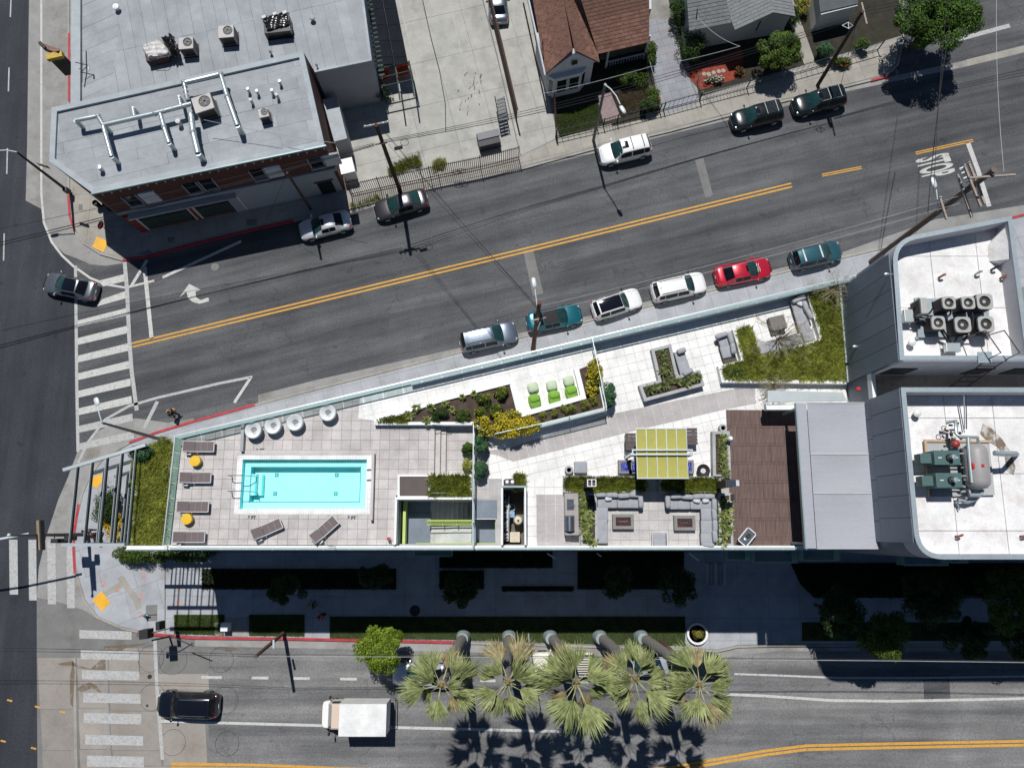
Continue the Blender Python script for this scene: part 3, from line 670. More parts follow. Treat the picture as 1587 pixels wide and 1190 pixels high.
def holed(poly, holes, z0, z1, mb):
    xs = sorted({min(p[0] for p in poly), max(p[0] for p in poly)} | {h[0] for h in holes} | {h[2] for h in holes})
    ys = sorted({min(p[1] for p in poly), max(p[1] for p in poly)} | {h[1] for h in holes} | {h[3] for h in holes})
    for a, b in zip(xs[:-1], xs[1:]):
        for c, d in zip(ys[:-1], ys[1:]):
            cx, cy = (a+b)/2, (c+d)/2
            if any(h[0] < cx < h[2] and h[1] < cy < h[3] for h in holes): continue
            q = clip_poly(list(poly), [(a, c), (b, c), (b, d), (a, d)])
            if len(q) > 2 and area(q) > 1e-3: mb.prism(q, z0, z1)
MB().prism(foot, 0.0, 9.8).build('wall', mStucco, bl)
m = MB(); holed(foot, holes, 9.8, D-0.03, m); m.build('roof_slab', mJointW, bl)
# windows down both long faces, one each
for face, (pa, pb) in enumerate(((Vector((WX+3, SY-0.04)), Vector((EXD, SY-0.04))), (nl(300)+Vector((0, 0.04)), nl(1250)+Vector((0, 0.04))))):
    d = (pb-pa); L = d.length; d.normalize(); k = int(L/3.4)
    for zf in (1.0, 4.3, 7.6, 10.6):
        for i in range(k):
            p = pa+d*(i+0.5)*L/k; q = MB(); q.wall(p-d*0.85, p+d*0.85, 0.07, zf, zf+1.6); o = q.build('window', mWin, bl)
            q = MB(); q.wall(p-d*0.95, p-d*0.86, 0.14, zf-0.05, zf+1.65); q.wall(p+d*0.86, p+d*0.95, 0.14, zf-0.05, zf+1.65); q.wall(p-d*0.85, p+d*0.85, 0.14, zf-0.1, zf-0.01); q.build('frame', mLime if i % 3 == 0 else mTeal, o)
# raised pool level
stepx = at(674, 700, DP).x
raised = [(at(262, 846, DP).x, SY+0.16), (n0.x+0.1, n0.y-0.1), (nl(921).x, nl(921).y-0.12), tuple(at(936, 634, DP))[:2], tuple(at(838, 657, DP))[:2], tuple(at(735, 659, DP))[:2], (stepx, at(674, 659, DP).y), (stepx, STW[3]+0.35), (STW[0]-0.15, STW[3]+0.35), (STW[0]-0.15, SY+0.16)]
m = MB(); holed(raised, [POOL], D-0.03, DP-0.03, m); m.build('terrace_base', mJoint, bl)
org = (POOL[0]-0.62, POOL[1]-0.62)
ta = MB(); tile = 0.63
pavA = thing_base = sheet('pool_terrace', [(280, 800), (281, 800), (281, 801)], DP-0.02, mJoint, bl)
cop = 0.34; PX0, PY0, PX1, PY1 = POOL[0]-cop, POOL[1]-cop, POOL[2]+cop, POOL[3]+cop
allA = []
for q in ([(raised[0][0], SY), (PX0, SY), (PX0, 30), (raised[0][0], 30)], [(PX0, SY), (PX1, SY), (PX1, PY0), (PX0, PY0)], [(PX0, PY1), (PX1, PY1), (PX1, 30), (PX0, 30)], [(PX1, SY), (60, SY), (60, 30), (PX1, 30)]):
    r = clip_poly([p for p in raised], q)
    if len(r) > 2: allA.append(r)
ncap = 280
for r in allA:
    cx = sum(p[0] for p in r)/len(r)
    ncap -= min(ncap, pave('paver', mPaveA, pavA, r, (tile, tile), 0.0, DP-0.06, DP, 0.016, cap=ncap, org=org))
# white pavers of the raised north walk, laid along the avenue
walk = [(nl(560).x, nl(560).y-0.15), (nl(921).x, nl(921).y-0.15), tuple(at(936, 634, DP))[:2], tuple(at(838, 657, DP))[:2], tuple(at(736, 659, DP))[:2], tuple(at(580, 652, DP))[:2], tuple(at(555, 648, DP))[:2]]
pave('paver', mPaveB, pavA, walk, (0.62, 0.62), DD, DP-0.05, DP+0.012, 0.016, cap=60)
# lower level, east
pavB = sheet('garden_terrace', [(900, 700), (901, 700), (901, 701)], D-0.02, mJoint, bl)
low_poly = [(stepx+0.72, at(700, 659, D).y), tuple(at(735, 659, D))[:2], tuple(at(838, 660, D))[:2], tuple(at(938, 637, D))[:2], tuple(at(922, 530, D))[:2], (nl(921).x, nl(921).y-0.12), (nl(1312).x, nl(1312).y-0.1), (EXD, at(1309, 640, D).y), (EXD, SY+0.16), (MEC[2]+0.15, SY+0.16), (MEC[2]+0.15, MEC[3]+0.2), (STW[2]+0.1, MEC[3]+0.2), (STW[2]+0.1, STW[3]+0.15), (stepx+0.72, STW[3]+0.15)]
def cutx(poly, a, b): return clip_poly(list(poly), [(a, -300), (b, -300), (b, 300), (a, 300)])
x740 = at(758, 700, D).x
pave('paver', mPaveA, pavB, cutx(low_poly, -50, x740), (tile, tile), 0.0, D-0.05, D, 0.016, cap=40, org=org)
pave('paver', mPaveB, pavB, clip_poly(cutx(low_poly, x740, 60), [(-50, at(900, 742, D).y), (60, at(900, 742, D).y), (60, 60), (-50, 60)]), (0.62, 0.62), DD, D-0.05, D, 0.016, cap=110)
pave('paver', mPaveB, pavB, atl([(814, 740), (874, 740), (874, 846), (814, 846)], D), (0.62, 0.62), 0.0, D-0.05, D+0.002, 0.016, cap=20)
pave('paver', mPaveC, pavB, atl([(831, 766), (885, 766), (885, 845), (831, 845)], D), (0.62, 0.62), 0.0, D-0.05, D+0.014, 0.014, cap=40)
pave('paver', mPaveC, pavB, atl([(742, 699), (790, 694), (940, 643), (1140, 602), (1170, 600), (1172, 625), (1125, 634), (980, 668), (860, 699), (795, 715), (770, 705)], D), (0.62, 0.62), DD, D-0.05, D+0.014, 0.014, cap=60)
pave('paver', mPaveL, pavB, atl([(925, 762), (1113, 762), (1113, 846), (925, 846)], D), (0.62, 0.62), 0.0, D-0.05, D+0.014, 0.014, cap=60, org=tuple(at(960, 776, D))[:2])
sheet('deck_bed', [(1125, 635), (1309, 637), (1312, 848), (1134, 848)], D+0.008, M('brown bed', (0.06, 0.04, 0.035), 0.9), bl)
pave('deck_tile', mBrownT, pavB, atl([(1125, 635), (1309, 637), (1312, 848), (1134, 848)], D), (0.62, 1.2), 0.0, D+0.005, D+0.028, 0.016, cap=90, offset=0.5)
# three steps down from the pool level
for i in range(3):
    x0 = stepx+i*0.36; x1 = x0+0.36 if i < 2 else stepx+0.74
    if i < 2: MB().prism([(x0, STW[3]+0.35), (x1, STW[3]+0.35), (x1, at(690, 659, D).y), (x0, at(690, 659, D).y)], D-0.03, DP-0.15-i*0.15).build('step', mPaveA, bl)
    MB().box((x0-0.02, (STW[3]+0.35+at(690, 659, D).y)/2), (0.045, at(690, 659, D).y-STW[3]-0.37), DP-0.148-i*0.15+0.15, DP-0.145-i*0.15+0.152).build('nosing', mJoint, bl)
for Y in (STW[3]+0.45, at(690, 662, D).y):
    MB().tube([(stepx-0.1, Y, DP), (stepx-0.1, Y, DP+0.85), (stepx+0.95, Y, D+0.9), (stepx+0.95, Y, D)], 0.022, 6).build('step_handrail', mTeal, bl)
# ---- pool
m = MB()
for a, b in (((PX0, PY0), (PX1, POOL[1])), ((PX0, POOL[3]), (PX1, PY1)), ((PX0, POOL[1]), (POOL[0], POOL[3])), ((POOL[2], POOL[1]), (PX1, POOL[3]))):
    m.prism([a, (b[0], a[1]), b, (a[0], b[1])], DP-0.1, DP+0.025)
pool = thing('x', '', '', (0, 0, 0)); bpy.data.objects.remove(pool)
mCop = panelmat('white pool edge tile', (0.80, 0.80, 0.78), (0.15, 0.30), 0, 0.012, 0.72, 0.0, 0.5, 0.03)
mPoolT = M('pool waterline tile', (0.08, 0.80, 0.95), 0.3, var=0.15, scale=6)
mPoolF = M('pool plaster', (0.80, 0.88, 0.86), 0.6, var=0.04, scale=1.0)
copo = m.build('pool_coping', mCop, bl)
def poolbox(name, inset, z0, z1, mat, wmat):
    a, b, c, d = POOL[0]+inset, POOL[1]+inset, POOL[2]-inset, POOL[3]-inset
    MB().quad((a, b, z0), (c, b, z0), (c, d, z0), (a, d, z0)).build(name, mat, bl)
    w_ = MB(); t = 0.02
    w_.prism([(a-t, b-t), (c+t, b-t), (c+t, b), (a-t, b)], z0, z1); w_.prism([(a-t, d), (c+t, d), (c+t, d+t), (a-t, d+t)], z0, z1)
    w_.prism([(a-t, b), (a, b), (a, d), (a-t, d)], z0, z1); w_.prism([(c, b), (c+t, b), (c+t, d), (c, d)], z0, z1)
    w_.build('pool_wall', wmat, bl)
bench = 0.46; zb_ = DP-0.38; zf_ = DP-0.95
m = MB(); a, b, c, d = POOL
for r in (((a, b), (c, b+bench)), ((a, d-bench), (c, d)), ((a, b+bench), (a+bench, d-bench)), ((c-bench, b+bench), (c, d-bench))):
    m.prism([r[0], (r[1][0], r[0][1]), r[1], (r[0][0], r[1][1])], zf_-0.1, zb_)
m.build('pool_bench', mPoolF, bl)
m = MB(); m.wall((a+0.012, d-0.012), (c, d-0.012), 0.02, zb_+0.003, DP-0.05); m.wall((a+0.012, b), (a+0.012, d-0.03), 0.02, zb_+0.003, DP-0.05); m.build('pool_wall', mPoolT, bl)
m = MB(); m.wall((a+bench, d-bench-0.015), (c-bench, d-bench-0.015), 0.02, zf_, zb_-0.004); m.wall((a+bench+0.015, b+bench), (a+bench+0.015, d-bench-0.03), 0.02, zf_, zb_-0.004); m.wall((a+bench+.03, b+bench+0.015), (c-bench-.03, b+bench+0.015), 0.02, zf_, zb_-0.004); m.build('pool_wall', mPoolT, bl)
mLn = M('pool edge line', (0.06, 0.36, 0.40), 0.4)
for p_, q_ in (((a+bench, b+bench), (c-bench, b+bench)), ((c-bench, b+bench), (c-bench, d-bench)), ((a+bench, d-bench), (c-bench, d-bench)), ((a+bench, b+bench), (a+bench, d-bench))):
    MB().wall(p_, q_, 0.045, zb_+0.002, zb_+0.012, ext=.02).build('bench_trim', mLn, bl)
m = MB(); m.wall((c-0.012, b), (c-0.012, d-0.03), 0.02, zb_+0.003, DP-0.05); m.wall((a+.03, b+0.012), (c-.03, b+0.012), 0.02, zb_+0.003, DP-0.05); m.build('pool_wall', mPoolF, bl)
MB().quad((a, b, zf_), (c, b, zf_), (c, d, zf_), (a, d, zf_)).build('pool_floor', mPoolF, bl)
ys = rectpx(374, 734, 395, 767, DP)
for i, (dx, z) in enumerate(((0.85, zb_-0.02), (1.2, zb_-0.28))):
    o = MB().prism([(a+0.03, ys[1]), (a+dx, ys[1]), (a+dx, ys[3]), (a+0.03, ys[3])], zf_, z).build('pool_step', mPoolF, bl)
    MB().prism([(a+dx-0.09, ys[1]), (a+dx, ys[1]), (a+dx, ys[3]), (a+dx-0.09, ys[3])], z+0.004, z+0.01).build('nosing', mPoolT, o)
for px, py in ((429, 736), (522, 736), (426.5, 765), (520.5, 765)):
    p = at(px, py, zf_+0.0); o = MB().box(p, (0.24, 0.24), zf_+0.004, zf_+0.02).build('pool_drain', mLn, bl)
    MB().box(p, (0.13, 0.03), zf_+0.024, zf_+0.03, PI/4).build('grate', mPoolF, o); MB().box(p, (0.03, 0.13), zf_+0.034, zf_+0.038, PI/4).build('grate', mPoolF, o)
wm, nt_, b_ = newmat('pool water'); nt_.nodes.remove(b_)
t_ = nt_.nodes.new('ShaderNodeBsdfTransparent'); t_.inputs[0].default_value = (0.69, 0.985, 0.985, 1)
g_ = nt_.nodes.new('ShaderNodeBsdfGlossy'); g_.inputs['Roughness'].default_value = 0.02
f_ = nt_.nodes.new('ShaderNodeFresnel'); f_.inputs[0].default_value = 1.33
mx_ = nt_.nodes.new('ShaderNodeMixShader'); bn_ = nt_.nodes.new('ShaderNodeBump'); bn_.inputs['Strength'].default_value = 0.15
nt_.links.new(noise(nt_, coords(nt_), 4.0, 2), bn_.inputs['Height']); nt_.links.new(bn_.outputs[0], g_.inputs['Normal']); nt_.links.new(bn_.outputs[0], f_.inputs['Normal'])
nt_.links.new(f_.outputs[0], mx_.inputs[0]); nt_.links.new(t_.outputs[0], mx_.inputs[1]); nt_.links.new(g_.outputs[0], mx_.inputs[2]); nt_.links.new(mx_.outputs[0], nt_.nodes['Material Output'].inputs[0])
MB().quad((a, b, DP-0.045), (c, b, DP-0.045), (c, d, DP-0.045), (a, d, DP-0.045)).build('pool_water', wm, bl)
mChrome = M('polished steel', (0.5, 0.52, 0.53), 0.2, 1.0, var=0.05)
for py in (738, 762):
    p = at(368, py, DP); L = 1.75
    MB().tube([p+Vector((-0.35, 0, 0.02)), p+Vector((-0.35, 0, 0.75)), p+Vector((-0.2, 0, 0.88)), p+Vector((0.55, 0, 0.86)), p+Vector((1.05, 0, 0.25)), p+Vector((1.1, 0, -0.5))], 0.028, 8).build('pool_handrail', mChrome, bl, smooth=True)
for py in (728, 744):
    p = at(572, py, DP); MB().tube([p+Vector((-0.12, 0, 0.03)), p+Vector((-0.12, 0, 0.12)), p+Vector((0.12, 0.03, 0.14)), p+Vector((0.2, -0.08, 0.03))], 0.03, 8).build('grab_rail', mChrome, bl, smooth=True)
m = MB(); q = atl([(368, 701), (583, 701), (583, 792)], DP)
MB().rail([(q[0].x, q[0].y), (q[1].x, q[1].y)], 0.3, DP+0.004, DP+0.06).build('deck_kerb', mPaveA, bl)
MB().rail([tuple(at(580, 703, DP))[:2], tuple(at(577, 806, DP))[:2]], 0.16, DP+0.004, DP+0.42).build('low_wall', mPaveA, bl)
MB().rail([tuple(at(379, 657, DP))[:2], tuple(at(377, 700, DP))[:2]], 0.2, DP+0.004, DP+0.35).build('low_wall', mConP, bl)
for px, py in ((403, 698), (554, 699.5), (390, 802), (545, 802.5)):
    text_obj('3 FT', 'depth_marking', 0.28, at(px, py, DP+0.03), 0.0, M('marking black', (0.05, 0.05, 0.05)), bl, bold=0.01)
# ---- edges: copings and balustrades
MB().wall((WX, SY), (EXD+5, SY), 0.24, D-0.4, D+0.72).build('parapet', mWhiteC, bl)
MB().wall((WX-0.1, SY-0.16), (EXD+4, SY-0.16), 0.06, D-0.5, D+0.66).build('gutter_edge', mTeal, bl)
MB().wall((WX+0.12, SY+0.14), (WX+0.12, WTOP.y-0.3), 0.22, D-0.5, D+0.1).build('parapet', mWhiteC, bl)
E_ = nl(1312); xg = at(640, 600, D).x
gp = nl(640)
MB().rail([(n0.x, n0.y), (E_.x, E_.y)], 0.10, D-0.4, DP+0.06).build('edge_upstand', mTeal, bl)
MB().rail([(gp.x, gp.y-0.12), (E_.x, E_.y-0.12)], 0.14, D+0.0, D+0.95).build('upstand_wall', mGreyM, bl)
n_p = 34
for i in range(n_p):
    p = n0+(E_-n0)*(i/n_p)+(E_-n0)*0.0006; q = n0+(E_-n0)*((i+1)/n_p)-(E_-n0)*0.0006
    MB().wall(p, q, 0.025, DP+0.07, GT-0.045).build('glass_panel', mGlassR, bl)
MB().rail([(n0.x, n0.y), (E_.x, E_.y)], 0.07, GT-0.04, GT).build('top_rail', mRailM, bl)
wp, wq = at(263.5, 690, 14.3), at(252.5, 845, 14.3); wp = Vector((n0.x, n0.y)); wq = Vector((wq.x, SY+0.15))
for i in range(7):
    p = wp+(wq-wp)*(i/7+0.003); q = wp+(wq-wp)*((i+1)/7-0.003); MB().wall(p, q, 0.025, DP-0.2, 14.28).build('glass_panel', mGlassG, bl)
MB().wall(wp, wq, 0.06, 14.28, 14.32).build('top_rail', mRailM, bl)
for i in range(28):
    x0 = wq.x+0.2+i*(at(1360, 848, D).x-wq.x)/28; x1 = x0+(at(1360, 848, D).x-wq.x)/28-0.03
    MB().wall((x0, SY), (x1, SY), 0.02, D+0.725, D+1.05).build('glass_panel', mGlassR, bl)
MB().wall((wq.x, SY), (at(1360, 848, D).x, SY), 0.05, D+1.055, D+1.09).build('top_rail', mRailM, bl)
# ---- beanbag planter walls and soil
mSoil = mDirt
def low(name, px, t, z0, z1, mat=mWhiteC, parent=bl): return MB().rail([tuple(p)[:2] for p in atl(px, z1)], t, z0, z1).build(name, mat, parent)
pl1 = [(582, 654), (690, 622), (790, 597), (803, 647), (907, 618), (896, 573), (922, 562), (936, 631), (840, 657), (768, 672), (735, 656)]
MB().prism([tuple(p)[:2] for p in atl(pl1, DP+0.3)], D, DP+0.3).build('planter_soil', mDirt, bl)
low('planter_wall', [(580, 654), (690, 619), (791, 593)], 0.16, D, DP+0.45)
low('planter_wall', [(580, 656), (735, 656)], 0.2, D, DP+0.44)
low('planter_wall', [(794, 596), (806, 643), (904, 615), (893, 570)], 0.33, D, DP+0.46)
low('planter_wall', [(735, 659), (768, 675), (840, 659), (938, 634), (923, 558)], 0.2, D-0.02, DP+0.45)
for a_, b_ in (((768, 674), (825, 662)), ((825, 662), (882, 648)), ((882, 648), (938, 634)), ((938, 634), (929, 590)), ((929, 590), (921, 552)), ((921, 552), (916, 528))):
    P = atl([a_, b_], DP+0.45); MB().wall(P[0], P[1], 0.02, DP+0.455, DP+1.2, ext=-0.04).build('glass_panel', mGlassR, bl)
    MB().tube([(P[0].x, P[0].y, DP), (P[0].x, P[0].y, DP+1.25)], 0.035, 6).build('rail_post', mTeal, bl)
    MB().tube([(P[0].x, P[0].y, DP+1.23), (P[1].x, P[1].y, DP+1.23)], 0.03, 6).build('top_rail', mRailM, bl)
# screen wall between pool level and garden level
MB().wall(at(735.5, 662, D), at(734, 846, D), 0.1, D, D+0.4).build('low_wall', mWhiteC, bl)
for i in range(5):
    a_ = at(735.5, 662, D); b_ = at(734, 846, D); p = a_+(b_-a_)*(i/5+0.01); q = a_+(b_-a_)*((i+1)/5-0.01)
    MB().wall(p, q, 0.03, D+0.405, D+1.5).build('glass_panel', mGlassR, bl); MB().tube([(p.x, p.y, D+0.4), (p.x, p.y, D+1.55)], 0.03, 6).build('rail_post', mTeal, bl)
MB().tube([at(735.5, 662, D)+Vector((0, 0, 1.53)), at(734, 846, D)+Vector((0, 0, 1.53))], 0.035, 6).build('top_rail', mRailM, bl)
# ---- garden planters (grey concrete)
def planter(outer, inner, z1, mat=mConP, soil=0.1):
    O = [tuple(p)[:2] for p in atl(outer, z1)]
    I = [tuple(p)[:2] for p in atl(inner, z1)]
    MB().prism(O, D, z1-soil-0.02).build('planter_wall', mat, bl)
    MB().prism(I, z1-soil-0.02, z1-soil).build('planter_soil', mDirt, bl)
    return O, I
def ringwall(px, t, z1, mat=mConP):
    P = [Vector(tuple(p)[:2]) for p in atl(px, z1)]; ar = sum(P[i].x*P[(i+1) % len(P)].y-P[(i+1) % len(P)].x*P[i].y for i in range(len(P)))
    if ar < 0: P = P[::-1]
    n = len(P); I = []
    for i in range(n):
        d1 = (P[i]-P[i-1]).normalized(); d2 = (P[(i+1) % n]-P[i]).normalized(); n1 = Vector((-d1.y, d1.x)); n2 = Vector((-d2.y, d2.x))
        b = (n1+n2).normalized(); I.append(P[i]+b*t/max(0.4, b.dot(n1)))
    m = MB(); O = P
    m.add([(p.x, p.y, z) for z in (D, z1) for p in O]+[(p.x, p.y, z) for z in (D, z1) for p in I],
          [(i, (i+1) % n, n+(i+1) % n, n+i) for i in range(n)]+[(n+i, n+(i+1) % n, 3*n+(i+1) % n, 3*n+i) for i in range(n)]+[(2*n+(i+1) % n, 2*n+i, 3*n+i, 3*n+(i+1) % n) for i in range(n)])
    o = m.build('planter_wall', mat, bl)
    MB().prism([tuple(p) for p in I], D, z1-0.12).build('planter_soil', mDirt, bl)
    return [tuple(p) for p in I]
S_aloe = ringwall([(1009, 541), (1040, 533), (1051, 582), (1085, 573), (1092, 597), (999, 622), (990, 597), (1020, 589)], 0.2, D+0.6)
S_hedL = ringwall([(873, 737), (1003, 738), (1003, 763), (873, 763)], 0.17, D+0.6)
S_hedR = ringwall([(1023, 738), (1117, 738), (1117, 763), (1023, 763)], 0.17, D+0.6)
S_eastT = ringwall([(1104, 668), (1131, 668), (1133, 740), (1105, 740)], 0.2, D+0.6)
S_eastB = ringwall([(1113, 764), (1134, 764), (1137, 846), (1115, 846)], 0.16, D+0.6)
S_west = ringwall([(898, 764), (925, 764), (926, 846), (900, 846)], 0.14, D+0.6)
# olive planting round the sunken lounge
ol = [(1142, 512), (1162, 508), (1177, 556), (1278, 529), (1254, 452), (1302, 441), (1313, 588), (1124, 587), (1121, 570), (1154, 561)]
OL = [tuple(p)[:2] for p in atl(ol, D+0.45)]
MB().prism(OL, D, D+0.42).build('planter_soil', mDirt, bl)
low('planter_wall', [(1138, 510), (1152, 560), (1116, 569), (1121, 590), (1314, 592)], 0.24, D, D+0.55)
low('planter_wall', [(1164, 507), (1178, 554), (1274, 527), (1252, 453)], 0.22, D, D+0.5)
MB().rail([tuple(p)[:2] for p in atl([(1305, 440), (1318, 592)], D+0.75)], 0.4, D, D+0.75).build('planter_wall', mGreyM, bl)
# ---- stair well
MB().quad((STW[0]-.01, STW[1]-.01, 9.9), (STW[2]+.01, STW[1]-.01, 9.9), (STW[2]+.01, STW[3]+.01, 9.9), (STW[0]-.01, STW[3]+.01, 9.9)).build('stairwell_floor', mDark, bl)
def wr(x0, y0, x1, y1): a = at(x0, y0, 11.5); b = at(x1, y1, 11.5); return [(a.x, b.y), (b.x, b.y), (b.x, a.y), (a.x, a.y)]
MB().prism(wr(622, 795, 667, 845), 10.0, 11.6).build('landing', mSlate, bl)
MB().prism(wr(622, 772, 667, 794.8), 10.0, 11.55).build('landing', mSlate, bl)
MB().prism(wr(731, 806, 772, 845), 10.0, 11.7).build('landing', mSlate, bl)
MB().prism(wr(702, 815, 731, 845), 10.0, 11.66).build('landing', mStep, bl)
for i in range(9):
    MB().prism(wr(667+i*7.1, 774, 667+(i+1)*7.1-0.3, 804), 9.95, 11.5-i*0.16).build('step', mStep, bl)
for i in range(5):
    MB().prism(wr(667+i*7, 815, 667+(i+1)*7-0.3, 845), 9.95, 11.63-(4-i)*0.012).build('step', mStep, bl)
def lrail(pts, z, r=0.035, mat=mLime): MB().tube([at(x, y, z) for x, y in pts], r, 6).build('stair_rail', mat, bl)
lrail([(662, 806), (731, 806), (731, 813), (662, 813), (662, 806)], 12.7); lrail([(664, 808), (729, 808)], 12.2); lrail([(664, 811), (729, 811)], 12.2)
for x in (664, 686, 708, 730): lrail([(x, 806), (x+0.1, 813)], 12.4, 0.03)
lrail([(645, 842), (768, 842), (768, 808)], 12.6); lrail([(645, 842), (768, 842)], 12.1)
MB().wall((STW[0]+0.28, STW[1]), (STW[0]+0.28, STW[3]), 0.18, 11.7, 12.5).build('lime_panel', mLime, bl)
MB().wall((STW[0]+0.03, STW[1]), (STW[0]+0.03, STW[3]), 0.05, 10, 12.95).build('well_lining', mTeal, bl)
MB().wall((STW[0]-0.08, STW[1]), (STW[0]-0.08, STW[3]+0.2), 0.14, D, D+0.9).build('parapet', mWhiteC, bl)
MB().wall((STW[0]-0.1, STW[3]+0.12), (STW[2]-1.5, STW[3]+0.12), 0.14, D, D+0.95).build('parapet', mWhiteC, bl)
MB().wall((at(733, 803, D).x, at(733, 803.5, D).y), (STW[2], at(733, 803.5, D).y), 0.08, 11.7, D).build('well_wall', mWhiteC, bl)
MB().prism(wr(736, 776, 771, 804)[:], D-0.1, D+0.01).build('landing', mSlate, bl)
# raised bed with lattice lid north of the stairs
bx = [(616, 735), (731, 735), (731, 772), (616, 772)]
ringwall(bx, 0.14, D+0.75, mWhiteC)
latt = M('brown lattice', (0.11, 0.085, 0.08), 0.7, var=0.1)
q = atl([(619.5, 739.5), (664, 739.5), (664, 769.5), (619.5, 769.5)], D+0.72); m = MB(); m.prism([tuple(p)[:2] for p in q], D+0.6, D+0.70)
for i in range(15):
    for j in range(10):
        p = q[3]+(q[2]-q[3])*((i+0.5)/15)+(q[0]-q[3])*((j+0.5)/10); m.box(p, (0.05, 0.05), D+0.70, D+0.725)
m.build('lattice_lid', latt, bl)
MB().wall(at(665.5, 739, D+.7), at(665.5, 771, D+.7), 0.12, D+0.5, D+0.76).build('planter_wall', mGreyM, bl)
# ---- equipment well
MB().quad((MEC[0]-.01, MEC[1]-.01, 10.8), (MEC[2]+.01, MEC[1]-.01, 10.8), (MEC[2]+.01, MEC[3]+.01, 10.8), (MEC[0]-.01, MEC[3]+.01, 10.8)).build('well_floor', concrete('oily floor', (0.16, 0.145, 0.13)), bl)
for a_, b_ in (((MEC[0]-0.07, MEC[1]), (MEC[0]-0.07, MEC[3])), ((MEC[2]+0.07, MEC[1]), (MEC[2]+0.07, MEC[3])), ((MEC[0]-0.14, MEC[3]+0.07), (MEC[2]+0.14, MEC[3]+0.07))):
    MB().wall(a_, b_, 0.12, 10.8, D+1.1).build('well_wall', mWhiteC if a_[1] != b_[1] else mTeal, bl)
ringwall([(778, 741), (813, 741), (813, 756), (778, 756)], 0.1, D+0.5, mWhiteC)
# ---- west trellis, four storeys of beams
mRaft = M('dark trellis steel', (0.045, 0.065, 0.068), 0.5, 0.2)
for z in (14.0, 10.7, 7.4, 4.1):
    pa, pb = at(97, 728, 14.0), at(213, 698, 14.0); ya = at(95, 843.5, 14.0).y; xa = at(95, 843.5, 14.0).x
    tr = MB().rail([(pa.x, pa.y), (WTOP.x, WTOP.y)], 0.2, z-0.25, z).build('trellis_beam', mRaft if z < 14 else mRailM, bl)
    MB().wall((xa, ya-0.02), (WX, ya-0.02), 0.2, z-0.25, z).build('trellis_beam', mRaft if z < 14 else mRailM, bl)
    for x0, x1 in ((113.5, 107.5), (135.5, 130), (158, 153), (181, 176), (202, 198)):
        X = at(x1, 840, 14.0).x; t = (X-pa.x)/(WTOP.x-pa.x); Y = pa.y+(WTOP.y-pa.y)*t
        o = MB().wall((X, ya+0.09), (X, Y-0.11), 0.09, z-0.235, z-0.01).build('trellis_rafter', mRaft, bl)
        MB().wall((X-0.05, ya+0.1), (X-0.05, Y-0.12), 0.03, z-0.01, z+0.002).build('flashing_highlight', mRailM, o)  # pale strip paints in the highlight along each rafter's left edge
# ---- balconies on the south face
for x0, x1, y1, z in ((1128, 1162, 868, 9.0), (1170, 1236, 872, 9.0), (1245, 1302, 869, 9.5), (1402, 1470, 876, 8.5), (1475, 1500, 872, 8.5), (640, 700, 862, 4.5)):
    a_, b_ = at(x0, y1, z), at(x1, y1, z)
    o = MB().prism([(a_.x, SY-0.1), (a_.x, a_.y), (b_.x, a_.y), (b_.x, SY-0.1)], z-1.2, z-1.05).build('balcony', mSlate, bl)
    MB().rail([(a_.x, SY-0.1), (a_.x, a_.y), (b_.x, a_.y), (b_.x, SY-0.1)], 0.06, z-0.06, z).build('balcony_rail', mTeal, o)
    MB().rail([(a_.x, SY-0.2), (a_.x, a_.y+0.02), (b_.x, a_.y+0.02), (b_.x, SY-0.2)], 0.02, z-1.05, z-0.06).build('balcony_panel', mGlassG, o)
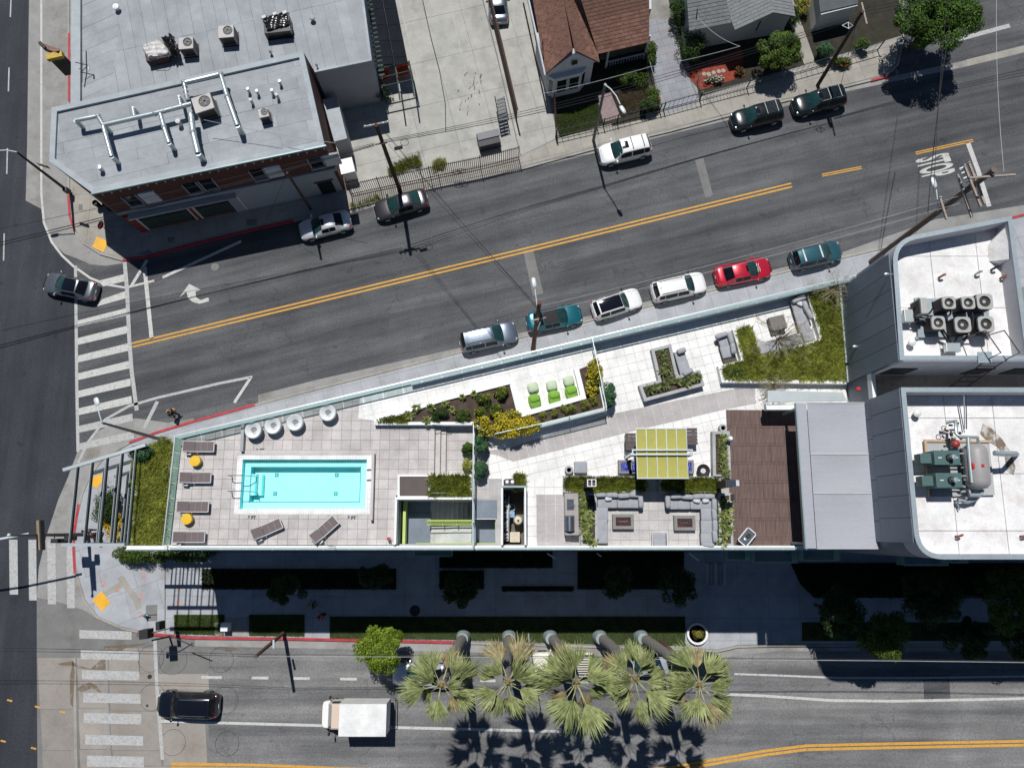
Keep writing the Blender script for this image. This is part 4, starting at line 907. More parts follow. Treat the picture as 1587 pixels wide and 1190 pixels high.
# ================================================================== TOWERS
def tower(name, label, px, roundc, zb, panel_rows):
    T = thing('tower_block', label, 'building', (at(1480, 600, 0).x, at(1480, (px[0][1]+px[2][1])/2, 0).y, 0))
    P = [Vector(tuple(p)[:2]) for p in atl(px, TT)]
    # round off one corner
    out = []
    for i, p in enumerate(P):
        if i == roundc:
            r = 1.5; a = (P[i-1]-p).normalized(); b = (P[(i+1) % len(P)]-p).normalized()
            for k in range(9):
                t = k/8; q = (p+a*r)*(1-t)**2+p*2*t*(1-t)+(p+b*r)*t*t; out.append(q)
        else: out.append(p)
    P = out; ar = sum(P[i].x*P[(i+1) % len(P)].y-P[(i+1) % len(P)].x*P[i].y for i in range(len(P)))
    if ar < 0: P = P[::-1]
    n = len(P); t = 0.24; I = []
    for i in range(n):
        d1 = (P[i]-P[i-1]).normalized(); d2 = (P[(i+1) % n]-P[i]).normalized(); n1 = Vector((-d1.y, d1.x)); n2 = Vector((-d2.y, d2.x))
        b = (n1+n2).normalized(); I.append(P[i]+b*t/max(0.5, b.dot(n1)))
    MB().prism([tuple(p) for p in P], 0, TR-0.3).build('wall', mClad if name == 'S' else mClad, T)
    m = MB(); m.add([(p.x, p.y, z) for z in (TR-0.3, TT) for p in P]+[(p.x, p.y, z) for z in (TR-0.3, TT) for p in I],
        [(i, (i+1) % n, n+(i+1) % n, n+i) for i in range(n)]+[(n+i, n+(i+1) % n, 3*n+(i+1) % n, 3*n+i) for i in range(n)]+[(2*n+(i+1) % n, 2*n+i, 3*n+i, 3*n+(i+1) % n) for i in range(n)])
    m.build('parapet', M('parapet inner', (0.50, 0.50, 0.53), 0.8, var=0.05), T)
    m = MB(); J = [p+(q-p)*1.04 for p, q in zip(P, I)]; O = [p-(q-p)*0.08 for p, q in zip(P, I)]
    m.add([(p.x, p.y, z) for z in (TT+0.002, TT+0.05) for p in O]+[(p.x, p.y, z) for z in (TT+0.002, TT+0.05) for p in J],
        [(i, (i+1) % n, n+(i+1) % n, n+i) for i in range(n)]+[(n+i, n+(i+1) % n, 3*n+(i+1) % n, 3*n+i) for i in range(n)]+[(2*n+(i+1) % n, 2*n+i, 3*n+i, 3*n+(i+1) % n) for i in range(n)])
    m.build('coping', mGreyM, T)
    pave('roof_sheet', mRoofW, T, [tuple(p) for p in I], (2.8, 3.2), 0.0, TR-0.3, TR, 0.03, cap=200)
    return T, P, I
TN, PN, IN = tower('N', 'slate clad north tower with six round fan condensers on its white roof', [(1381.5, 372), (1567, 336), (1597, 558), (1394.5, 558)], 0, D, 5)
TS, PS, IS = tower('S', 'slate clad south tower with green boilers and a big grey tank on its white roof', [(1396, 601), (2600, 601), (2720, 866), (1420, 866)], 3, D, 6)
def cladding(T, a, b, z0, z1, nx, nz, off=0.03):
    """separate cladding panels over one wall, a to b"""
    a = Vector((a[0], a[1])); b = Vector((b[0], b[1])); d = (b-a); nrm = Vector((d.y, -d.x)).normalized(); g = 0.02
    for i in range(nx):
        for j in range(nz):
            sh = (0.12/nx if j % 2 else 0.0)
            t0 = max(0, i/nx-sh)+0.002; t1 = (min(1, (i+1)/nx-sh) if i < nx-1 or not sh else 1)-0.002
            p = a+d*t0+nrm*off; q = a+d*t1+nrm*off
            MB().wall(p, q, off*1.6, z0+(z1-z0)*j/nz+g, z0+(z1-z0)*(j+1)/nz-g*0.5).build('cladding_panel', mClad, T)
ws = sorted(PN, key=lambda p: p.x)[:2]
wa = Vector((at(1381.5, 405, TT).x, 0)); NWY = max(p.y for p in PN if p.x < PN[0].x+8 and abs(p.x-min(q.x for q in PN)) < 0.3)
xw = min(p.x for p in PN); SYN = min(p.y for p in PN)
cladding(TN, (xw, NWY), (xw, SYN), D, TT-0.05, 6, 1)
xs_ = min(p.x for p in PS); yt = max(p.y for p in PS); yb = min(p.y for p in PS if p.x < xs_+0.1)
cladding(TS, (xs_, yt), (xs_, yb), D, TT-0.05, 7, 2)
mSW = M('white gap wall', (0.86, 0.86, 0.86), 0.8, var=0.1)
m = MB(); m.wall((xw+0.2, SYN-0.04), (xw+14, SYN-0.04), 0.06, 16.0, TT-0.02); m.build('wall_panel', mSW, TN)
for x0, x1 in ((1372, 1412), (1500, 1530), (1560, 1600)):
    a_ = at(x0, 572, 17.8); b_ = at(x1, 572, 17.8); MB().wall((a_.x, SYN-0.1), (b_.x, SYN-0.1), 0.05, 16.9, 18.6).build('window', mWin, TN)
# link block between the towers
G = thing('link_block', 'low flat roofed block filling the gap between the two towers', 'building', (xw+5, (SYN+yt)/2, 0))
gx = at(1352, 590, 16.6).x
MB().prism([(gx, yt-0.2), (xw+14, yt-0.2), (xw+14, SYN+0.1), (gx, SYN+0.1)], 0, 16.2).build('wall', mClad, G)
pave('roof_sheet', concrete('dusty roof', (0.42, 0.37, 0.32), stain=(0.16, 0.11, 0.06), amt=0.8, sscale=0.6), G, [(gx, yt+0.02), (xw+14, yt+0.02), (xw+14, SYN-0.08), (gx, SYN-0.08)], (3.0, 3.0), 0, 16.2, 16.4, 0.02)
MB().wall((gx, yt+0.02), (gx, SYN+0.1), 0.25, 16.2, 16.75).build('coping', mWhiteC, G)
lx = gx-0.02
# ================================================================== VEHICLES
def paint(name, col, metal=0.35, rough=0.28, var=0.03):
    return M(name, col, rough, metal, var=var, scale=0.8, fine=0.02, coat=1.0)
mTyre = M('tyre rubber', (0.018, 0.018, 0.02), 0.85, var=0.2)
mRim = M('alloy rim', (0.45, 0.46, 0.47), 0.3, 0.9, var=0.1)
mGlassC = M('car glass', (0.012, 0.045, 0.045), 0.05, 0.0, var=0.35, scale=1.2, fine=0.0, coat=0.6, tint=(0.022, 0.062, 0.060))
mGlassK = M('car glass dark', (0.006, 0.007, 0.010), 0.08, 0.0, var=0.3, fine=0.0, spec=.25)
mTrim = M('black trim', (0.015, 0.015, 0.017), 0.45, var=0.1)
mLamp = M('headlamp', (0.75, 0.78, 0.8), 0.12, 0.2, var=0.1, coat=1.0)
mTail = M('tail lamp red', (0.45, 0.01, 0.012), 0.2, var=0.1, coat=1.0)
mPlate = M('number plate', (0.6, 0.6, 0.58), 0.5)
mPan = M('panorama glass', (0.006, 0.007, 0.012), 0.08, var=0.1, fine=0.0, coat=0.3)
def lerp_tab(tab, x):
    for (a, va), (b, vb) in zip(tab[:-1], tab[1:]):
        if x <= b: t = (x-a)/(b-a) if b > a else 0; t = max(0, min(1, t)); return va+(vb-va)*t
    return tab[-1][1]
def smooth_tab(tab, x, h=0.02): return (lerp_tab(tab, x-h)+2*lerp_tab(tab, x)+lerp_tab(tab, x+h))/4
def make_car(label, cat, name, L=4.6, W=1.83, H=1.45, kind='sedan', body=None, roof=None, hood=None, glass=None, opts=()):
    T = thing(name, label, cat, (0, 0, 0))
    glass = glass or mGlassC
    if kind == 'sedan':
        zt = [(-.5, .60), (-.485, .86), (-.45, .97), (-.36, 1.0), (-.2, .97), (.1, .95), (.22, .95), (.34, .88), (.43, .78), (.48, .64), (.5, .46)]
        st = (-.375, -.20, .045, .235)
    elif kind == 'suv':
        zt = [(-.5, .62), (-.49, .95), (-.47, 1.08), (-.36, 1.08), (-.2, 1.06), (.1, 1.05), (.25, 1.04), (.36, .99), (.44, .88), (.485, .70), (.5, .5)]
        st = (-.475, -.405, .085, .255)
    elif kind == 'hatch':
        zt = [(-.5, .6), (-.485, .9), (-.46, 1.0), (-.36, 1.02), (0, 1.0), (.2, 1.0), (.30, .97), (.40, .88), (.47, .70), (.5, .48)]
        st = (-.465, -.39, .07, .21)
    elif kind == 'van':
        zt = [(-.5, .6), (-.49, 1.05), (-.3, 1.1), (.2, 1.1), (.33, 1.05), (.43, .9), (.49, .65), (.5, .5)]
        st = (-.49, -.46, .18, .36)
    else:   # pickup
        zt = [(-.5, .62), (-.492, 1.02), (-.47, 1.08), (-.1, 1.08), (.1, 1.06), (.24, 1.05), (.36, 1.0), (.45, .9), (.49, .72), (.5, .5)]
        st = (-.155, -.105, .085, .235)
    wt = [(-.5, .62), (-.49, .80), (-.46, .91), (-.40, .965), (-.25, 1.0), (.0, .985), (.25, 1.0), (.36, .975), (.43, .90), (.475, .76), (.5, .50)]
    hw = W/2
    xs = [-.5, -.495, -.485, -.47, -.44, -.40, -.34, -.26, -.15, 0, .13, .22, .29, .35, .40, .44, .465, .485, .496, .5]
    V = []; F = []; prof = [(0, 1.0, .022), (.35, 1.0, .018), (.62, 1.0, .008), (.80, 1.0, -.010), (.90, 1.0, -.04), (.965, .90, -.05), (1.0, .72, 0), (1.015, .55, 0), (.99, .38, 0), (.93, .24, 0), (.80, .20, 0)]
    for x in xs:
        z = smooth_tab(zt, x, .008); w_ = smooth_tab(wt, x, .006)*hw
        row = []
        for yf, zf, dz in prof:
            if zf == 1.0: zz = z+dz+(-.02*(yf**2))
            elif zf >= .9: zz = z*zf+dz*0.3
            else: zz = min(z*zf if zf > .3 else zf, z-.02)
            row.append((w_*yf, max(.18, zz)))
        ring = [(x*L, y, z_) for y, z_ in row]+[(x*L, -y, z_) for y, z_ in reversed(row)][:-1]
        V.append(ring)
    n = len(V[0]); vs = [p for r in V for p in r]
    for i in range(len(V)-1):
        for k in range(n):
            F.append((i*n+k, (i+1)*n+k, (i+1)*n+(k+1) % n, i*n+(k+1) % n))
    F.append(tuple(range(n))); F.append(tuple((len(V)-1)*n+k for k in range(n-1, -1, -1)))
    MB().add(vs, F).build('body', body, T, smooth=35)
    def zbody(x, yf=0.0): return smooth_tab(zt, x, .008)-.02*yf*yf+(.022 if yf < .5 else 0)
    # glasshouse
    rb, rt, ft, fb = st; zr = H
    gh = [(rb, zbody(rb)-.01, .80), (rb+(rt-rb)*.55, zbody(rb)+(zr-zbody(rb))*.62, .745), (rt, zr-.055, .69), (rt+(ft-rt)*.2, zr-.012, .685), ((rt+ft)/2, zr, .69), (ft-(ft-rt)*.15, zr-.018, .69), (ft, zr-.06, .69), (ft+(fb-ft)*.5, zbody(fb)+(zr-zbody(fb))*.50, .755), (fb, zbody(fb)-.01, .84)]
    def S(u, v):
        """surface of roof and screens: u along 0..8 stations, v across -1..1"""
        i = min(7, max(0, int(u))); t = u-i; a = gh[i]; b = gh[i+1]
        x = a[0]+(b[0]-a[0])*t; z = a[1]+(b[1]-a[1])*t; w_ = (a[2]+(b[2]-a[2])*t)*hw
        bow = (.035 if 1.5 < u < 6.5 else .05)
        xo = -.06*v*v if u > 6 else (.04*v*v if u < 2 else 0)
        return Vector((x*L+xo*(1 if u > 6.5 or u < 1.5 else .5), w_*v, z-bow*v*v-.045*abs(v)**7))
    vv = [-1, -.93, -.75, -.45, 0, .45, .75, .93, 1]; us = [0, .5, 1, 1.5, 2, 2.5, 3, 4, 5, 5.5, 6, 6.5, 7, 7.5, 8]
    g = MB(); P = [[S(u, v) for v in vv] for u in us]; k = len(vv)
    rm = roof or body
    def belt(u, sgn):
        p = S(u, sgn); xb = p.x/L; wb = smooth_tab(wt, xb, .006)*hw*.925
        return Vector((p.x, sgn*wb, zbody(xb, .95)-.05))
    pts = [p for r in P for p in r]; fs = [(i*k+j, (i+1)*k+j, (i+1)*k+j+1, i*k+j+1) for i in range(len(us)-1) for j in range(k-1)]
    base = len(pts); 
    for sgn, j in ((-1, 0), (1, k-1)):
        b0 = len(pts); pts += [belt(u, sgn) for u in us]
        for i in range(len(us)-1):
            f = (i*k+j, b0+i, b0+i+1, (i+1)*k+j); fs.append(f if sgn < 0 else f[::-1])
    g.add(pts, [f[::-1] for f in fs]).build('cabin', rm, T, smooth=35)
    def pane(name, u0, u1, v0, v1, mat, off=.012, nu=6, nv=6, parent=T):
        q = MB(); pp = []
        for i in range(nu+1):
            for j in range(nv+1):
                u = u0+(u1-u0)*i/nu; v = v0+(v1-v0)*j/nv; e = .02
                p = S(u, v); du = S(min(8, u+e), v)-S(max(0, u-e), v); dv = S(u, min(1, v+e))-S(u, max(-1, v-e)); nn = du.cross(dv); nn = nn.normalized() if nn.length > 1e-9 else Vector((0, 0, 1))
                if nn.z < 0: nn = -nn
                pp.append(p+nn*off)
        q.add(pp, [(i*(nv+1)+j, (i+1)*(nv+1)+j, (i+1)*(nv+1)+j+1, i*(nv+1)+j+1) for i in range(nu) for j in range(nv)])
        return q.build(name, mat, parent, smooth=60)
    pane('windshield', 6.02, 7.98, -.94, .94, glass); pane('rear_window', .18, 1.82, -.84, .84, glass if 'clear_rear' in opts else mGlassK)
    if 'wiper' not in opts:
        for v in (-.35, .25): a = S(7.85, v)+Vector((0, 0, .03)); b = S(7.3, v+.35)+Vector((0, 0, .03)); MB().tube([a, b], .012, 4).build('wiper', mTrim, T)
    # side windows
    for sgn in (-1, 1):
        segs = {'sedan': ((2.15, 4.0), (4.12, 6.3)), 'suv': ((1.6, 2.9), (3.0, 4.4), (4.5, 6.6)), 'hatch': ((2.0, 3.6), (3.75, 6.4)), 'van': ((4.6, 6.8),), 'pickup': ((2.1, 3.4), (3.5, 6.6))}[kind]
        for u0, u1 in segs:
            pp = []
            for i in range(5):
                u = u0+(u1-u0)*i/4; a = S(u, sgn); b = belt(u, sgn)
                for f in (.12, .5, .90): p = a*(1-f)+b*f; pp.append(p+Vector((0, sgn*.014, .006)))
            fsx = [(i*3+j, (i+1)*3+j, (i+1)*3+j+1, i*3+j+1) for i in range(4) for j in range(2)]
            MB().add(pp, fsx).build('side_window', mGlassK, T)
        # mirror, handles, lights
        m = MB(); px_ = (fb-.045)*L; m.pillow((px_, sgn*(hw+.10), zbody(fb)+.04), (.17, .24, .14), 0, .6, 10, 6); m.tube([(px_, sgn*(hw-.12), zbody(fb)-.02), (px_, sgn*(hw+.04), zbody(fb)+.02)], .03, 5)
        m.build('mirror', body if 'blackmirror' not in opts else mTrim, T, smooth=True)
        xh = .455*L; zh = zbody(.44)-.10; MB().pillow((xh-.04, sgn*hw*.66, zh-.05), (.24, .24, .12), sgn*-.5, .5, 10, 6).build('headlight', mLamp, T, smooth=True)
        xr = -.470*L; MB().pillow((xr+.06, sgn*hw*.70, zbody(-.46)-.13), (.20, .30, .16), sgn*.35, .5, 10, 6).build('taillight', mTail, T, smooth=True)
        for xw in (.305*L, -.295*L):
            r = .33 if kind in ('sedan', 'hatch') else .37
            m = MB(); y0 = sgn*(hw-.20); y1 = sgn*(hw+.012); m.tube([(xw, y0, r), (xw, y1-sgn*.03, r), (xw, y1, r)], [r, r, r-.03], 20)
            wl = m.build('wheel', mTyre, T, smooth=40)
            m = MB(); m.tube([(xw, y1-sgn*.02, r), (xw, y1+sgn*.008, r)], [r*.62, r*.58], 16)
            for a in range(5): an = a*2*PI/5; m.tube([(xw, y1+sgn*.01, r), (xw+math.cos(an)*r*.6, y1+sgn*.01, r+math.sin(an)*r*.6)], .025, 4)
            m.build('rim', mRim, wl, smooth=40)
            m = MB(); pts = [(xw+math.cos(t)*(r+.045), sgn*(hw*.985), r+math.sin(t)*(r+.045)) for t in [PI*i/12 for i in range(13)]]
            m.tube(pts, .028, 5); m.build('wheel_arch', mTrim, T)
    MB().box((.497*L, 0), (.03, W*.5), .42, .62).build('grille', mTrim, T)
    MB().box((-.5*L-.008, 0), (.02, .3), .62, .74).build('number_plate', mPlate, T)
    MB().box((.08*L, 0), (.008*L, W*.6), .3, .31).build('sill', mTrim, T)
    # shut lines: bonnet and boot edges
    def line_on(xa, xb, yf0, yf1, nm='shut_line'):
        pts = []
        for i in range(9):
            t = i/8; x = xa+(xb-xa)*t; y = yf0+(yf1-yf0)*t; ww = smooth_tab(wt, x, .006)*hw
            pts.append((x*L, ww*y, smooth_tab(zt, x, .008)-.02*y*y+(.020 if abs(y) < .7 else -.012)-.004))
        MB().tube(pts, .008, 4).build(nm, mTrim, T)
    line_on(.44, .44, -.7, .7); line_on(fb+.01, .44, -.76, -.70); line_on(fb+.01, .44, .76, .70)
    if kind == 'sedan': line_on(rb-.012, -.47, -.72, -.66); line_on(rb-.012, -.47, .72, .66)
    if 'bowtie' in opts: pass
    if 'sunroof' in opts: pane('sunroof', 4.7, 5.9, -.48, .48, mPan)
    if 'sunroof2' in opts: pane('sunroof', 5.0, 5.95, -.42, .42, mPan)
    if 'panorama' in opts: pane('panorama_roof', 2.2, 5.95, -.86, .86, mPan); 
    if 'rails' in opts:
        for v in (-.84, .84): MB().tube([S(2.3, v)+Vector((0, 0, .0)), S(2.6, v)+Vector((0, 0, .06)), S(4, v)+Vector((0, 0, .07)), S(5.4, v)+Vector((0, 0, .06)), S(5.7, v)], .022, 6).build('roof_rail', mTrim if 'blackrails' in opts else mRim, T)
    if 'bars' in opts:
        for u in (2.9, 4.3): MB().tube([S(u, -.86)+Vector((0, 0, .03)), S(u, -.8)+Vector((0, 0, .09)), S(u, .8)+Vector((0, 0, .09)), S(u, .86)+Vector((0, 0, .03))], .028, 6).build('roof_bar', mTrim if 'blackrails' in opts else mPlate, T)
    if 'wbars' in opts:
        for u in (2.9, 5.0): MB().wall(S(u, -.88).xy, S(u, .88).xy, .13, H+.01, H+.055).build('roof_bar', mPlate, T)
    if 'ribs' in opts:
        for v in (-.5, -.25, 0, .25, .5): MB().tube([S(2.4, v)+Vector((0, 0, .01)), S(4, v)+Vector((0, 0, .012)), S(5.4, v)+Vector((0, 0, .01))], .025, 6).build('roof_rib', body, T, smooth=True)
    if 'stripe' in opts:
        q = []; 
        for x in (fb+.03, .33, .41):
            for y in (-.42, .42): q.append((x*L, y*hw, smooth_tab(zt, x, .008)+.012))
        MB().add(q, [(0, 2, 3, 1), (2, 4, 5, 3)]).build('bonnet_stripe', mPan, T)
    if 'antenna' in opts: p = S(2.4, 0); MB().pillow((p.x, p.y, p.z+.03), (.16, .05, .08), 0, .6, 8, 5).build('antenna_fin', mTrim, T)
    if 'vinyl' in opts: pane('roof_cover', 2.0, 6.0, -.93, .93, M('black vinyl', (0.022, 0.02, 0.022), 0.85, var=.3, scale=6, bump=.4), .014)
    if 'rack' in opts:
        for k in range(9): v = -.72+k*.18; MB().tube([S(2.2, v)+Vector((0, 0, .03)), S(4.2, v)+Vector((0, 0, .03))], .022, 4).build('rack_slat', mRim, T)
    if 'backrack' in opts:
        zt_ = 1.10
        for i in range(9):
            y = (-.72+i*.18)*hw; MB().prism([(-.475*L, y-.04), (-.175*L, y-.04), (-.175*L, y+.04), (-.475*L, y+.04)], zt_-.02, zt_+.02).build('bed_slat', mTrim, T)
        MB().prism([(-.482*L, -.80*hw), (-.165*L, -.80*hw), (-.165*L, .80*hw), (-.482*L, .80*hw)], zt_-.06, zt_-.03).build('bed_cover', mTrim, T)
        for x in (-.165*L, -.478*L): MB().tube([(x, -.82*hw, zt_-.05), (x, -.80*hw, zt_+.35 if x > -.3*L else zt_+.1), (x, .80*hw, zt_+.35 if x > -.3*L else zt_+.1), (x, .82*hw, zt_-.05)], .035, 6).build('rack_bar', mRim, T)
    return T
def park(T, px, py, heading, zc=0.7, z0=0.0):
    p = at(px, py, zc); T.location = (p.x, p.y, z0); T.rotation_euler = (0, 0, heading); OFF[T] = Vector((p.x, p.y, z0)); return T
W_ = DA+PI; E__ = DA
gk = 'cars parked along the avenue'
silver = paint('silver paint', (0.68, 0.69, 0.70), 0.45); white = paint('white paint', (0.80, 0.80, 0.79), 0.0, .3)
black = paint('black green paint', (0.010, 0.016, 0.016), 0.3, .2); blackn = paint('navy black paint', (0.006, 0.008, 0.014), 0.2, .2)
teal = paint('teal paint', (0.010, 0.13, 0.17), 0.35); teald = paint('dark teal paint', (0.035, 0.12, 0.15), 0.4)
red = paint('red paint', (0.50, 0.012, 0.035), 0.25); greyp = paint('dark grey paint', (0.06, 0.055, 0.06), 0.5); grey2 = paint('steel grey paint', (0.20, 0.22, 0.25), 0.6)
blue = paint('slate blue paint', (0.19, 0.225, 0.28), 0.6)
cars = [
 (make_car('silver coupe with two dark roof panels parked half in the brick building shade', 'car', 'parked_car', 4.55, 1.82, 1.42, 'sedan', silver, opts=('sunroof',)), 503, 349, W_+.02),
 (make_car('dark grey sedan parked beside the iron fence below the utility pole', 'car', 'parked_car', 4.75, 1.83, 1.45, 'sedan', greyp, hood=None, opts=('clear_rear',)), 621, 317, W_+.06),
 (make_car('white suv with sunroof and dark roof bars parked below the red roofed house', 'car', 'parked_car', 4.75, 1.9, 1.75, 'suv', white, opts=('sunroof', 'bars', 'blackrails')), 968, 233, W_),
 (make_car('black suv with a ribbed roof rack parked left of the other black suv', 'car', 'parked_car', 4.7, 1.85, 1.75, 'suv', black, opts=('rack', 'bars', 'sunroof2')), 1173, 180, W_),
 (make_car('black suv with roof bars parked nearest the big dark shade tree', 'car', 'parked_car', 4.85, 1.9, 1.75, 'suv', black, opts=('bars', 'rails', 'sunroof2')), 1269, 157, W_),
 (make_car('silver grey minivan with ribbed roof at the left end of the south kerb row', 'car', 'parked_car', 4.9, 1.92, 1.72, 'suv', blue, opts=('ribs', 'rails', 'blackrails')), 757, 522, E__-.03),
 (make_car('teal sedan with a worn black vinyl roof behind the wooden pole', 'car', 'parked_car', 4.75, 1.78, 1.42, 'sedan', teal, opts=('vinyl',)), 859, 493, E__-.05),
 (make_car('white hatchback with black roof and black bonnet panel', 'car', 'parked_car', 4.35, 1.83, 1.58, 'hatch', white, opts=('panorama', 'stripe', 'blackmirror')), 956, 471, E__+.07),
 (make_car('plain white suv parked between the white hatchback and the red sedan', 'car', 'parked_car', 4.75, 1.9, 1.68, 'suv', white, opts=('rails', 'blackrails', 'antenna', 'blackmirror')), 1052, 445, E__-.02),
 (make_car('bright red sedan with sunroof and sun shade in its windscreen', 'car', 'parked_car', 4.9, 1.85, 1.45, 'sedan', red, opts=('sunroof2',)), 1152, 421, E__-.04),
 (make_car('dark teal wagon with two white roof bars at the right end of the row', 'car', 'parked_car', 4.5, 1.8, 1.66, 'suv', teald, opts=('wbars',)), 1265, 396, E__-.01),
]
for T, x, y, h in cars: park(T, x, y, h); T['group'] = gk
red_sedan = cars[9][0]
# paper sun shade of the red car, printed with loops
q = MB(); q.tube([(1.02, -.45+.0, 1.31), (1.0, -.2, 1.33), (1.12, -.05, 1.25), (1.0, .1, 1.33), (1.02, .3, 1.32)], .03, 5); q.tube([(1.22, -.4, 1.17), (1.25, -.1, 1.18), (1.15, .1, 1.24), (1.25, .3, 1.17)], .028, 5); 
o = q.build('sun_shade_print', M('shade print', (0.55, 0.75, 0.6), .6)); o.parent = red_sedan; o.location = (o.location.x, o.location.y, o.location.z)
park(make_car('dark silver sedan with black glass roof turning across the side street', 'car', 'moving_car', 4.6, 1.83, 1.44, 'sedan', paint('gunmetal paint', (0.20, 0.21, 0.23), .7), opts=('panorama',)), 108, 444, PI-0.20)
park(make_car('black suv waiting at the boulevard stop line', 'car', 'moving_car', 4.75, 1.95, 1.75, 'suv', blackn, glass=mGlassK, opts=('rails', 'panorama')), 291, 1092, PI-0.03)
park(make_car('light silver sedan half hidden under the first palm', 'car', 'moving_car', 4.5, 1.82, 1.45, 'sedan', paint('pale silver paint', (0.6, 0.63, 0.68), .4), opts=('sunroof',)), 652, 1046, PI-0.05)
park(make_car('slate blue sedan cut by the top frame edge in the driveway', 'car', 'parked_car', 4.4, 1.78, 1.42, 'sedan', blue), 771, 2, PI/2+.08)
park(make_car('cream pickup parked at the kerb under the second palm', 'truck', 'pickup_truck', 5.0, 1.9, 1.75, 'pickup', paint('cream paint', (0.72, 0.68, 0.58), 0), opts=('backrack',)), 872, 1029, PI)
park(make_car('pale grey hatchback parked at the kerb under the fourth palm', 'car', 'parked_car', 4.2, 1.8, 1.5, 'hatch', paint('pale grey paint', (0.5, 0.52, 0.55), .4)), 1000, 1029, PI)
park(make_car('black sedan parked at the kerb beside the leaning brown pole', 'car', 'parked_car', 4.5, 1.8, 1.42, 'sedan', black), 1010+65, 1032, PI)
# box truck
T = thing('box_truck', 'cream box truck with a scuffed white box body in the middle of the boulevard', 'truck', (0, 0, 0))
cream = paint('truck cream paint', (0.66, 0.53, 0.43), 0.0, .4); mBox = concrete('scuffed white box', (0.78, 0.78, 0.77), stain=(0.55, 0.53, 0.5), amt=.35, rand=0, sscale=1.2)
MB().box((-.75, 0), (3.5, 2.25), 1.0, 2.95).build('cargo_box', mBox, T, bevel=.03)
for s in (-1, 1): MB().box((-.75, s*1.135), (3.5, .03), 2.86, 2.98).build('box_edge', mPlate, T)
MB().box((-.75, 0), (.0+3.3, .9), .55, .98).build('chassis', mTrim, T)
m = MB(); xs = [(.95, 2.02, .93), (1.25, 2.08, .94), (1.75, 2.05, .93)]
m.prism([(1.0, -.98), (2.15, -1.0), (2.15, 1.0), (1.0, .98)], .55, 1.28); m.build('cab_lower', paint('truck white paint', (0.82, 0.8, 0.78), 0, .4), T, bevel=.06)
ring = lambda x, z, w_: [(x, -w_, 1.25), (x, -w_*.92, z-.1), (x, -w_*.8, z), (x, w_*.8, z), (x, w_*.92, z-.1), (x, w_, 1.25)]
v = ring(1.0, 2.0, .97)+ring(1.15, 2.06, .98)+ring(1.75, 2.04, .98)+ring(2.14, 1.35, .98)
fs = [(i*6+k, i*6+(k+1) % 6, (i+1)*6+(k+1) % 6, (i+1)*6+k) for i in range(3) for k in range(6)]+[(5, 4, 3, 2, 1, 0), (18, 19, 20, 21, 22, 23)]
MB().add(v, fs).build('cab', cream, T, smooth=30)
MB().add([(1.80, -.78, 2.0), (1.80, .78, 2.0), (2.13, .88, 1.42), (2.13, -.88, 1.42)], [(0, 3, 2, 1)]).build('windshield', mGlassC, T)
m = MB(); m.prism([(2.12, -.98), (2.50, -.93), (2.62, -.7), (2.64, 0), (2.62, .7), (2.50, .93), (2.12, .98)], .6, 1.27); m.build('bonnet', MATS['truck white paint'], T, bevel=.05)
for s in (-1, 1):
    MB().box((1.5, s*.985), (.6, .02), 1.35, 1.85).build('side_window', mGlassK, T)
    MB().tube([(1.95, s*.95, 1.5), (1.98, s*1.25, 1.6)], .025, 5).build('mirror_arm', mTrim, T); MB().box((1.98, s*1.3), (.1, .2), 1.45, 1.8).build('mirror', mTrim, T)
    for xw in (2.0, -1.2): wl = MB().tube([(xw, s*.7, .38), (xw, s*.98, .38)], .38, 18).build('wheel', mTyre, T, smooth=40); MB().tube([(xw, s*.97, .38), (xw, s*.995, .38)], .2, 12).build('rim', mRim, wl)
    MB().pillow((2.58, s*.72, 1.0), (.12, .3, .2), 0, .5, 8, 5).build('headlight', mLamp, T)
    MB().box((-2.52, s*.9), (.04, .2), 1.1, 1.3).build('taillight', mTail, T)
MB().tube([(-2.62, -1.05, .55), (-2.85, -1.05, .6), (-2.85, 1.05, .6), (-2.62, 1.05, .55)], .04, 5).build('rear_bumper', mTrim, T)
MB().box((1.02, 0), (.22, 1.1), 2.09, 2.14).build('cab_rack', mTrim, T)
park(T, 552, 1108, PI, 1.5)
# ================================================================== BUILDINGS OF THE NORTH BLOCK
mRoll = concrete('grey roll roofing', (0.345, 0.37, 0.39), stain=(0.42, 0.43, 0.44), amt=0.35, rand=0.12, sscale=0.5)
mRollE = concrete('roof edge coating', (0.385, 0.42, 0.445), stain=(0.30, 0.33, 0.35), amt=0.4, rand=0)
mBrick = panelmat('red brick', (0.17, 0.062, 0.045), (0.24, 0.085), 0, 0.012, 0.6, 0.5, 0.9, 0.25)
mBrickW = M('red brick wall', (0.15, 0.055, 0.04), 0.9, var=0.25, scale=5, fine=0.3, bump=0.5)
mStuccoG = M('grey stucco', (0.36, 0.38, 0.41), 0.9, var=0.08, scale=0.7)
mGalv = M('galvanised duct', (0.50, 0.56, 0.57), 0.38, 0.55, var=0.12, scale=3)
mACbox = M('unit casing', (0.40, 0.38, 0.37), 0.55, 0.1, var=0.08)
NR = 8.0
B1 = thing('brick_building', 'old brick corner building with a grey roof full of ducts', 'building', (at(310, 260, 0).x, at(310, 260, 0).y, 0))
rp = [(80, 167), (470, 80), (503, 225), (143, 299), (76, 250)]
R1 = [Vector(tuple(p)[:2]) for p in atl(rp, NR)]
MB().prism([tuple(p) for p in R1], 0, NR-0.35).build('wall', mBrickW, B1)
cen = sum(R1, Vector((0, 0)))/5
pave('roofing_sheet', mRoll, B1, [tuple(p+(cen-p).normalized()*.35) for p in R1], (5.5, 0.95), DA, NR-0.36, NR-0.2, 0.012, cap=200, offset=0.4, jitter=0.012)
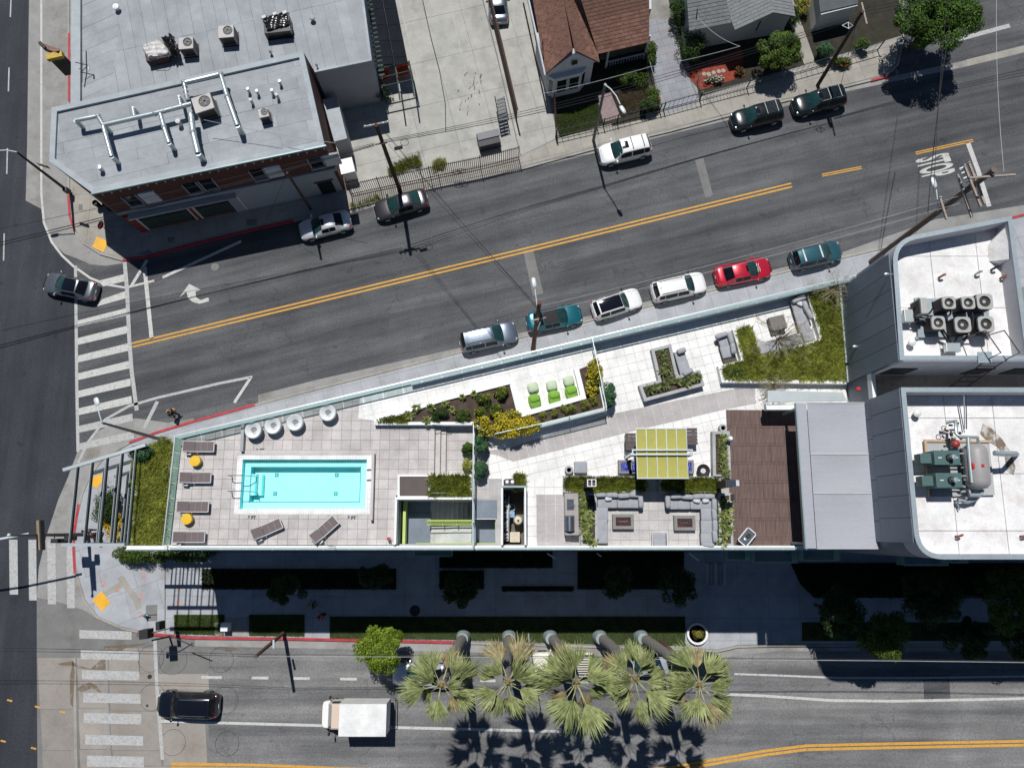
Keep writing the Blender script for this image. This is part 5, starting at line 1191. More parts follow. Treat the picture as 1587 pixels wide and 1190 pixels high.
def parapet(T, P, t, z0, z1, mat, name='parapet'):
    P = list(P); ar = sum(P[i].x*P[(i+1) % len(P)].y-P[(i+1) % len(P)].x*P[i].y for i in range(len(P)))
    if ar < 0: P = P[::-1]
    n = len(P); I = []
    for i in range(n):
        d1 = (P[i]-P[i-1]).normalized(); d2 = (P[(i+1) % n]-P[i]).normalized(); n1 = Vector((-d1.y, d1.x)); n2 = Vector((-d2.y, d2.x)); b = (n1+n2).normalized(); I.append(P[i]+b*t/max(0.4, b.dot(n1)))
    m = MB(); m.add([(p.x, p.y, z) for z in (z0, z1) for p in P]+[(p.x, p.y, z) for z in (z0, z1) for p in I],
        [(i, (i+1) % n, n+(i+1) % n, n+i) for i in range(n)]+[(n+i, n+(i+1) % n, 3*n+(i+1) % n, 3*n+i) for i in range(n)]+[(2*n+(i+1) % n, 2*n+i, 3*n+i, 3*n+(i+1) % n) for i in range(n)])
    return m.build(name, mat, T)
parapet(B1, R1, 0.42, NR-0.36, NR, mRollE)
# street front: bands, shop windows, upper windows
f0, f1 = R1[3], R1[2]; fd = (f1-f0); FL = fd.length; fd.normalize(); fn = Vector((fd.y, -fd.x))
if fn.y > 0: fn = -fn
def front(name, s0, s1, z0, z1, mat, out=0.05, T=B1, par=None, f0=None, fd=None, fn=None):
    F0 = f0 if f0 is not None else globals()['f0']; FD = fd if fd is not None else globals()['fd']; FN = fn if fn is not None else globals()['fn']
    a = F0+FD*s0+FN*out*.5; b = F0+FD*s1+FN*out*.5
    return MB().wall(a, b, out, z0, z1).build(name, mat, par or T)
mDrk = M('dark pane', (0.015, 0.02, 0.02), 0.1, var=.2); mWallL = M('pale blue grey wall', (0.33, 0.36, 0.40), 0.85, var=.06)
front('wall_band', 0, FL, 4.15, 4.3, mWallL, .16); front('wall_band', 0, FL, 3.8, 4.0, mWallL, .1); front('cornice', -0.1, FL+.1, NR-.12, NR+.01, mTeal, .1)
front('wall_panel', FL*.47, FL*.985, .15, 3.78, mWallL, .08)
for s in (1.5, 6.3, 7.6, 11.6, 16.3):
    w0 = front('window', s, s+1.0, 5.0, 6.5, mDrk, .06); front('frame', s-.08, s, 4.95, 6.55, mWallL, .10, par=w0); front('frame', s+1.0, s+1.08, 4.95, 6.55, mWallL, .10, par=w0); front('sill', s-.1, s+1.1, 4.8, 4.93, mWallL, .2, par=w0)
for s in (2.75, 12.75, 17.45): front('shutter_panel', s, s+1.25, 4.8, 6.6, M('white shutter', (0.55, 0.58, 0.62), .7, var=.05), .13)
for s0, s1 in ((.9, 5.0), (5.6, 9.3)):
    w0 = front('shop_window', s0, s1, .6, 3.2, mDrk, .05)
    for k in range(int((s1-s0)/.2)): front('blind_slat', s0+k*.2+.05, s0+k*.2+.11, .7, 2.2, M('green blind', (0.10, 0.16, 0.13), .7), .07, par=w0)
    front('frame', s0-.15, s0, .3, 3.5, mStucco, .12, par=w0); front('frame', s1, s1+.15, .3, 3.5, mStucco, .12, par=w0); front('frame', s0, s1, 3.25, 3.4, mStucco, .14, par=w0)
front('awning_box', .6, 9.5, 3.45, 3.7, mGalv, .55)
front('pilaster', 5.15, 5.45, .1, 3.4, M('red pilaster', (0.25, 0.03, 0.03), .7), .14); front('pilaster', .1, .7, .1, 3.4, MATS['red pilaster'], .14)
dr = front('door', FL*.885, FL*.955, .15, 2.4, mDrk, .11); front('frame', FL*.875, FL*.965, 2.42, 2.6, mBrickW, .16, par=dr)
for k in range(26): front('brick_anchor', .5+k*FL/26, .62+k*FL/26, 7.5, 7.62, mStucco, .1)
# roof ducts
def duct(label, parts, z, r, g='galvanised ducts on the brick building roof'):
    T = thing('roof_duct', label, 'duct', tuple(at(*parts[0][0], NR-.2)), g)
    for k, pts in enumerate(parts):
        P = [at(x, y, z) for x, y in pts]
        rr = r if k == 0 else r*.9
        m = MB(); m.tube(P, rr, 12); m.build('duct_run', mGalv, T, smooth=True)
        for p in P[1:-1] if len(P) > 2 else []: MB().pillow(p, (rr*2.5, rr*2.5, rr*2.5), 0, 1.0, 12, 8).build('elbow', mGalv, T, smooth=True)
        e = P[-1]; MB().tube([e, e-Vector((0, 0, .1)), Vector((e.x, e.y, NR-.2))], rr, 10).build('down_pipe', mGalv, T, smooth=True)
        for i in range(1, 4):
            d = (P[-1]-P[0]); c = P[0]+(P[1]-P[0])*i/4; m = MB(); dd = (P[1]-P[0]).normalized()*.04; m.tube([c-dd, c+dd], rr*1.06, 12); m.build('seam_band', mRollE, T)
    return T
duct('long silver main duct crossing the brick building roof', [[(297, 161), (240, 176), (160, 194)], [(160, 194), (152, 180), (117, 187)], [(160, 196), (173, 243)]], NR+.9, .19)
duct('short silver branch duct running down from the main duct middle', [[(248, 175), (254, 197), (262, 222)]], NR+.85, .17)
duct('stubby silver vent duct standing above the main duct', [[(208, 180), (206, 168)]], NR+.8, .15)
duct('fat silver duct dropping from the roof unit toward the street', [[(296, 178), (299, 205), (307, 238)]], NR+.9, .23)
duct('hooped silver duct looping round the big roof unit', [[(291, 156), (285, 128), (342, 115), (352, 150), (368, 195)]], NR+1.1, .19)
duct('tiny silver vent duct left of the hooped duct', [[(280, 163), (277, 150)]], NR+.8, .13)
def ac_unit(label, px, py, sz, h, zb, rot, name='condenser', fan=True, mat=None, g=None):
    p = at(px, py, zb+h); T = thing(name, label, 'air conditioner', (p.x, p.y, zb), g)
    MB().box(p, sz, zb+.06, zb+h, rot).build('casing', mat or mACbox, T, bevel=.02)
    MB().box(p, (sz[0]+.15, sz[1]+.15), zb, zb+.06, rot).build('base_rail', mTrim, T)
    co, si = math.cos(rot), math.sin(rot)
    for s in (-1, 1):
        c = (p.x+co*s*(sz[0]/2+.004), p.y+si*s*(sz[0]/2+.004)); MB().box(c, (.02, sz[1]*.85), zb+.2, zb+h-.15, rot).build('coil_grille', mTrim, T)
    MB().box((p.x+si*(sz[1]/2+.004), p.y-co*(sz[1]/2+.004)), (sz[0]*.86, .02), zb+.15, zb+h-.12, rot).build('coil_grille', mTrim, T)
    if fan:
        fx = p.x+co*sz[0]*.12-si*sz[1]*.08; fy = p.y+si*sz[0]*.12+co*sz[1]*.08; r = min(sz)*.30
        MB().lathe((fx, fy), [(r, zb+h+.004), (r, zb+h+.012), (.001, zb+h+.012)], 20).build('fan_well', mTrim, T)
        MB().lathe_closed((fx, fy), [(r, zb+h+.004), (r+.05, zb+h+.004), (r+.05, zb+h+.05), (r, zb+h+.05)], 24).build('fan_ring', mTrim, T)
        m = MB()
        for k in range(4): a = k*PI/2+.4; m.wall((fx, fy), (fx+math.cos(a)*r*.9, fy+math.sin(a)*r*.9), r*.35, zb+h+.02, zb+h+.035)
        m.build('fan_blade', M('fan blade grey', (.16, .16, .16), .6), T)
    return T
ac_unit('big square rooftop unit ringed by silver ducts', 314, 160, (1.5, 1.35), 1.3, NR-.2, DA+.1)
ac_unit('small fan condenser right of the hooped duct', 408, 175, (.75, .75), .9, NR-.2, DA)
for i, (x, y) in enumerate(((390, 158), (385, 141), (434, 129), (430, 150), (399, 144), (422, 143), (278, 191), (156, 262))):
    p = at(x, y, NR+.1); r = .11 if i < 6 else .16
    T = MB().lathe(p, [(r, NR-.2), (r, NR+.35), (r*1.25, NR+.37), (r*1.25, NR+.45), (.001, NR+.48)], 12).build('roof_vent', mGalv if i % 3 else mStucco, smooth=True)
    setp(T, ('metal vent pipe directly left of the small fan condenser', 'topmost of the two metal vent pipes above the small fan condenser', 'farthest right metal vent pipe on the brick building roof', 'metal vent pipe just below the farthest right one', 'metal vent pipe standing close above the small fan condenser', 'metal vent pipe between the condenser and the right parapet', 'round capped vent pipe under the short branch duct', 'lone capped vent pipe in the lower left roof corner')[i], 'vent', 'vent pipes on the brick building roof')
# rear roof, lower
R0 = 6.4
B2 = thing('rear_building', 'wide low building with a seamed pale grey roof behind the brick corner', 'building', (at(350, 40, 0).x, at(350, 40, 0).y, 0))
r2 = [(119, -160), (541, -160), (574, 92), (487, 110), (470, 80), (118, 162)]
R2 = [Vector(tuple(p)[:2]) for p in atl(r2, R0)]
MB().prism([tuple(p) for p in R2], 0, R0-.3).build('wall', mStuccoG, B2)
x160 = at(180, 60, R0).x
pave('roofing_sheet', mRoll, B2, cutx([tuple(p) for p in R2], -80, x160), (6.5, .98), DA+.22, R0-.31, R0-.16, .014, cap=60, jitter=.012)
pave('roofing_sheet', mRoll, B2, cutx([tuple(p) for p in R2], x160, 80), (.98, 7.0), DA, R0-.31, R0-.16, .014, cap=200, jitter=.012)
MB().rail([(R2[0].x, R2[0].y), (R2[5].x, R2[5].y)], .75, R0-.3, R0+.1).build('parapet', mRollE, B2)
MB().rail([tuple(R2[1]), tuple(R2[2]), tuple(R2[3])], .2, R0-.3, R0-.06).build('parapet', mRollE, B2)
ANX = thing('lean_to', 'narrow flat roofed lean-to against the brick side wall', 'building', (at(515, 180, 0).x, at(515, 180, 0).y, 0))
P = [tuple(p)[:2] for p in atl([(500, 155), (522, 150), (538, 215), (518, 220)], 3.2)]; MB().prism(P, 0, 3.1).build('wall', mStuccoG, ANX); MB().prism(P, 3.1, 3.22).build('roof', mRollE, ANX)
WB = thing('white_box', 'bright white cabinet beside the brick building corner', 'cabinet', tuple(at(538, 262, 0)))
MB().box(at(537, 257, 1.7), (1.1, 1.25), .1, 1.6, DA).build('casing', mWhiteC, WB); MB().box(at(537, 257, 1.7), (1.2, 1.35), 1.6, 1.7, DA).build('lid', mWhiteC, WB)
ac_unit('tan cube fan condenser next to the black wrapped bundle', 288, 67, (1.15, 1.05), 1.1, R0-.16, DA-.15)
ac_unit('tan cube fan condenser right of the middle of the rear roof', 350, 49, (1.25, 1.1), 1.1, R0-.16, DA-.15)
# tarp covered cooler and black wrapped unit
T = thing('tarp_covered_unit', 'broken rooftop cooler under torn white tarp and black plastic', 'air conditioner', tuple(at(240, 85, R0-.16)))
c = at(240, 80, R0+.7)
MB().box(c, (1.7, 1.3), R0-.16, R0+.62, DA).build('casing', M('rusty casing', (0.08, 0.05, 0.05), .8, var=.4, scale=5), T)
def cloth(name, px, zc, zd, mat, T, n=14, amp=.12):
    P = atl(px, zc); m = MB(); pp = []
    for i in range(n+1):
        for j in range(n+1):
            a, b = i/n, j/n; p = P[0]*(1-a)*(1-b)+P[1]*a*(1-b)+P[2]*a*b+P[3]*(1-a)*b; e = min(a, b, 1-a, 1-b)
            z = zc-(zd if e < .01 else 0)+math.sin(a*17+b*5)*amp*.5+math.sin(b*23-a*7)*amp*.4+rnd.uniform(-1, 1)*amp*.4
            pp.append((p.x+rnd.uniform(-.04, .04), p.y+rnd.uniform(-.04, .04), z))
    m.add(pp, [(i*(n+1)+j, (i+1)*(n+1)+j, (i+1)*(n+1)+j+1, i*(n+1)+j+1) for i in range(n) for j in range(n)]); return m.build(name, mat, T, smooth=55)
mTarp = M('white tarp', (0.62, 0.60, 0.58), .7, var=.12, scale=3); mPlas = M('black plastic', (0.012, 0.012, 0.013), .25, var=.3)
cloth('tarp', [(217, 70), (247, 58), (266, 83), (228, 91)], R0+.85, .35, mTarp, T); cloth('plastic_sheet', [(248, 57), (265, 50), (275, 82), (264, 84)], R0+.95, .5, mPlas, T, amp=.2)
MB().tube([at(x, y, R0+.2) for x, y in ((228, 92), (240, 103), (258, 102), (264, 92))], .03, 5).build('hose', mPlas, T)
T = thing('wrapped_unit', 'rooftop unit wrapped in shiny black plastic near the top edge', 'air conditioner', tuple(at(428, 40, R0-.16)))
p = at(428, 36, R0+.9); MB().box(p, (2.1, 1.5), R0-.16, R0+.8, DA-.12).build('casing', mPlas, T); cloth('plastic_sheet', [(404, 25), (446, 16), (450, 40), (412, 49)], R0+.95, .3, mPlas, T, amp=.1)
for x, y in ((409, 27), (426, 22), (441, 20)): MB().box(at(x, y, R0+1.05), (.32, .24), R0+.98, R0+1.12, .5).build('weight', mTarp, T)
for x, y, r in ((179, 10, .26), (483, 27, .22), (418, 79, .12), (490, 100, .1)):
    p = at(x, y, R0+.3); o = MB().lathe(p, [(r*.5, R0-.16), (r*.5, R0+.15), (r, R0+.17), (r, R0+.3), (.001, R0+.4)], 14).build('roof_vent', mWhiteC if x < 200 else mACbox, smooth=True)
    setp(o, {179: 'white mushroom vent alone near the rear roof top left', 483: 'dark patch vent right of the wrapped unit on the rear roof', 418: 'small vent pipe just above the brick parapet', 490: 'small vent pipe by the rear roof corner'}[x], 'vent')
T = thing('roof_antenna', 'thin dark antenna mast lying by the left rear parapet', 'antenna', tuple(at(124, 125, R0)))
MB().tube([at(126, 66, R0+.5), at(127, 100, R0+.5), at(127, 128, R0+.2)], .045, 6).build('mast', mTrim, T); MB().tube([at(117, 97, R0+.6), at(138, 102, R0+.6)], .035, 5).build('arm', mTrim, T); MB().tube([at(137, 101, R0+.6), at(125, 113, R0+.4)], .03, 5).build('brace', mTrim, T); MB().tube([at(137, 102, R0+.6), at(138, 109, R0+.55)], .06, 6).build('insulator', mGalv, T)
# blade sign over the side street
T = thing('blade_sign', 'weathered yellow topped blade sign sticking out over the side street pavement', 'sign', tuple(at(105, 112, 3)))
mYS = M('sign yellow', (0.52, 0.36, 0.05), .7, var=.3, scale=6); mSB = M('sign dark face', (0.05, 0.045, 0.04), .7, var=.4, scale=4)
q0 = at(76, 80, 7.5); q1 = at(108, 107, 6.6)
MB().box(at(84, 86, 7.5), (1.25, .5), 7.2, 7.55, .25).build('yellow_box', mYS, T); MB().wall(at(66, 70, 7.6), at(92, 80, 7.6), .35, 7.0, 7.55).build('sign_head', M('rusty sign', (0.22, 0.12, 0.10), .8, var=.4, scale=5), T)
MB().box(at(86, 87, 7.2), (1.05, .4), 4.9, 7.18, .25).build('sign_panel', mSB, T); MB().tube([at(90, 90, 5.5), at(116, 112, 5.5)], .05, 5).build('bracket', mTrim, T)
for k in range(3): p = at(62+k*3, 67+k*3, 7.8); MB().box(p, (.22, .22), 7.55, 7.85, .4).build('sign_letter', mSB, T)
# ---------------- shade frame with black panels beside the rear building
T = thing('panel_carport', 'long black panelled carport with an open green steel frame at its end', 'carport', tuple(at(605, 60, 0)))
mBlkP = M('black corrugated panel', (0.014, 0.016, 0.022), .9, var=.15, spec=.1); mGrS = M('dark green steel', (0.02, 0.04, 0.038), .6); mGrR = M('green rafter', (0.13, 0.21, 0.18), .7)
Z = 2.7
for i in range(7):
    y0 = -60+i*25; y1 = min(y0+24.5, 101)
    for a_, b_ in ((0, 1), (1, 2)):
        def X(y, k): return (571.5+y*.135, 592+y*.185, 613+y*.2)[k]
        P = atl([(X(y0, a_)+1, y0), (X(y0, b_)-1.4, y0-2), (X(y1, b_)-1.4, y1-2), (X(y1, a_)+1, y1)], Z)
        MB().prism([tuple(p)[:2] for p in P], Z-.06, Z).build('roof_panel', mBlkP, T)
for k in range(23):
    y = -40+k*7.2; x = 561+(y)*.17; MB().tube([at(x, y, Z-.02), at(x+15, y-3, Z-.02)], .08, 4).build('rafter_end', mGrR, T)
MB().tube([at(549, -40, Z-.1), at(581, 120, Z-.1)], .06, 5).build('edge_beam', mGrS, T)
for x0, y0, x1, y1 in ((585, 106, 592, 158), (612, 100, 620, 155), (634, 95, 642, 150), (583, 108, 632, 96), (590, 135, 640, 124), (587, 122, 637, 110)):
    MB().tube([at(x0, y0, 2.5), at(x1, y1, 2.5)], .07, 5).build('frame_bar', mGrS, T)
for x, y in ((592, 136), (641, 125), (585, 108), (634, 96)): p = at(x, y, 2.5); MB().tube([(p.x, p.y, 0), (p.x, p.y, 2.5)], .06, 5).build('post', mGrS, T)
mOrg = M('orange vinyl', (0.55, 0.09, 0.03), .6, var=.15)
for i, (x, y) in enumerate(((592, 115), (623, 107))):
    T = thing('orange_bench', ('orange bench seat at the left under the open carport frame', 'orange bench seat at the right under the open carport frame')[i], 'bench', tuple(at(x, y, KB)))
    p = at(x, y, 1); MB().box(p, (1.2, .9), KB+.35, KB+.55, DA+.1).build('seat', mOrg, T, bevel=.05); MB().box((p.x, p.y+.45), (1.2, .12), KB+.4, KB+1.0, DA+.1).build('backrest', mOrg, T, bevel=.04)
# ---------------- houses
mSh = [M('shingle red brown', (0.265, 0.135, 0.098), .9, var=.2, scale=2.5, fine=.2, rand=.34), M('shingle grey', (0.26, 0.27, 0.27), .9, var=.1, scale=2.5, fine=.15, rand=.16)]
mSid = M('white siding', (0.58, 0.60, 0.62), .8, var=.05); mSid2 = M('pale siding', (0.42, 0.47, 0.45), .8, var=.05)
def roofplane(T, px_z, mat, sz=(.55, .30), cap=90):
    """one sloping roof plane (corners as photo pixel + height, eave first two) covered with shingle courses"""
    P = [at(x, y, z) for x, y, z in px_z]; e = (P[1]-P[0]).normalized(); n = (P[1]-P[0]).cross(P[2]-P[0]).normalized()
    if n.z < 0: n = -n
    f = n.cross(e).normalized(); L2 = [((p-P[0]).dot(e), (p-P[0]).dot(f)) for p in P]
    def back(a, b, h): return P[0]+e*a+f*b+n*h
    m = MB(); q = [back(a, b, 0) for a, b in L2]; q2 = [back(a, b, -.12) for a, b in L2]; k = len(q)
    m.add(q+q2, [tuple(range(k)), tuple(range(2*k-1, k-1, -1))]+[(i, k+i, k+(i+1) % k, (i+1) % k) for i in range(k)]); m.build('roof', mat, T)
    xs = [p[0] for p in L2]; ys = [p[1] for p in L2]; pieces = []
    sgn = 1 if sum(ys) > 0 else -1
    j = 0; y = 0.0; ymax = max(abs(v_) for v_ in ys)
    while y < ymax:
        y0, y1 = (y, y+sz[1]) if sgn > 0 else (-y-sz[1], -y); x = min(xs)-(.5*sz[0] if j % 2 else 0)
        while x < max(xs):
            c = clip_poly(L2, [(x+.01, y0+.004), (x+sz[0]-.01, y0+.004), (x+sz[0]-.01, y1-.004), (x+.01, y1-.004)])
            if len(c) > 2 and area(c) > .01: pieces.append((c, y0 if sgn > 0 else y1, sgn))
            x += sz[0]*rnd.uniform(.92, 1.1)
        y += sz[1]; j += 1
    rest = MB(); pieces.sort(key=lambda c: sum(p[1] for p in c[0])*sgn)
    for i, (c, yl, s) in enumerate(pieces):
        b = MB() if i < cap else rest; k = len(c); hs = [.035-.026*min(1, abs(p[1]-yl)/sz[1])+rnd.uniform(0, .006) for p in c]
        top = [back(p[0], p[1], h_) for p, h_ in zip(c, hs)]; bot = [back(p[0], p[1], .001) for p in c]
        b.add(top+bot, [tuple(range(k))]+[(i_, k+i_, k+(i_+1) % k, (i_+1) % k) for i_ in range(k)])
        if i < cap: b.build('shingle', mat, T)
    if rest.v:
        rest.build('shingle', mat, T, kind='stuff')
H1 = thing('red_roofed_house', 'white bay fronted house with brown red shingle roof and small porch', 'house', tuple(at(900, 40, 0)))
EV = 3.6
# main east-west roof: front plane; west wing: ridge running north
roofplane(H1, [(927, 84, EV), (1006, 66, EV), (1006, -90, 7.2), (868, -90, 7.2)], mSh[0], cap=90)
apx, apy, apz = 891, 81, 5.3
roofplane(H1, [(846, 115, EV), (812, -80, EV), (858, -80, 5.6), (apx, apy, apz)], mSh[0], cap=90)
roofplane(H1, [(929, 97, EV), (893, -80, EV), (858, -80, 5.6), (apx, apy, apz)], mSh[0], cap=90)
def gw(*p): return [at(x, y, z) for x, y, z in p]
a0, a1 = at(848, 114, EV-.05), at(925, 96, EV-.05); ap = at(apx, apy+1, apz-.08)
m = MB(); ng = Vector((0.05, -.05, 0)); m.add([a0, a1, ap, a0+Vector((.03, .5, 0)), a1+Vector((.03, .5, 0)), ap+Vector((.03, .5, 0))], [(0, 1, 2), (5, 4, 3), (0, 3, 4, 1), (1, 4, 5, 2), (2, 5, 3, 0)]); m.build('gable', mSid, H1)
gvw = MB().box((a0+(a1-a0)*.54).xy+Vector((0, -.02)), (.5, .06), EV+.35, EV+.8, DA).build('gable_vent', mDrk, H1)
d_ = (a1-a0).normalized(); nn = Vector((d_.y, -d_.x, 0)); bay = [a0+d_*.15, a0+d_*.55+nn*.40, a0+d_*3.0+nn*.40, a0+d_*3.5, a0+d_*3.5-nn*1.0, a0+d_*.15-nn*1.0]
MB().prism([tuple(p)[:2] for p in bay], 0, EV-.55).build('bay_wall', mSid, H1)
MB().prism([tuple(p)[:2] for p in (a0+d_*.1+nn*.06-nn*4, a1+nn*-4-d_*.1, a1-d_*.25-nn*.1, a0+d_*.12-nn*.1)], 0, EV-.1).build('wall', mSid, H1)
b1, b2 = bay[1], bay[2]; bd = (b2-b1).normalized()
for s in (.28, 1.38):
    p = b1+bd*s+nn*.02; w0 = MB().wall(p, p+bd*.85, .06, .95, 2.6).build('window', mDrk, H1)
    MB().wall(p+nn*.035, p+bd*.85+nn*.035, .03, 1.74, 1.80).build('sash_bar', mSid, w0)
    for q in (-.07, .85): MB().wall(p+bd*q+nn*.02, p+bd*(q+.07)+nn*.02, .10, .88, 2.66).build('frame', mSid, w0)
    MB().wall(p-bd*.07+nn*.02, p+bd*.92+nn*.02, .12, .80, .87).build('sill', mSid, w0)
for a_, b_ in ((bay[0], bay[1]), (bay[2], bay[3])):
    dd = (b_-a_); MB().wall(a_+dd*.2, a_+dd*.8, .08, .95, 2.6).build('window', mDrk, H1)
for k in range(4): MB().rail([tuple(p+nn*(.0))[:2] for p in (bay[0], bay[1], bay[2], bay[3])], .06+.012*k, .25+k*.15, .37+k*.15).build('siding_board', mSid, H1)
# porch
p0, p1 = at(940, 98, 1.0), at(1000, 84, 1.0); pd = (p1-p0).normalized()
MB().wall(p0+Vector((0, .1, 0)), p1+Vector((0, .1, 0)), .1, .9, 1.0).build('porch_rail', mSid, H1)
for i in range(14): q = p0+(p1-p0)*(i+.5)/14+Vector((0, .1, 0)); MB().box(q, (.06, .06), .3, .9, DA).build('baluster', mSid, H1)
for q in (p0, p1): MB().box(q+Vector((0, .1, 0)), (.14, .14), 0, EV-.1, DA).build('porch_post', mSid, H1)
MB().wall(p0+Vector((.3, 1.2, 0)), p1+Vector((0, 1.2, 0)), .1, .2, EV-.2).build('porch_wall', M('porch tan', (0.22, 0.20, 0.12), .8), H1)
MB().prism([tuple(p)[:2] for p in gw((930, 92, .3), (1004, 74, .3), (1000, -40, .3), (925, -40, .3))], 0, .28).build('porch_floor', mConcD, H1)
MB().prism([tuple(p)[:2] for p in gw((818, -80, .3), (1000, -80, .3), (1000, 50, .3), (860, 70, .3))], 0, EV-.1).build('wall', mSid, H1)
MB().tube([at(841, 64, EV+1.4), at(842, 92, EV+.3)], .04, 5).build('vent_pipe', mTrim, H1)
MB().tube([at(806, -60, EV-.1), at(845, 117, EV-.1)], .08, 5).build('gutter_pipe', mSid, H1)
H2 = thing('grey_roofed_house', 'green grey house with pale grey shingle hip roof', 'house', tuple(at(1145, 0, 0)))
roofplane(H2, [(1068, 48, EV), (1135, 35, EV), (1110, -60, 6.2), (1052, -60, 5.0), (1054, -10, EV+.2)], mSh[1], cap=60)
roofplane(H2, [(1139, 47, EV), (1198, 20, EV+.9), (1190, -60, 5.5), (1105, -60, 5.8), (1134, 35, EV+.1)], mSh[1], cap=60)
roofplane(H2, [(1198, 20, EV+.9), (1233, 26, EV), (1215, -60, EV+.5), (1190, -60, 5.5)], mSh[1], cap=30)
MB().prism([tuple(p)[:2] for p in gw((1070, 48, 3), (1228, 20, 3), (1215, -60, 3), (1056, -60, 3))], 0, EV-.25).build('wall', mSid2, H2)
for x in (1085, 1120, 1180): a_ = at(x, 46-(x-1070)*.17, 3); MB().wall(a_+Vector((0, -.04, 0)), a_+Vector((1.0, .2, 0)), .08, 1.2, 2.6).build('window', mDrk, H2)
MB().tube([at(1079, 31, EV+.8), at(1081, 14, EV+2.0)], .05, 5).build('service_mast', mTrim, H2)
H3 = thing('tan_garage', 'small garage wall and roof at the top frame edge past the grey house', 'house', tuple(at(1300, -5, 0)))
MB().prism([tuple(p)[:2] for p in gw((1273, 22, 2.6), (1330, 8, 2.6), (1320, -80, 2.6), (1262, -80, 2.6))], 0, 2.5).build('wall', mStucco, H3)
MB().prism([tuple(p)[:2] for p in gw((1271, 20, 2.6), (1330, 6, 2.6), (1320, -80, 2.6), (1260, -80, 2.6))], 2.5, 2.62).build('roof', M('dark roof', (0.09, 0.1, 0.11), .9), H3)
# ---------------- fences
mBrownF = M('brown board fence', (0.075, 0.04, 0.03), .85, var=.25, scale=3)
T = thing('board_fence', 'long brown board fence between the parking lot and the driveway', 'fence', tuple(at(775, 100, KB)))
P = [at(x, y, KB) for x, y in ((742, -80), (755, 0), (778, 95), (801, 193))]
for a_, b_ in zip(P[:-1], P[1:]):
    n_ = int((b_-a_).length/.30)
    for i in range(n_): p = a_+(b_-a_)*(i/n_); q = a_+(b_-a_)*((i+.93)/n_); MB().wall(p, q, .05, KB, KB+2.3+rnd.uniform(-.03, .03)).build('board', mBrownF, T)
    MB().wall(a_+Vector((.07, 0, 0)), b_+Vector((.07, 0, 0)), .1, KB+2.33, KB+2.41).build('cap_rail', mBrownF, T)
mIronF = M('rusty iron', (0.11, 0.05, 0.038), .7, .3, var=.3)
def iron_fence(label, px, h, step, name='iron_fence', mat=None, g=None, top=.95, cap=300):
    mat = mat or mIronF; P = [at(x, y, KB) for x, y in px]; T = thing(name, label, 'fence', tuple(P[0]), g); c = 0; rest = MB()
    for a_, b_ in zip(P[:-1], P[1:]):
        for zf in (.12, top): MB().tube([a_+Vector((0, 0, h*zf)), b_+Vector((0, 0, h*zf))], .038, 4).build('rail', mat, T)
        n_ = max(1, int((b_-a_).length/step))
        for i in range(n_):
            p = a_+(b_-a_)*(i/n_); q = MB() if c < cap else rest
            q.tube([p, p+Vector((0, 0, h*1.06))], .03 if step < .25 else .016, 4); c += 1
            if q is not rest: q.build('picket', mat, T)
        MB().box(a_, (.08, .08), KB, KB+h*1.1).build('post', mat, T)
    MB().box(P[-1], (.08, .08), KB, KB+h*1.1).build('post', mat, T)
    if rest.v: rest.build('picket', mat, T, kind='stuff')
    return T
iron_fence('tall rusty picket fence along the parking lot frontage', [(545, 303), (590, 293), (655, 280), (668, 277)], 2.1, .17)
GA = iron_fence('iron sliding gate with ring ornaments in the lot entrance', [(668, 277), (680, 274), (745, 261)], 2.1, .17, 'iron_gate')
for t in (.35, .75):
    p = at(700+t*20, 268-t*4, KB+1.2); m = MB(); m.tube([p+Vector((math.cos(a)*.38, 0, math.sin(a)*.38)) for a in [i*PI/10 for i in range(21)]], .03, 5); m.build('ring_ornament', mIronF, GA)
iron_fence('rusty picket fence right of the iron gate', [(745, 261), (804, 246)], 2.1, .17)
T = thing('dumpster', 'dark open dumpster behind the iron fence', 'dumpster', tuple(at(757, 215, KB))); p = at(757, 213, 1.3)
MB().box(p, (1.9, 1.2), KB+.1, 1.15, DA).build('bin', M('dumpster paint', (0.012, 0.014, 0.02), .6), T); MB().box((p.x, p.y+.3), (1.95, .65), 1.17, 1.25, DA).build('lid', M('dumpster lid', (0.05, 0.055, 0.08), .5), T)
T = thing('bread_rack', 'leaning grey wire rack stack by the board fence end', 'rack', tuple(at(778, 170, KB)))
for k in range(7): p = at(776+k*.6, 153+k*5.2, 1.7); MB().box(p, (.75, .2), 1.5, 1.6, DA+.1).build('tray', M('dull rack wire', (0.13, 0.14, 0.15), .7), T)
for s in (-.4, .4): a_ = at(774, 150, 1.5)+Vector((s, 0, 0)); b_ = at(781, 187, 1.5)+Vector((s, 0, 0)); MB().tube([a_, b_], .04, 4).build('side_bar', mTrim, T); 
MB().tube([at(781, 187, 1.5), at(781, 187, 1.5)*1.0-Vector((0, 0, 1.35))], .04, 4).build('leg', mTrim, T)
mCL = M('chain link steel', (0.10, 0.13, 0.13), .5, .6)
iron_fence('low grey wire fence in front of the bay windowed house', [(861, 213), (925, 198), (935, 196)], 1.25, .5, 'wire_fence', mCL)
iron_fence('grey wire gate at the brick path', [(935, 196), (956, 190)], 1.25, .25, 'wire_gate', mCL)
iron_fence('low grey wire fence along the dry lawn', [(956, 190), (1022, 173), (1028, 171)], 1.25, .5, 'wire_fence', mCL)
iron_fence('wire driveway gate across the stamped drive', [(1028, 171), (1084, 156)], 1.3, .4, 'wire_gate', mCL)
WP = M('pale wire fence', (0.35, 0.38, 0.38), .5, .3)
iron_fence('pale low fence round the red mulch garden', [(1084, 156), (1080, 128), (1084, 156), (1157, 137)], 1.1, .3, 'picket_fence', WP)
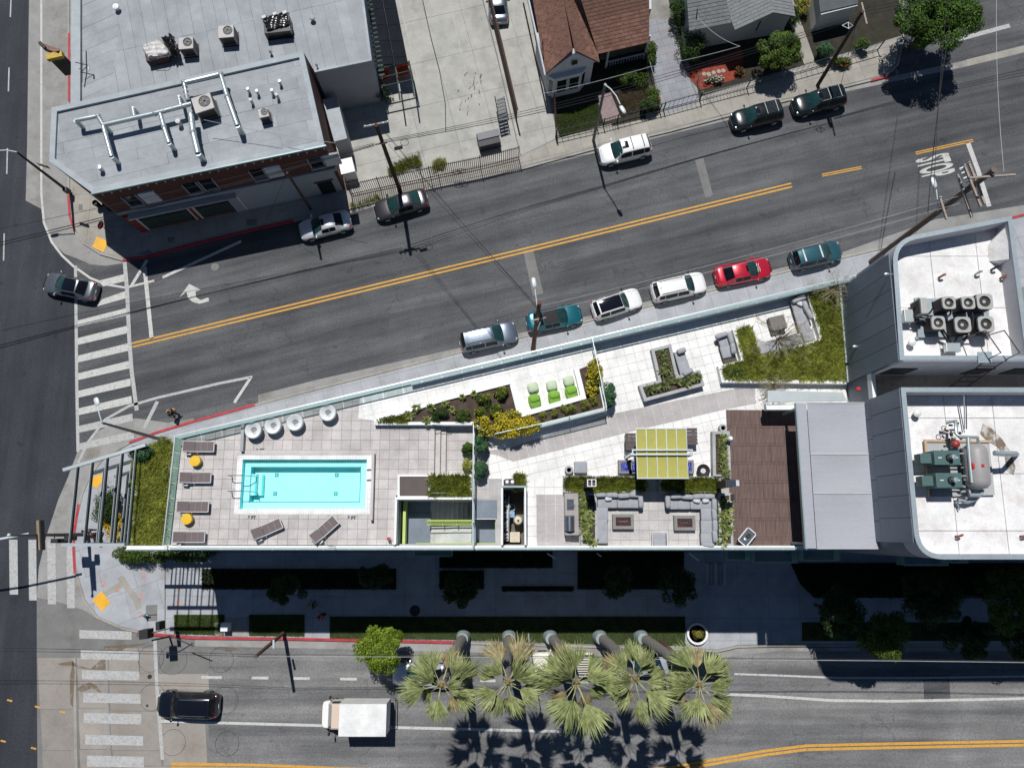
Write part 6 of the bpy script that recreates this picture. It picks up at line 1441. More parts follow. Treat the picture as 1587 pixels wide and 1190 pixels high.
iron_fence('dark wire fence under the street trees', [(1157, 137), (1290, 98), (1360, 78)], 1.3, .5, 'wire_fence', mCL)
iron_fence('pale pole fence along the drive edge beside the lawn', [(1022, 173), (1003, 100), (1001, 60)], 1.0, .6, 'pole_fence', WP)
iron_fence('short brown fence beside the driveway kerb', [(858, 160), (862, 213)], 1.5, .2, 'picket_fence', mIronF)
# ================================================================== THINGS ON THE ROOF
mSling = M('brown mesh sling', (0.19, 0.15, 0.15), .8, var=.1, scale=8, fine=.2)
mFrame = M('pale lounge frame', (0.62, 0.62, 0.62), .4, .3, var=.05)
mCush = M('grey cushion fabric', (0.38, 0.39, 0.415), .95, var=.08, scale=3, fine=.12, bump=.3, bscale=60)
mCushL = M('light pillow fabric', (0.62, 0.63, 0.66), .95, var=.08, scale=5)
mWick = M('dark wicker', (0.10, 0.085, 0.08), .8, var=.25, scale=14, fine=.3)
def lounger(label, px, py, heading, back=.28):
    T = thing('sun_lounger', label, 'sun lounger', (0, 0, 0), 'sun loungers round the pool')
    for s in (-1, 1): MB().tube([(-.95, s*.33, .34), (.98, s*.33, .34)], .036, 6).build('frame', mFrame, T)
    MB().tube([(.98, -.33, .34), (.98, .33, .34)], .036, 6).build('frame', mFrame, T)
    MB().prism([(-.22, -.31), (.96, -.31), (.96, .31), (-.22, .31)], .335, .355).build('seat', mSling, T)
    bz = .34+.72*math.sin(back); bx = -.24-.72*math.cos(back)
    m = MB(); m.add([(-.24, -.31, .36), (-.24, .31, .36), (bx, .31, bz), (bx, -.31, bz), (-.24, -.31, .34), (-.24, .31, .34), (bx, .31, bz-.02), (bx, -.31, bz-.02)], [(0, 3, 2, 1), (4, 5, 6, 7), (0, 1, 5, 4), (2, 3, 7, 6), (1, 2, 6, 5), (0, 4, 7, 3)]); m.build('backrest', mSling, T)
    m = MB(); m.tube([(-.24, -.33, .36), (bx, -.33, bz), (bx, .33, bz), (-.24, .33, .36)], .036, 6); m.build('back_frame', mFrame, T)
    for x in (-.8, .85):
        for s in (-1, 1): MB().tube([(x, s*.32, .34), (x+.03, s*.32, 0)], .024, 6).build('leg', mFrame, T)
    for x in (.15, .55): MB().tube([(x, -.3, .36), (x, .3, .36)], .008, 4).build('crossbar', mFrame, T)
    MB().box((-.62, -.42), (.28, .2), .30, .33).build('side_tray', mFrame, T)
    p = at(px, py, DP+.35); T.location = (p.x, p.y, DP); T.rotation_euler = (0, 0, heading); return T
for i, (x, y, h, l) in enumerate(((308, 692, 0, 'northernmost brown mesh lounger of the row by the west glass'), (303, 740, 0, 'brown mesh lounger just below the upper yellow stool'), (299, 785, 0, 'brown mesh lounger just above the lower yellow stool'), (293, 832, 0, 'southernmost brown mesh lounger of the row by the white coping'), (413, 820, .42, 'brown mesh lounger tilted on the deck below the pool left half'), (502, 821, .74, 'steeply angled brown mesh lounger below the pool right end'))):
    lounger(l, x, y, h, .5 if i > 3 else .42)
mYstool = M('yellow stool plastic', (0.82, 0.50, 0.03), .35, var=.04)
for x, y, l in ((302, 714, 'round yellow stool between the upper two loungers'), (289, 804, 'round yellow stool between the lower two loungers')):
    p = at(x, y, DP+.42); T = thing('side_stool', l, 'stool', (p.x, p.y, DP), 'yellow drum stools'); MB().lathe(p, [(.25, DP), (.33, DP+.12), (.35, DP+.3), (.34, DP+.38), (.31, DP+.395)], 24).build('drum', mYstool, T, smooth=True); MB().lathe(p, [(.335, DP+.385), (.35, DP+.41), (.34, DP+.44), (.001, DP+.45)], 24).build('top', mYstool, T, smooth=True)
mWh = M('white moulded plastic', (0.78, 0.80, 0.80), .35, var=.03)
for x, y, l in ((392.5, 667, 'white ring tub chair at the left end beside the low grey wall'), (423, 660, 'white ring tub chair second from the left'), (457, 655, 'white ring tub chair third from the left'), (508, 640, 'white ring tub chair standing apart nearest the planter tip')):
    p = at(x, y, DP+.55); T = thing('ring_chair', l, 'chair', (p.x, p.y, DP), 'white ring tub chairs')
    MB().lathe_closed(p, [(.20, DP+.42), (.24, DP+.45), (.40, DP+.60), (.50, DP+.66), (.545, DP+.60), (.53, DP+.40), (.42, DP+.15), (.36, DP+.02), (.22, DP+.02), (.20, DP+.2)], 28).build('shell', mWh, T, smooth=60)
    MB().lathe((p.x, p.y-.03), [(.19, DP+.2), (.20, DP+.40), (.001, DP+.40)], 16).build('seat_hole', M('grey seat pad', (0.25, 0.25, 0.26), .8), T)
    MB().tube([(p.x-.2, p.y-.05, DP+.45), (p.x, p.y-.2, DP+.5), (p.x+.2, p.y-.05, DP+.45)], .03, 6).build('seat_lip', mWh, T)
# beanbags
mGrn = M('lime beanbag', (0.22, 0.44, 0.055), .9, var=.08, scale=3, bump=.5, bscale=8); mStr = panelmat('striped pale green beanbag', (0.46, 0.54, 0.38), (3, .06), .7, .012, 1.35, 0, .9, .05)
for i, (x, y, r) in enumerate(((828.5, 621, .05), (859, 615.5, -.04), (885.5, 608, .08))):
    w_ = ('leftmost', 'middle', 'rightmost')[i]
    p = at(x, y, DP+.3); T = thing('beanbag_lounger', w_+' of the three lime green beanbag loungers', 'beanbag', (p.x, p.y, DP), 'lime green beanbag loungers')
    MB().pillow((p.x, p.y, DP+.22), (.80, .92, .42), DD+r, .62, 20, 12).build('seat', mGrn, T, smooth=True); MB().pillow((p.x+.02, p.y+.14, DP+.40), (.70, .5, .34), DD+r, .7, 18, 10).build('backrest', mGrn, T, smooth=True)
    MB().tube([(p.x-.38, p.y-.1, DP+.40), (p.x, p.y-.2, DP+.42), (p.x+.36, p.y-.08, DP+.40)], .012, 4).build('seam', mGrn, T)
    x2, y2 = ((826, 600), (855, 597), (881.5, 590))[i]
    p = at(x2, y2, DP+.3); o = MB().pillow((p.x, p.y, DP+.2), (.72, .68, .42), DD+r, .6, 20, 12).build('footstool_pouf', mStr, smooth=True); setp(o, w_+' of the three pale striped poufs above the green beanbags', 'pouf', 'pale striped poufs')
# sofas
def sofa(label, segs, backs, pillows, base=None, z=D, g=None, arms=()):
    c = at(*segs[0][0], z); T = thing('outdoor_sofa', label, 'sofa', (c.x, c.y, z), g)
    for (x, y), (w_, d_), r in segs:
        p = at(x, y, z+.42); MB().box(p, (w_, d_), z+.05, z+.28, r).build('wicker_base', mWick, T); MB().pillow((p.x, p.y, z+.36), (w_*1.0, d_*1.0, .19), r, .16, 20, 8).build('seat_cushion', mCush, T, smooth=True)
    for (x, y), (w_, d_), r in backs:
        p = at(x, y, z+.62); MB().pillow((p.x, p.y, z+.60), (w_, d_, .42), r, .45, 18, 10).build('back_cushion', mCush, T, smooth=True)
    for (x, y), r in pillows:
        p = at(x, y, z+.62); MB().pillow((p.x, p.y, z+.58), (.46, .34, .20), r, .55, 16, 8).build('scatter_pillow', mCushL, T, smooth=True)
    return T
H_ = PI/2
sofa('grey L shaped sofa of the left fire table', [((935, 777), (.75, .85), 0), ((948, 777), (.72, .85), 0), ((966, 777), (.76, .85), 0), ((983, 777), (.76, .85), 0), ((933, 796), (.85, .8), H_), ((933, 814), (.85, .75), H_), ((932, 831), (.9, .85), H_)],
     [((932, 767), (.75, .30), .03), ((949, 767), (.78, .34), -.05), ((967, 768), (.8, .34), .06), ((984, 767), (.75, .34), -.03), ((993, 777), (.34, .85), .05)], [((943, 772), .05)])
sofa('grey L shaped sofa of the right fire table', [((1043, 779), (.70, .85), 0), ((1060, 779), (.78, .85), 0), ((1079, 779), (.78, .85), 0), ((1097, 779), (.78, .85), H_), ((1096, 797), (.82, .80), H_), ((1096, 817), (.86, .80), H_), ((1096, 836), (.86, .80), H_)],
     [((1035, 777), (.34, .9), .03), ((1048, 769), (.8, .34), .04), ((1065, 770), (.8, .34), -.06), ((1083, 769), (.8, .34), .04), ((1099, 769), (.75, .34), -.03), ((1107, 782), (.34, .8), 0), ((1107, 797), (.34, .8), .05), ((1108, 815), (.34, .85), -.04), ((1108, 831), (.34, .8), .05), ((1097, 844), (.85, .3), -.12)], [((1080, 775), -.25), ((1094, 775), .1)])
A2 = DD-H_
sofa('grey two seat sofa tucked beside the aloe planter', [((1055, 553), (.82, .72), A2), ((1060, 569), (.95, .75), A2)], [((1056, 544), (.62, .36), DD+.1), ((1066, 577), (.75, .34), DD+.25)], [])
sofa('grey loveseat in the white nook with an empty dark seat frame', [((1123, 530), (.72, .75), A2), ((1127, 545), (.82, .80), A2)], [((1118, 520), (.85, .34), DD+.1), ((1132, 524), (.85, .34), A2), ((1136, 540), (.8, .34), A2-.15)], [])
p = at(1131, 556, D+.3); o = MB().box(p, (.9, .55), D+.05, D+.3, DD).build('seat_frame', mWick); setp(o, 'bare brown wicker seat base at the lower end of the nook', 'seat')
sofa('long grey corner sofa under the wispy tree in the sunken lounge', [((1236, 475), (.9, .72), A2), ((1241, 489), (.85, .8), A2), ((1246, 505), (.95, .8), A2), ((1253, 520), (.8, .8), A2), ((1234, 526), (.85, .75), DD), ((1215, 531), (.85, .75), DD), ((1196, 536), (.85, .75), DD), ((1181, 540), (.6, .75), DD)],
     [((1238, 464), (1.0, .34), DD+.15), ((1248, 475), (.8, .34), A2), ((1254, 487), (.8, .34), A2+.2)], [((1240, 470), -.5)], z=D)
def simple(name, label, cat, px, py, sz, h, rot, mat, z=D, bev=.02, g=None):
    p = at(px, py, z+h); o = MB().box(p, sz, z, z+h, rot).build(name, mat, bevel=bev); return setp(o, label, cat, g)
p = at(1206, 500, D+.6); T = thing('covered_table', 'square taupe covered table in the sunken lounge', 'table', (p.x, p.y, D)); MB().box(p, (1.05, .95), D+.2, D+.6, DD).build('cover', M('taupe cover', (0.19, 0.175, 0.16), .9, var=.15, scale=4), T, bevel=.04); MB().box(p, (1.0, .9), D+.02, D+.19, DD).build('base', mWick, T)
p = at(900, 724, D+.5); T = thing('storage_ottoman', 'grey square ottoman beside the round speaker pot', 'ottoman', (p.x, p.y, D)); MB().box(p, (.80, .72), D+.04, D+.42, 0).build('base', mWick, T); MB().pillow((p.x, p.y, D+.46), (.84, .76, .14), 0, .12, 20, 8).build('cushion', mCush, T, smooth=True)
p = at(1022, 836, D+.4); T = thing('armless_seat', 'single grey seat with folded back cushion by the south edge', 'chair', (p.x, p.y, D)); MB().box(p, (.85, .85), D+.05, D+.28).build('base', mFrame, T); MB().pillow((p.x, p.y, D+.36), (.84, .84, .2), 0, .14, 20, 8).build('cushion', mCush, T, smooth=True); MB().pillow((p.x, p.y-.22, D+.47), (.78, .36, .12), 0, .2, 16, 8).build('back_cushion', mCush, T, smooth=True)
for s in (-1, 1): MB().box((p.x+s*.46, p.y), (.05, .85), D+.3, D+.55).build('arm', mFrame, T)
mFire = concrete('fire table concrete', (0.25, 0.245, 0.24), amt=.2, rand=0); mLava = M('lava rock', (0.17, 0.07, 0.06), .95, var=.4, scale=14, fine=.3)
for x, y, l in ((966, 808, 'concrete fire table with red lava rock facing the left sofa'), (1061.5, 810, 'concrete fire table with red lava rock facing the right sofa')):
    p = at(x, y, D+.4); T = thing('fire_table', l, 'fire pit', (p.x, p.y, D), 'concrete fire tables')
    a_, b_ = .68, .47; m = MB()
    m.prism([(p.x-a_, p.y-b_), (p.x+a_, p.y-b_), (p.x+a_, p.y-b_+.2), (p.x-a_, p.y-b_+.2)], D, D+.4); m.prism([(p.x-a_, p.y+b_-.2), (p.x+a_, p.y+b_-.2), (p.x+a_, p.y+b_), (p.x-a_, p.y+b_)], D, D+.4)
    m.prism([(p.x-a_, p.y-b_+.2), (p.x-a_+.2, p.y-b_+.2), (p.x-a_+.2, p.y+b_-.2), (p.x-a_, p.y+b_-.2)], D, D+.4); m.prism([(p.x+a_-.2, p.y-b_+.2), (p.x+a_, p.y-b_+.2), (p.x+a_, p.y+b_-.2), (p.x+a_-.2, p.y+b_-.2)], D, D+.4)
    m.build('surround', mFire, T); MB().prism([(p.x-.47, p.y-.27), (p.x+.47, p.y-.27), (p.x+.47, p.y+.27), (p.x-.47, p.y+.27)], D, D+.3).build('burner_tray', mDark, T)
    m = MB()
    for k in range(170): m.pillow((p.x+rnd.uniform(-.45, .45), p.y+rnd.uniform(-.25, .25), D+.32+rnd.uniform(0, .03)), (.07, .06, .05), rnd.uniform(0, 3), .9, 6, 4)
    m.build('lava_rock', mLava, T, kind='stuff'); MB().tube([(p.x-.3, p.y, D+.365), (p.x+.3, p.y, D+.365)], .015, 5).build('burner_pipe', mChrome, T)
mBlueG = M('cobalt fire glass', (0.008, 0.03, 0.36), .2, var=.5, scale=25, fine=.3, bump=.8)
for x, y, w_, l in ((969, 723, .85, 'grey fire cube with cobalt blue glass outside the awning left edge'), (983, 723, .7, 'fire cube with blue glass half under the awning left post'), (1066, 723, .8, 'fire cube with blue glass at the awning right edge')):
    p = at(x, y, D+.5); T = thing('fire_cube', l, 'fire pit', (p.x, p.y, D), 'blue glass fire cubes'); m = MB(); h = w_/2
    for a_, b_ in (((p.x-h, p.y-.36), (p.x+h, p.y-.36)), ((p.x-h, p.y+.36), (p.x+h, p.y+.36))): m.wall(a_, b_, .14, D, D+.5)
    for s in (-1, 1): m.wall((p.x+s*(h-.07), p.y-.29), (p.x+s*(h-.07), p.y+.29), .14, D, D+.5)
    m.build('surround', mFire, T); MB().box(p, (w_-.28, .58), D, D+.47).build('fire_glass', mBlueG, T)
# awning
T = thing('awning_pergola', 'lime striped retractable awning on a pale steel frame', 'awning', tuple(at(1025, 700, D)))
mAwn = M('lime awning fabric', (0.44, 0.42, 0.105), .85, var=.06, scale=3, fine=.12); AZ_ = D+2.7
A4 = [at(985, 664, AZ_), at(1063, 664, AZ_), at(1067, 741, AZ_), at(988.5, 741, AZ_)]
x0, x1 = (A4[0].x+A4[3].x)/2, (A4[1].x+A4[2].x)/2; yt_, yb_ = A4[0].y, A4[3].y; ym = at(1020, 701, AZ_).y
for i in range(5):
    a_ = x0+(x1-x0)*i/5+.03; b_ = x0+(x1-x0)*(i+1)/5-.022
    for ya, yb2 in ((yb_, ym-.12), (ym-.12, yt_)):
        n = 8; pts = []
        for k in range(n+1):
            for s in (0, 1): pts.append(((a_ if not s else b_), ya+(yb2-ya)*k/n, AZ_-.03-.05*math.sin(PI*k/n)))
        MB().add(pts, [(k*2, k*2+1, k*2+3, k*2+2) for k in range(n)]).build('fabric_panel', mAwn, T)
for i in range(6): X = x0+(x1-x0)*i/5; MB().wall((X, yb_), (X, yt_), .045, AZ_-.05, AZ_+.01).build('rafter', mRailM, T)
for Y in (yt_, yb_): MB().wall((x0-.03, Y), (x1+.03, Y), .07, AZ_-.06, AZ_+.015).build('edge_bar', mRailM, T)
for Y in (ym-.14, ym+.14): MB().wall((x0-.3, Y), (x1+.3, Y), .09, AZ_+.06, AZ_+.16).build('cross_beam', mRailM, T)
for X in (x0-.28, x1+.28): MB().wall((X, ym-.18), (X, ym+.18), .07, AZ_+.17, AZ_+.2).build('beam_end', mRailM, T); MB().box((X, ym-.1), (.16, .16), D, AZ_+.06).build('post', mRailM, T)
# slatted tables either side
mSlat = M('dark brown slat', (0.095, 0.07, 0.07), .7, var=.12, scale=3)
for x, y, w_, l in ((992, 684, 1.9, 'dark slatted table sticking out left from under the awning'), (1058, 676, 1.9, 'dark slatted table sticking out right from under the awning')):
    p = at(x, y, D+.75); T = thing('slatted_table', l, 'table', (p.x, p.y, D))
    for k in range(5): MB().box((p.x, p.y-.44+k*.22), (w_, .20), D+.71, D+.75).build('slat', mSlat, T)
    for sx in (-1, 1):
        for sy in (-1, 1): MB().box((p.x+sx*(w_/2-.15), p.y+sy*.38), (.08, .08), D, D+.70).build('leg', mSlat, T)
def wirechair(px, py, rot, label):
    p = at(px, py, D+.45); T = thing('wire_chair', label, 'chair', (p.x, p.y, D), 'dark wire chairs at the slatted table')
    co, si = math.cos(rot), math.sin(rot); R = lambda x, y, z: (p.x+x*co-y*si, p.y+x*si+y*co, D+z)
    MB().tube([R(-.2, -.22, .45), R(.22, -.22, .45), R(.22, .22, .45), R(-.2, .22, .45), R(-.2, -.22, .45)], .015, 5).build('seat', mTrim, T)
    MB().tube([R(-.2, -.22, .45), R(-.3, -.24, .85), R(-.3, .24, .85), R(-.2, .22, .45)], .018, 5).build('backrest', mTrim, T)
    for x, y in ((-.2, -.22), (.22, -.22), (.22, .22), (-.2, .22)): MB().tube([R(x, y, .45), R(x, y, 0)], .015, 5).build('leg', mTrim, T)
wirechair(974, 681, 0, 'upper dark wire chair at the left slatted table'); wirechair(974, 694, 0, 'lower dark wire chair at the left slatted table')
p = at(1091, 729, D+.5); T = thing('wicker_basket_chair', 'round black wicker basket chair with a pale pad near the awning', 'chair', (p.x, p.y, D))
MB().lathe_closed(p, [(.17, D+.30), (.30, D+.40), (.40, D+.46), (.43, D+.38), (.38, D+.15), (.25, D+.05)], 24).build('basket', M('black wicker', (0.03, 0.022, 0.02), .8, var=.4, scale=16, bump=.8), T, smooth=60); MB().lathe(p, [(.2, D+.2), (.2, D+.28), (.001, D+.30)], 18).build('pad', mCushL, T, smooth=True)
for x, y, l in ((882, 728, 'small grey ring speaker pot beside the square ottoman'), (1121, 663, 'small grey ring speaker pot at the top of the east planter')):
    p = at(x, y, D+.45); T = thing('speaker_pot', l, 'speaker', (p.x, p.y, D), 'round speaker pots'); MB().lathe_closed(p, [(.13, D+.3), (.15, D+.45), (.25, D+.45), (.28, D+.3), (.25, D+.02), (.14, D+.02)], 20).build('pot', mConP, T, smooth=50); MB().lathe(p, [(.13, D+.3), (.001, D+.3)], 16).build('driver', mDark, T)
p = at(1132, 680, D+1.0); o = MB().lathe(p, [(.09, D), (.09, D+.85), (.17, D+.9), (.19, D+1.05), (.1, D+1.2), (.001, D+1.22)], 16).build('globe_light', mWh, smooth=True); setp(o, 'white globe post light beside the upper aloe planter', 'lamp')
# kitchen counter with sink and grill
T = thing('kitchen_counter', 'concrete outdoor kitchen counter with a sink', 'counter', tuple(at(886, 797, D))); mCnt = concrete('counter top', (0.36, 0.33, 0.315), rand=0, amt=.2)
a_, b_ = at(875, 764, D+.9), at(897, 829, D+.9); cx_, cy_ = (a_.x+b_.x)/2, (a_.y+b_.y)/2; sk = at(884, 782, D+.9)
MB().prism([(a_.x, b_.y), (b_.x, b_.y), (b_.x, a_.y), (a_.x, a_.y)], D, D+.84).build('cabinet', mConP, T)
m = MB(); sx0, sx1, sy0, sy1 = sk.x-.22, sk.x+.22, sk.y-.34, sk.y+.34
for q in (((a_.x, sy1), (b_.x, a_.y)), ((a_.x, b_.y), (b_.x, sy0)), ((a_.x, sy0), (sx0, sy1)), ((sx1, sy0), (b_.x, sy1))): m.prism([q[0], (q[1][0], q[0][1]), q[1], (q[0][0], q[1][1])], D+.845, D+.91)
m.build('counter_top', mCnt, T); MB().prism([(sx0, sy0), (sx1, sy0), (sx1, sy1), (sx0, sy1)], D+.8, D+.853).build('sink', mChrome, T); MB().tube([(sx1+.05, sk.y, D+.9), (sx1+.05, sk.y, D+1.1), (sk.x, sk.y-.05, D+1.12)], .02, 6).build('tap', mChrome, T)
T = thing('gas_grill', 'steel barrel gas grill set in the counter end', 'grill', tuple(at(883, 811, D+.91))); p = at(883, 811, D+1.1)
m = MB(); m.tube([(p.x, p.y-.48, D+1.0), (p.x, p.y-.44, D+1.0), (p.x, p.y+.44, D+1.0), (p.x, p.y+.48, D+1.0)], [.2, .30, .30, .2], 16); m.build('hood', M('brushed steel', (0.32, 0.34, 0.37), .3, .9, var=.1), T, smooth=50); MB().tube([(p.x-.33, p.y-.35, D+1.05), (p.x-.33, p.y+.35, D+1.05)], .025, 6).build('handle', mChrome, T); MB().box(p, (.62, 1.0), D+.915, D+.97).build('base', mTrim, T)
# pillars with twin square flues, light mast
mPil = M('dark bronze pillar', (0.05, 0.038, 0.035), .5, var=.1)
T = thing('twin_flue_pillar', 'dark bronze pillar with a pale twin square cap in the left hedge', 'pillar', tuple(at(909, 752, D))); p = at(909, 753, D)
MB().box(p, (.5, .4), D, D+3.2).build('shaft', mPil, T); m = MB()
for dx in (-.25, 0, .25): m.box((p.x+dx, p.y), (.05, .42), D+3.2, D+3.4)
for s in (-1, 1): m.box((p.x, p.y+s*.2), (.54, .045), D+3.2, D+3.395)
m.build('flue_frame', mWhiteC, T)
T = thing('light_pillar', 'dark bronze pillar with a chrome lamp head at the right hedge end', 'pillar', tuple(at(1110, 752, D))); p = at(1110, 753, D)
MB().box(p, (.42, .42), D, D+3.1).build('shaft', mPil, T); MB().box((p.x+.1, p.y), (.5, .4), D+3.12, D+3.35).build('lamp_head', mChrome, T, bevel=.03); MB().box((p.x+.45, p.y), (.2, .35), D+3.14, D+3.3).build('lamp_bracket', mFrame, T)
p = at(1137, 769, D+.5); simple('wall_light', 'black box light on the east planter edge', 'lamp', 1135.5, 770, (.22, .38), .75, 0, mTrim); 
p = at(1158, 832, D+.6); T = thing('sound_desk', 'tilted white framed table with round dark gear on the brown deck', 'table', (p.x, p.y, D))
MB().box(p, (.62, 1.0), D+.5, D+.56, -.72).build('table_top', M('slate panel', (0.07, 0.085, 0.10), .5), T); m = MB()
co, si = math.cos(-.72), math.sin(-.72); R2_ = lambda x, y: (p.x+x*co-y*si, p.y+x*si+y*co)
for a_, b_ in (((-.33, -.52), (.33, -.52)), ((.33, -.52), (.33, .52)), ((.33, .52), (-.33, .52)), ((-.33, .52), (-.33, -.52))): m.wall(R2_(*a_), R2_(*b_), .06, D+.48, D+.6, ext=.03)
m.build('frame', mWh, T)
for y, r in ((.12, .15), (-.2, .09)): MB().lathe(R2_(0, y), [(r, D+.565), (r, D+.60), (r*.5, D+.61), (.001, D+.59)], 16).build('round_gear', mTrim if r > .1 else mGalv, T)
for x, y in ((-.28, -.45), (.28, -.45), (.28, .45), (-.28, .45)): MB().box(R2_(x, y), (.05, .05), D+.02, D+.48).build('leg', mWh, T)
# big grey canopy
CZ = 16.0; T = thing('shade_canopy', 'wide pale grey fabric canopy stretched over the brown deck beside the tower', 'canopy', tuple(at(1297, 740, D)))
mCan = M('grey canopy fabric', (0.40, 0.41, 0.45), .9, var=.03, scale=.35, fine=.10, stretch=(.6, 14, 1))
a_, b_, c_, d_ = at(1235, 624, CZ), at(1341, 622, CZ), at(1360, 850, CZ), at(1249, 850, CZ); cxl = (a_.x+d_.x)/2; cxr = (b_.x+c_.x)/2; cyt = a_.y; cyb = d_.y
ys_ = [cyt, cyt+(cyb-cyt)*.36, cyt+(cyb-cyt)*.63, cyb]
for k in range(3):
    y0, y1 = ys_[k]-.03, ys_[k+1]+.03; pts = []; n = 14
    for i in range(n+1):
        for j in range(n+1):
            u, v = i/n, j/n; pts.append((cxl+.65+(cxr-cxl-.65)*u, y0+(y1-y0)*v, CZ-.02-.16*math.sin(PI*v)*math.sin(PI*u)**.5+.012*math.sin(v*40+u*3)))
    MB().add(pts, [(i*(n+1)+j, (i+1)*(n+1)+j, (i+1)*(n+1)+j+1, i*(n+1)+j+1) for i in range(n) for j in range(n)]).build('fabric_panel', mCan, T, smooth=True)
MB().prism([(cxl, cyb), (cxl+.62, cyb), (cxl+.62, cyt), (cxl, cyt)], CZ-.12, CZ+.0).build('roller_housing', mCan, T, bevel=.03)
MB().wall((cxl-.02, cyb), (cxl-.02, cyt), .08, CZ-.25, CZ-.0).build('edge_beam', mTeal, T)
for k in range(4): MB().wall((cxl+.63, ys_[k]), (cxr+.1, ys_[k]), .05, CZ-.04, CZ+.03).build('cross_rail', mFrame, T)
MB().wall((cxr, cyb), (cxr, cyt), .06, CZ-.05, CZ+.04).build('edge_beam', mFrame, T)
for k in range(9): MB().box((cxr+.06, cyb+(cyt-cyb)*(k+.5)/9), (.12, .10), CZ-.04, CZ+.06).build('bracket', M('copper bracket', (0.4, 0.2, 0.13), .5, .4), T)
for x in (cxl+.15, cxr-.2):
    for y in (cyb+.3, cyt-.3): MB().box((x, y), (.14, .14), D+.02, CZ-.13).build('post', mTeal, T)
# covered glass lobby roof north of the canopy
T = thing('entry_canopy', 'small grey metal entry roof with a white fascia above the brown deck', 'canopy', tuple(at(1245, 615, D)))
P = [tuple(p)[:2] for p in atl([(1190, 605), (1306, 608), (1312, 621), (1190, 623)], 15)]; MB().prism(P, 14.85, 15).build('roof', mRailM, T)
MB().wall(at(1187, 631, 14.6), at(1312, 631, 14.6), .35, 14.2, 14.7).build('fascia', mWhiteC, T)
for x in (1195, 1300): p = at(x, 622, D); MB().box((p.x, p.y-.6), (.12, .12), D, 14.2).build('post', mTeal, T)
for x, y, l, m_ in ((1331, 602, 'red valve cap on the dark wall by the link block', 'Fire'),): simple('red_valve', l, 'valve', x, y, (.22, .22), .25, 0, M('valve red', (0.5, 0.02, 0.03), .4), z=16.3)
# lamps on the tower wall
for x, y, zz, l in ((1374, 425, 20.4, 'silver floodlight arm high on the north tower wall edge'), (1325, 537, 15.4, 'small silver floodlight low on the north tower wall')):
    p = at(x, y, zz); T = thing('wall_floodlight', l, 'lamp', tuple(p)); MB().tube([p, p+Vector((.45, 0, -.02))], .03, 6).build('arm', mRailM, T); MB().pillow(p, (.34, .2, .18), 0, .8, 12, 8).build('lamp_head', mRailM, T, smooth=True)
# equipment in the well
def putbox(name, label, cat, x, y, sz, z0, z1, mat, g=None): p = at(x, y, z1); o = MB().box(p, sz, z0, z1).build(name, mat, bevel=.03); return setp(o, label, cat, g)
p = at(803, 806, 12.2); T = thing('filter_tank', 'cream round filter tank in the equipment well', 'tank', (p.x, p.y, 10.8)); MB().lathe(p, [(.3, 10.8), (.32, 11.9), (.24, 12.1), (.001, 12.15)], 20).build('tank', M('cream plastic', (0.62, 0.55, 0.42), .5), T, smooth=True); MB().lathe(p, [(.07, 12.12), (.06, 12.25), (.001, 12.26)], 10).build('valve_knob', mTrim, T)
T = thing('pump_cabinet', 'cream square pump cabinet at the bottom of the equipment well', 'cabinet', tuple(at(798, 832, 10.8))); p = at(798, 832, 11.8); MB().box(p, (.6, .62), 10.8, 11.75).build('cabinet', MATS['cream plastic'], T, bevel=.02); MB().box(p, (.64, .66), 11.76, 11.82).build('lid', MATS['cream plastic'], T)
o = MB().lathe(at(793, 786, 11.6), [(.22, 10.8), (.25, 11.5), (.2, 11.5), (.18, 11.0), (.001, 11.0)], 16).build('bucket', M('pale grey plastic', (0.4, 0.45, 0.5), .5)); setp(o, 'pale round bucket in the equipment well', 'bucket')
putbox('chemical_bin', 'light blue square chemical bin in the equipment well', 'bin', 792, 797, (.48, .42), 10.8, 11.6, M('sky blue plastic', (0.2, 0.36, 0.6), .5))
T = thing('twin_fan_cooler', 'black twin fan box in the bed at the head of the equipment well', 'air conditioner', tuple(at(790, 748, D))); p = at(790, 748, D+.8); MB().box(p, (.62, .5), D+.38, D+.8).build('casing', mTrim, T)
for s in (-1, 1): MB().lathe((p.x+s*.17, p.y+.06), [(.11, D+.805), (.11, D+.86), (.001, D+.87)], 14).build('cap', mWh, T, smooth=True)
T = thing('pipe_rack', 'tangle of pale pool pipes running down the equipment well', 'pipes', tuple(at(784, 800, 10.8)))
for k in range(9):
    x = 781+k*.95; MB().tube([at(x, 768+rnd.uniform(-4, 6), 11.2+k*.1), at(x+rnd.uniform(-.5, .5), 800, 11.3+k*.1), at(x+rnd.uniform(-1, 1), 838, 11.2+k*.08)], rnd.uniform(.03, .06), 6).build('pipe', (mWh, mTrim, mGalv)[k % 3], T, smooth=True)
for k in range(12): y = 772+k*5.6; MB().tube([at(780, y, 11.9), at(787+rnd.uniform(0, 5), y+rnd.uniform(-2, 2), 11.9)], .04, 6).build('fitting', (mTrim, mWh, mGalv)[k % 3], T)
p = at(604, 836, DP+.5); T = thing('shower_stand', 'small steel rinse stand with red valve near the stairwell corner', 'tap', (p.x, p.y, DP)); MB().tube([(p.x, p.y, DP), (p.x, p.y, DP+.9), (p.x+.3, p.y-.1, DP+.95)], .025, 6).build('pipe', mChrome, T); MB().lathe((p.x-.1, p.y+.05), [(.1, DP), (.1, DP+.5), (.001, DP+.5)], 10).build('valve', MATS['valve red'], T)
p = at(517, 839, DP+.8); T = thing('pool_hoist_post', 'thin bent steel post at the south coping below the angled lounger', 'post', (p.x, p.y, DP)); MB().tube([(p.x, p.y-.3, DP), (p.x, p.y-.3, DP+.9), (p.x-.35, p.y-.25, DP+.95)], .025, 6).build('pipe', mChrome, T)
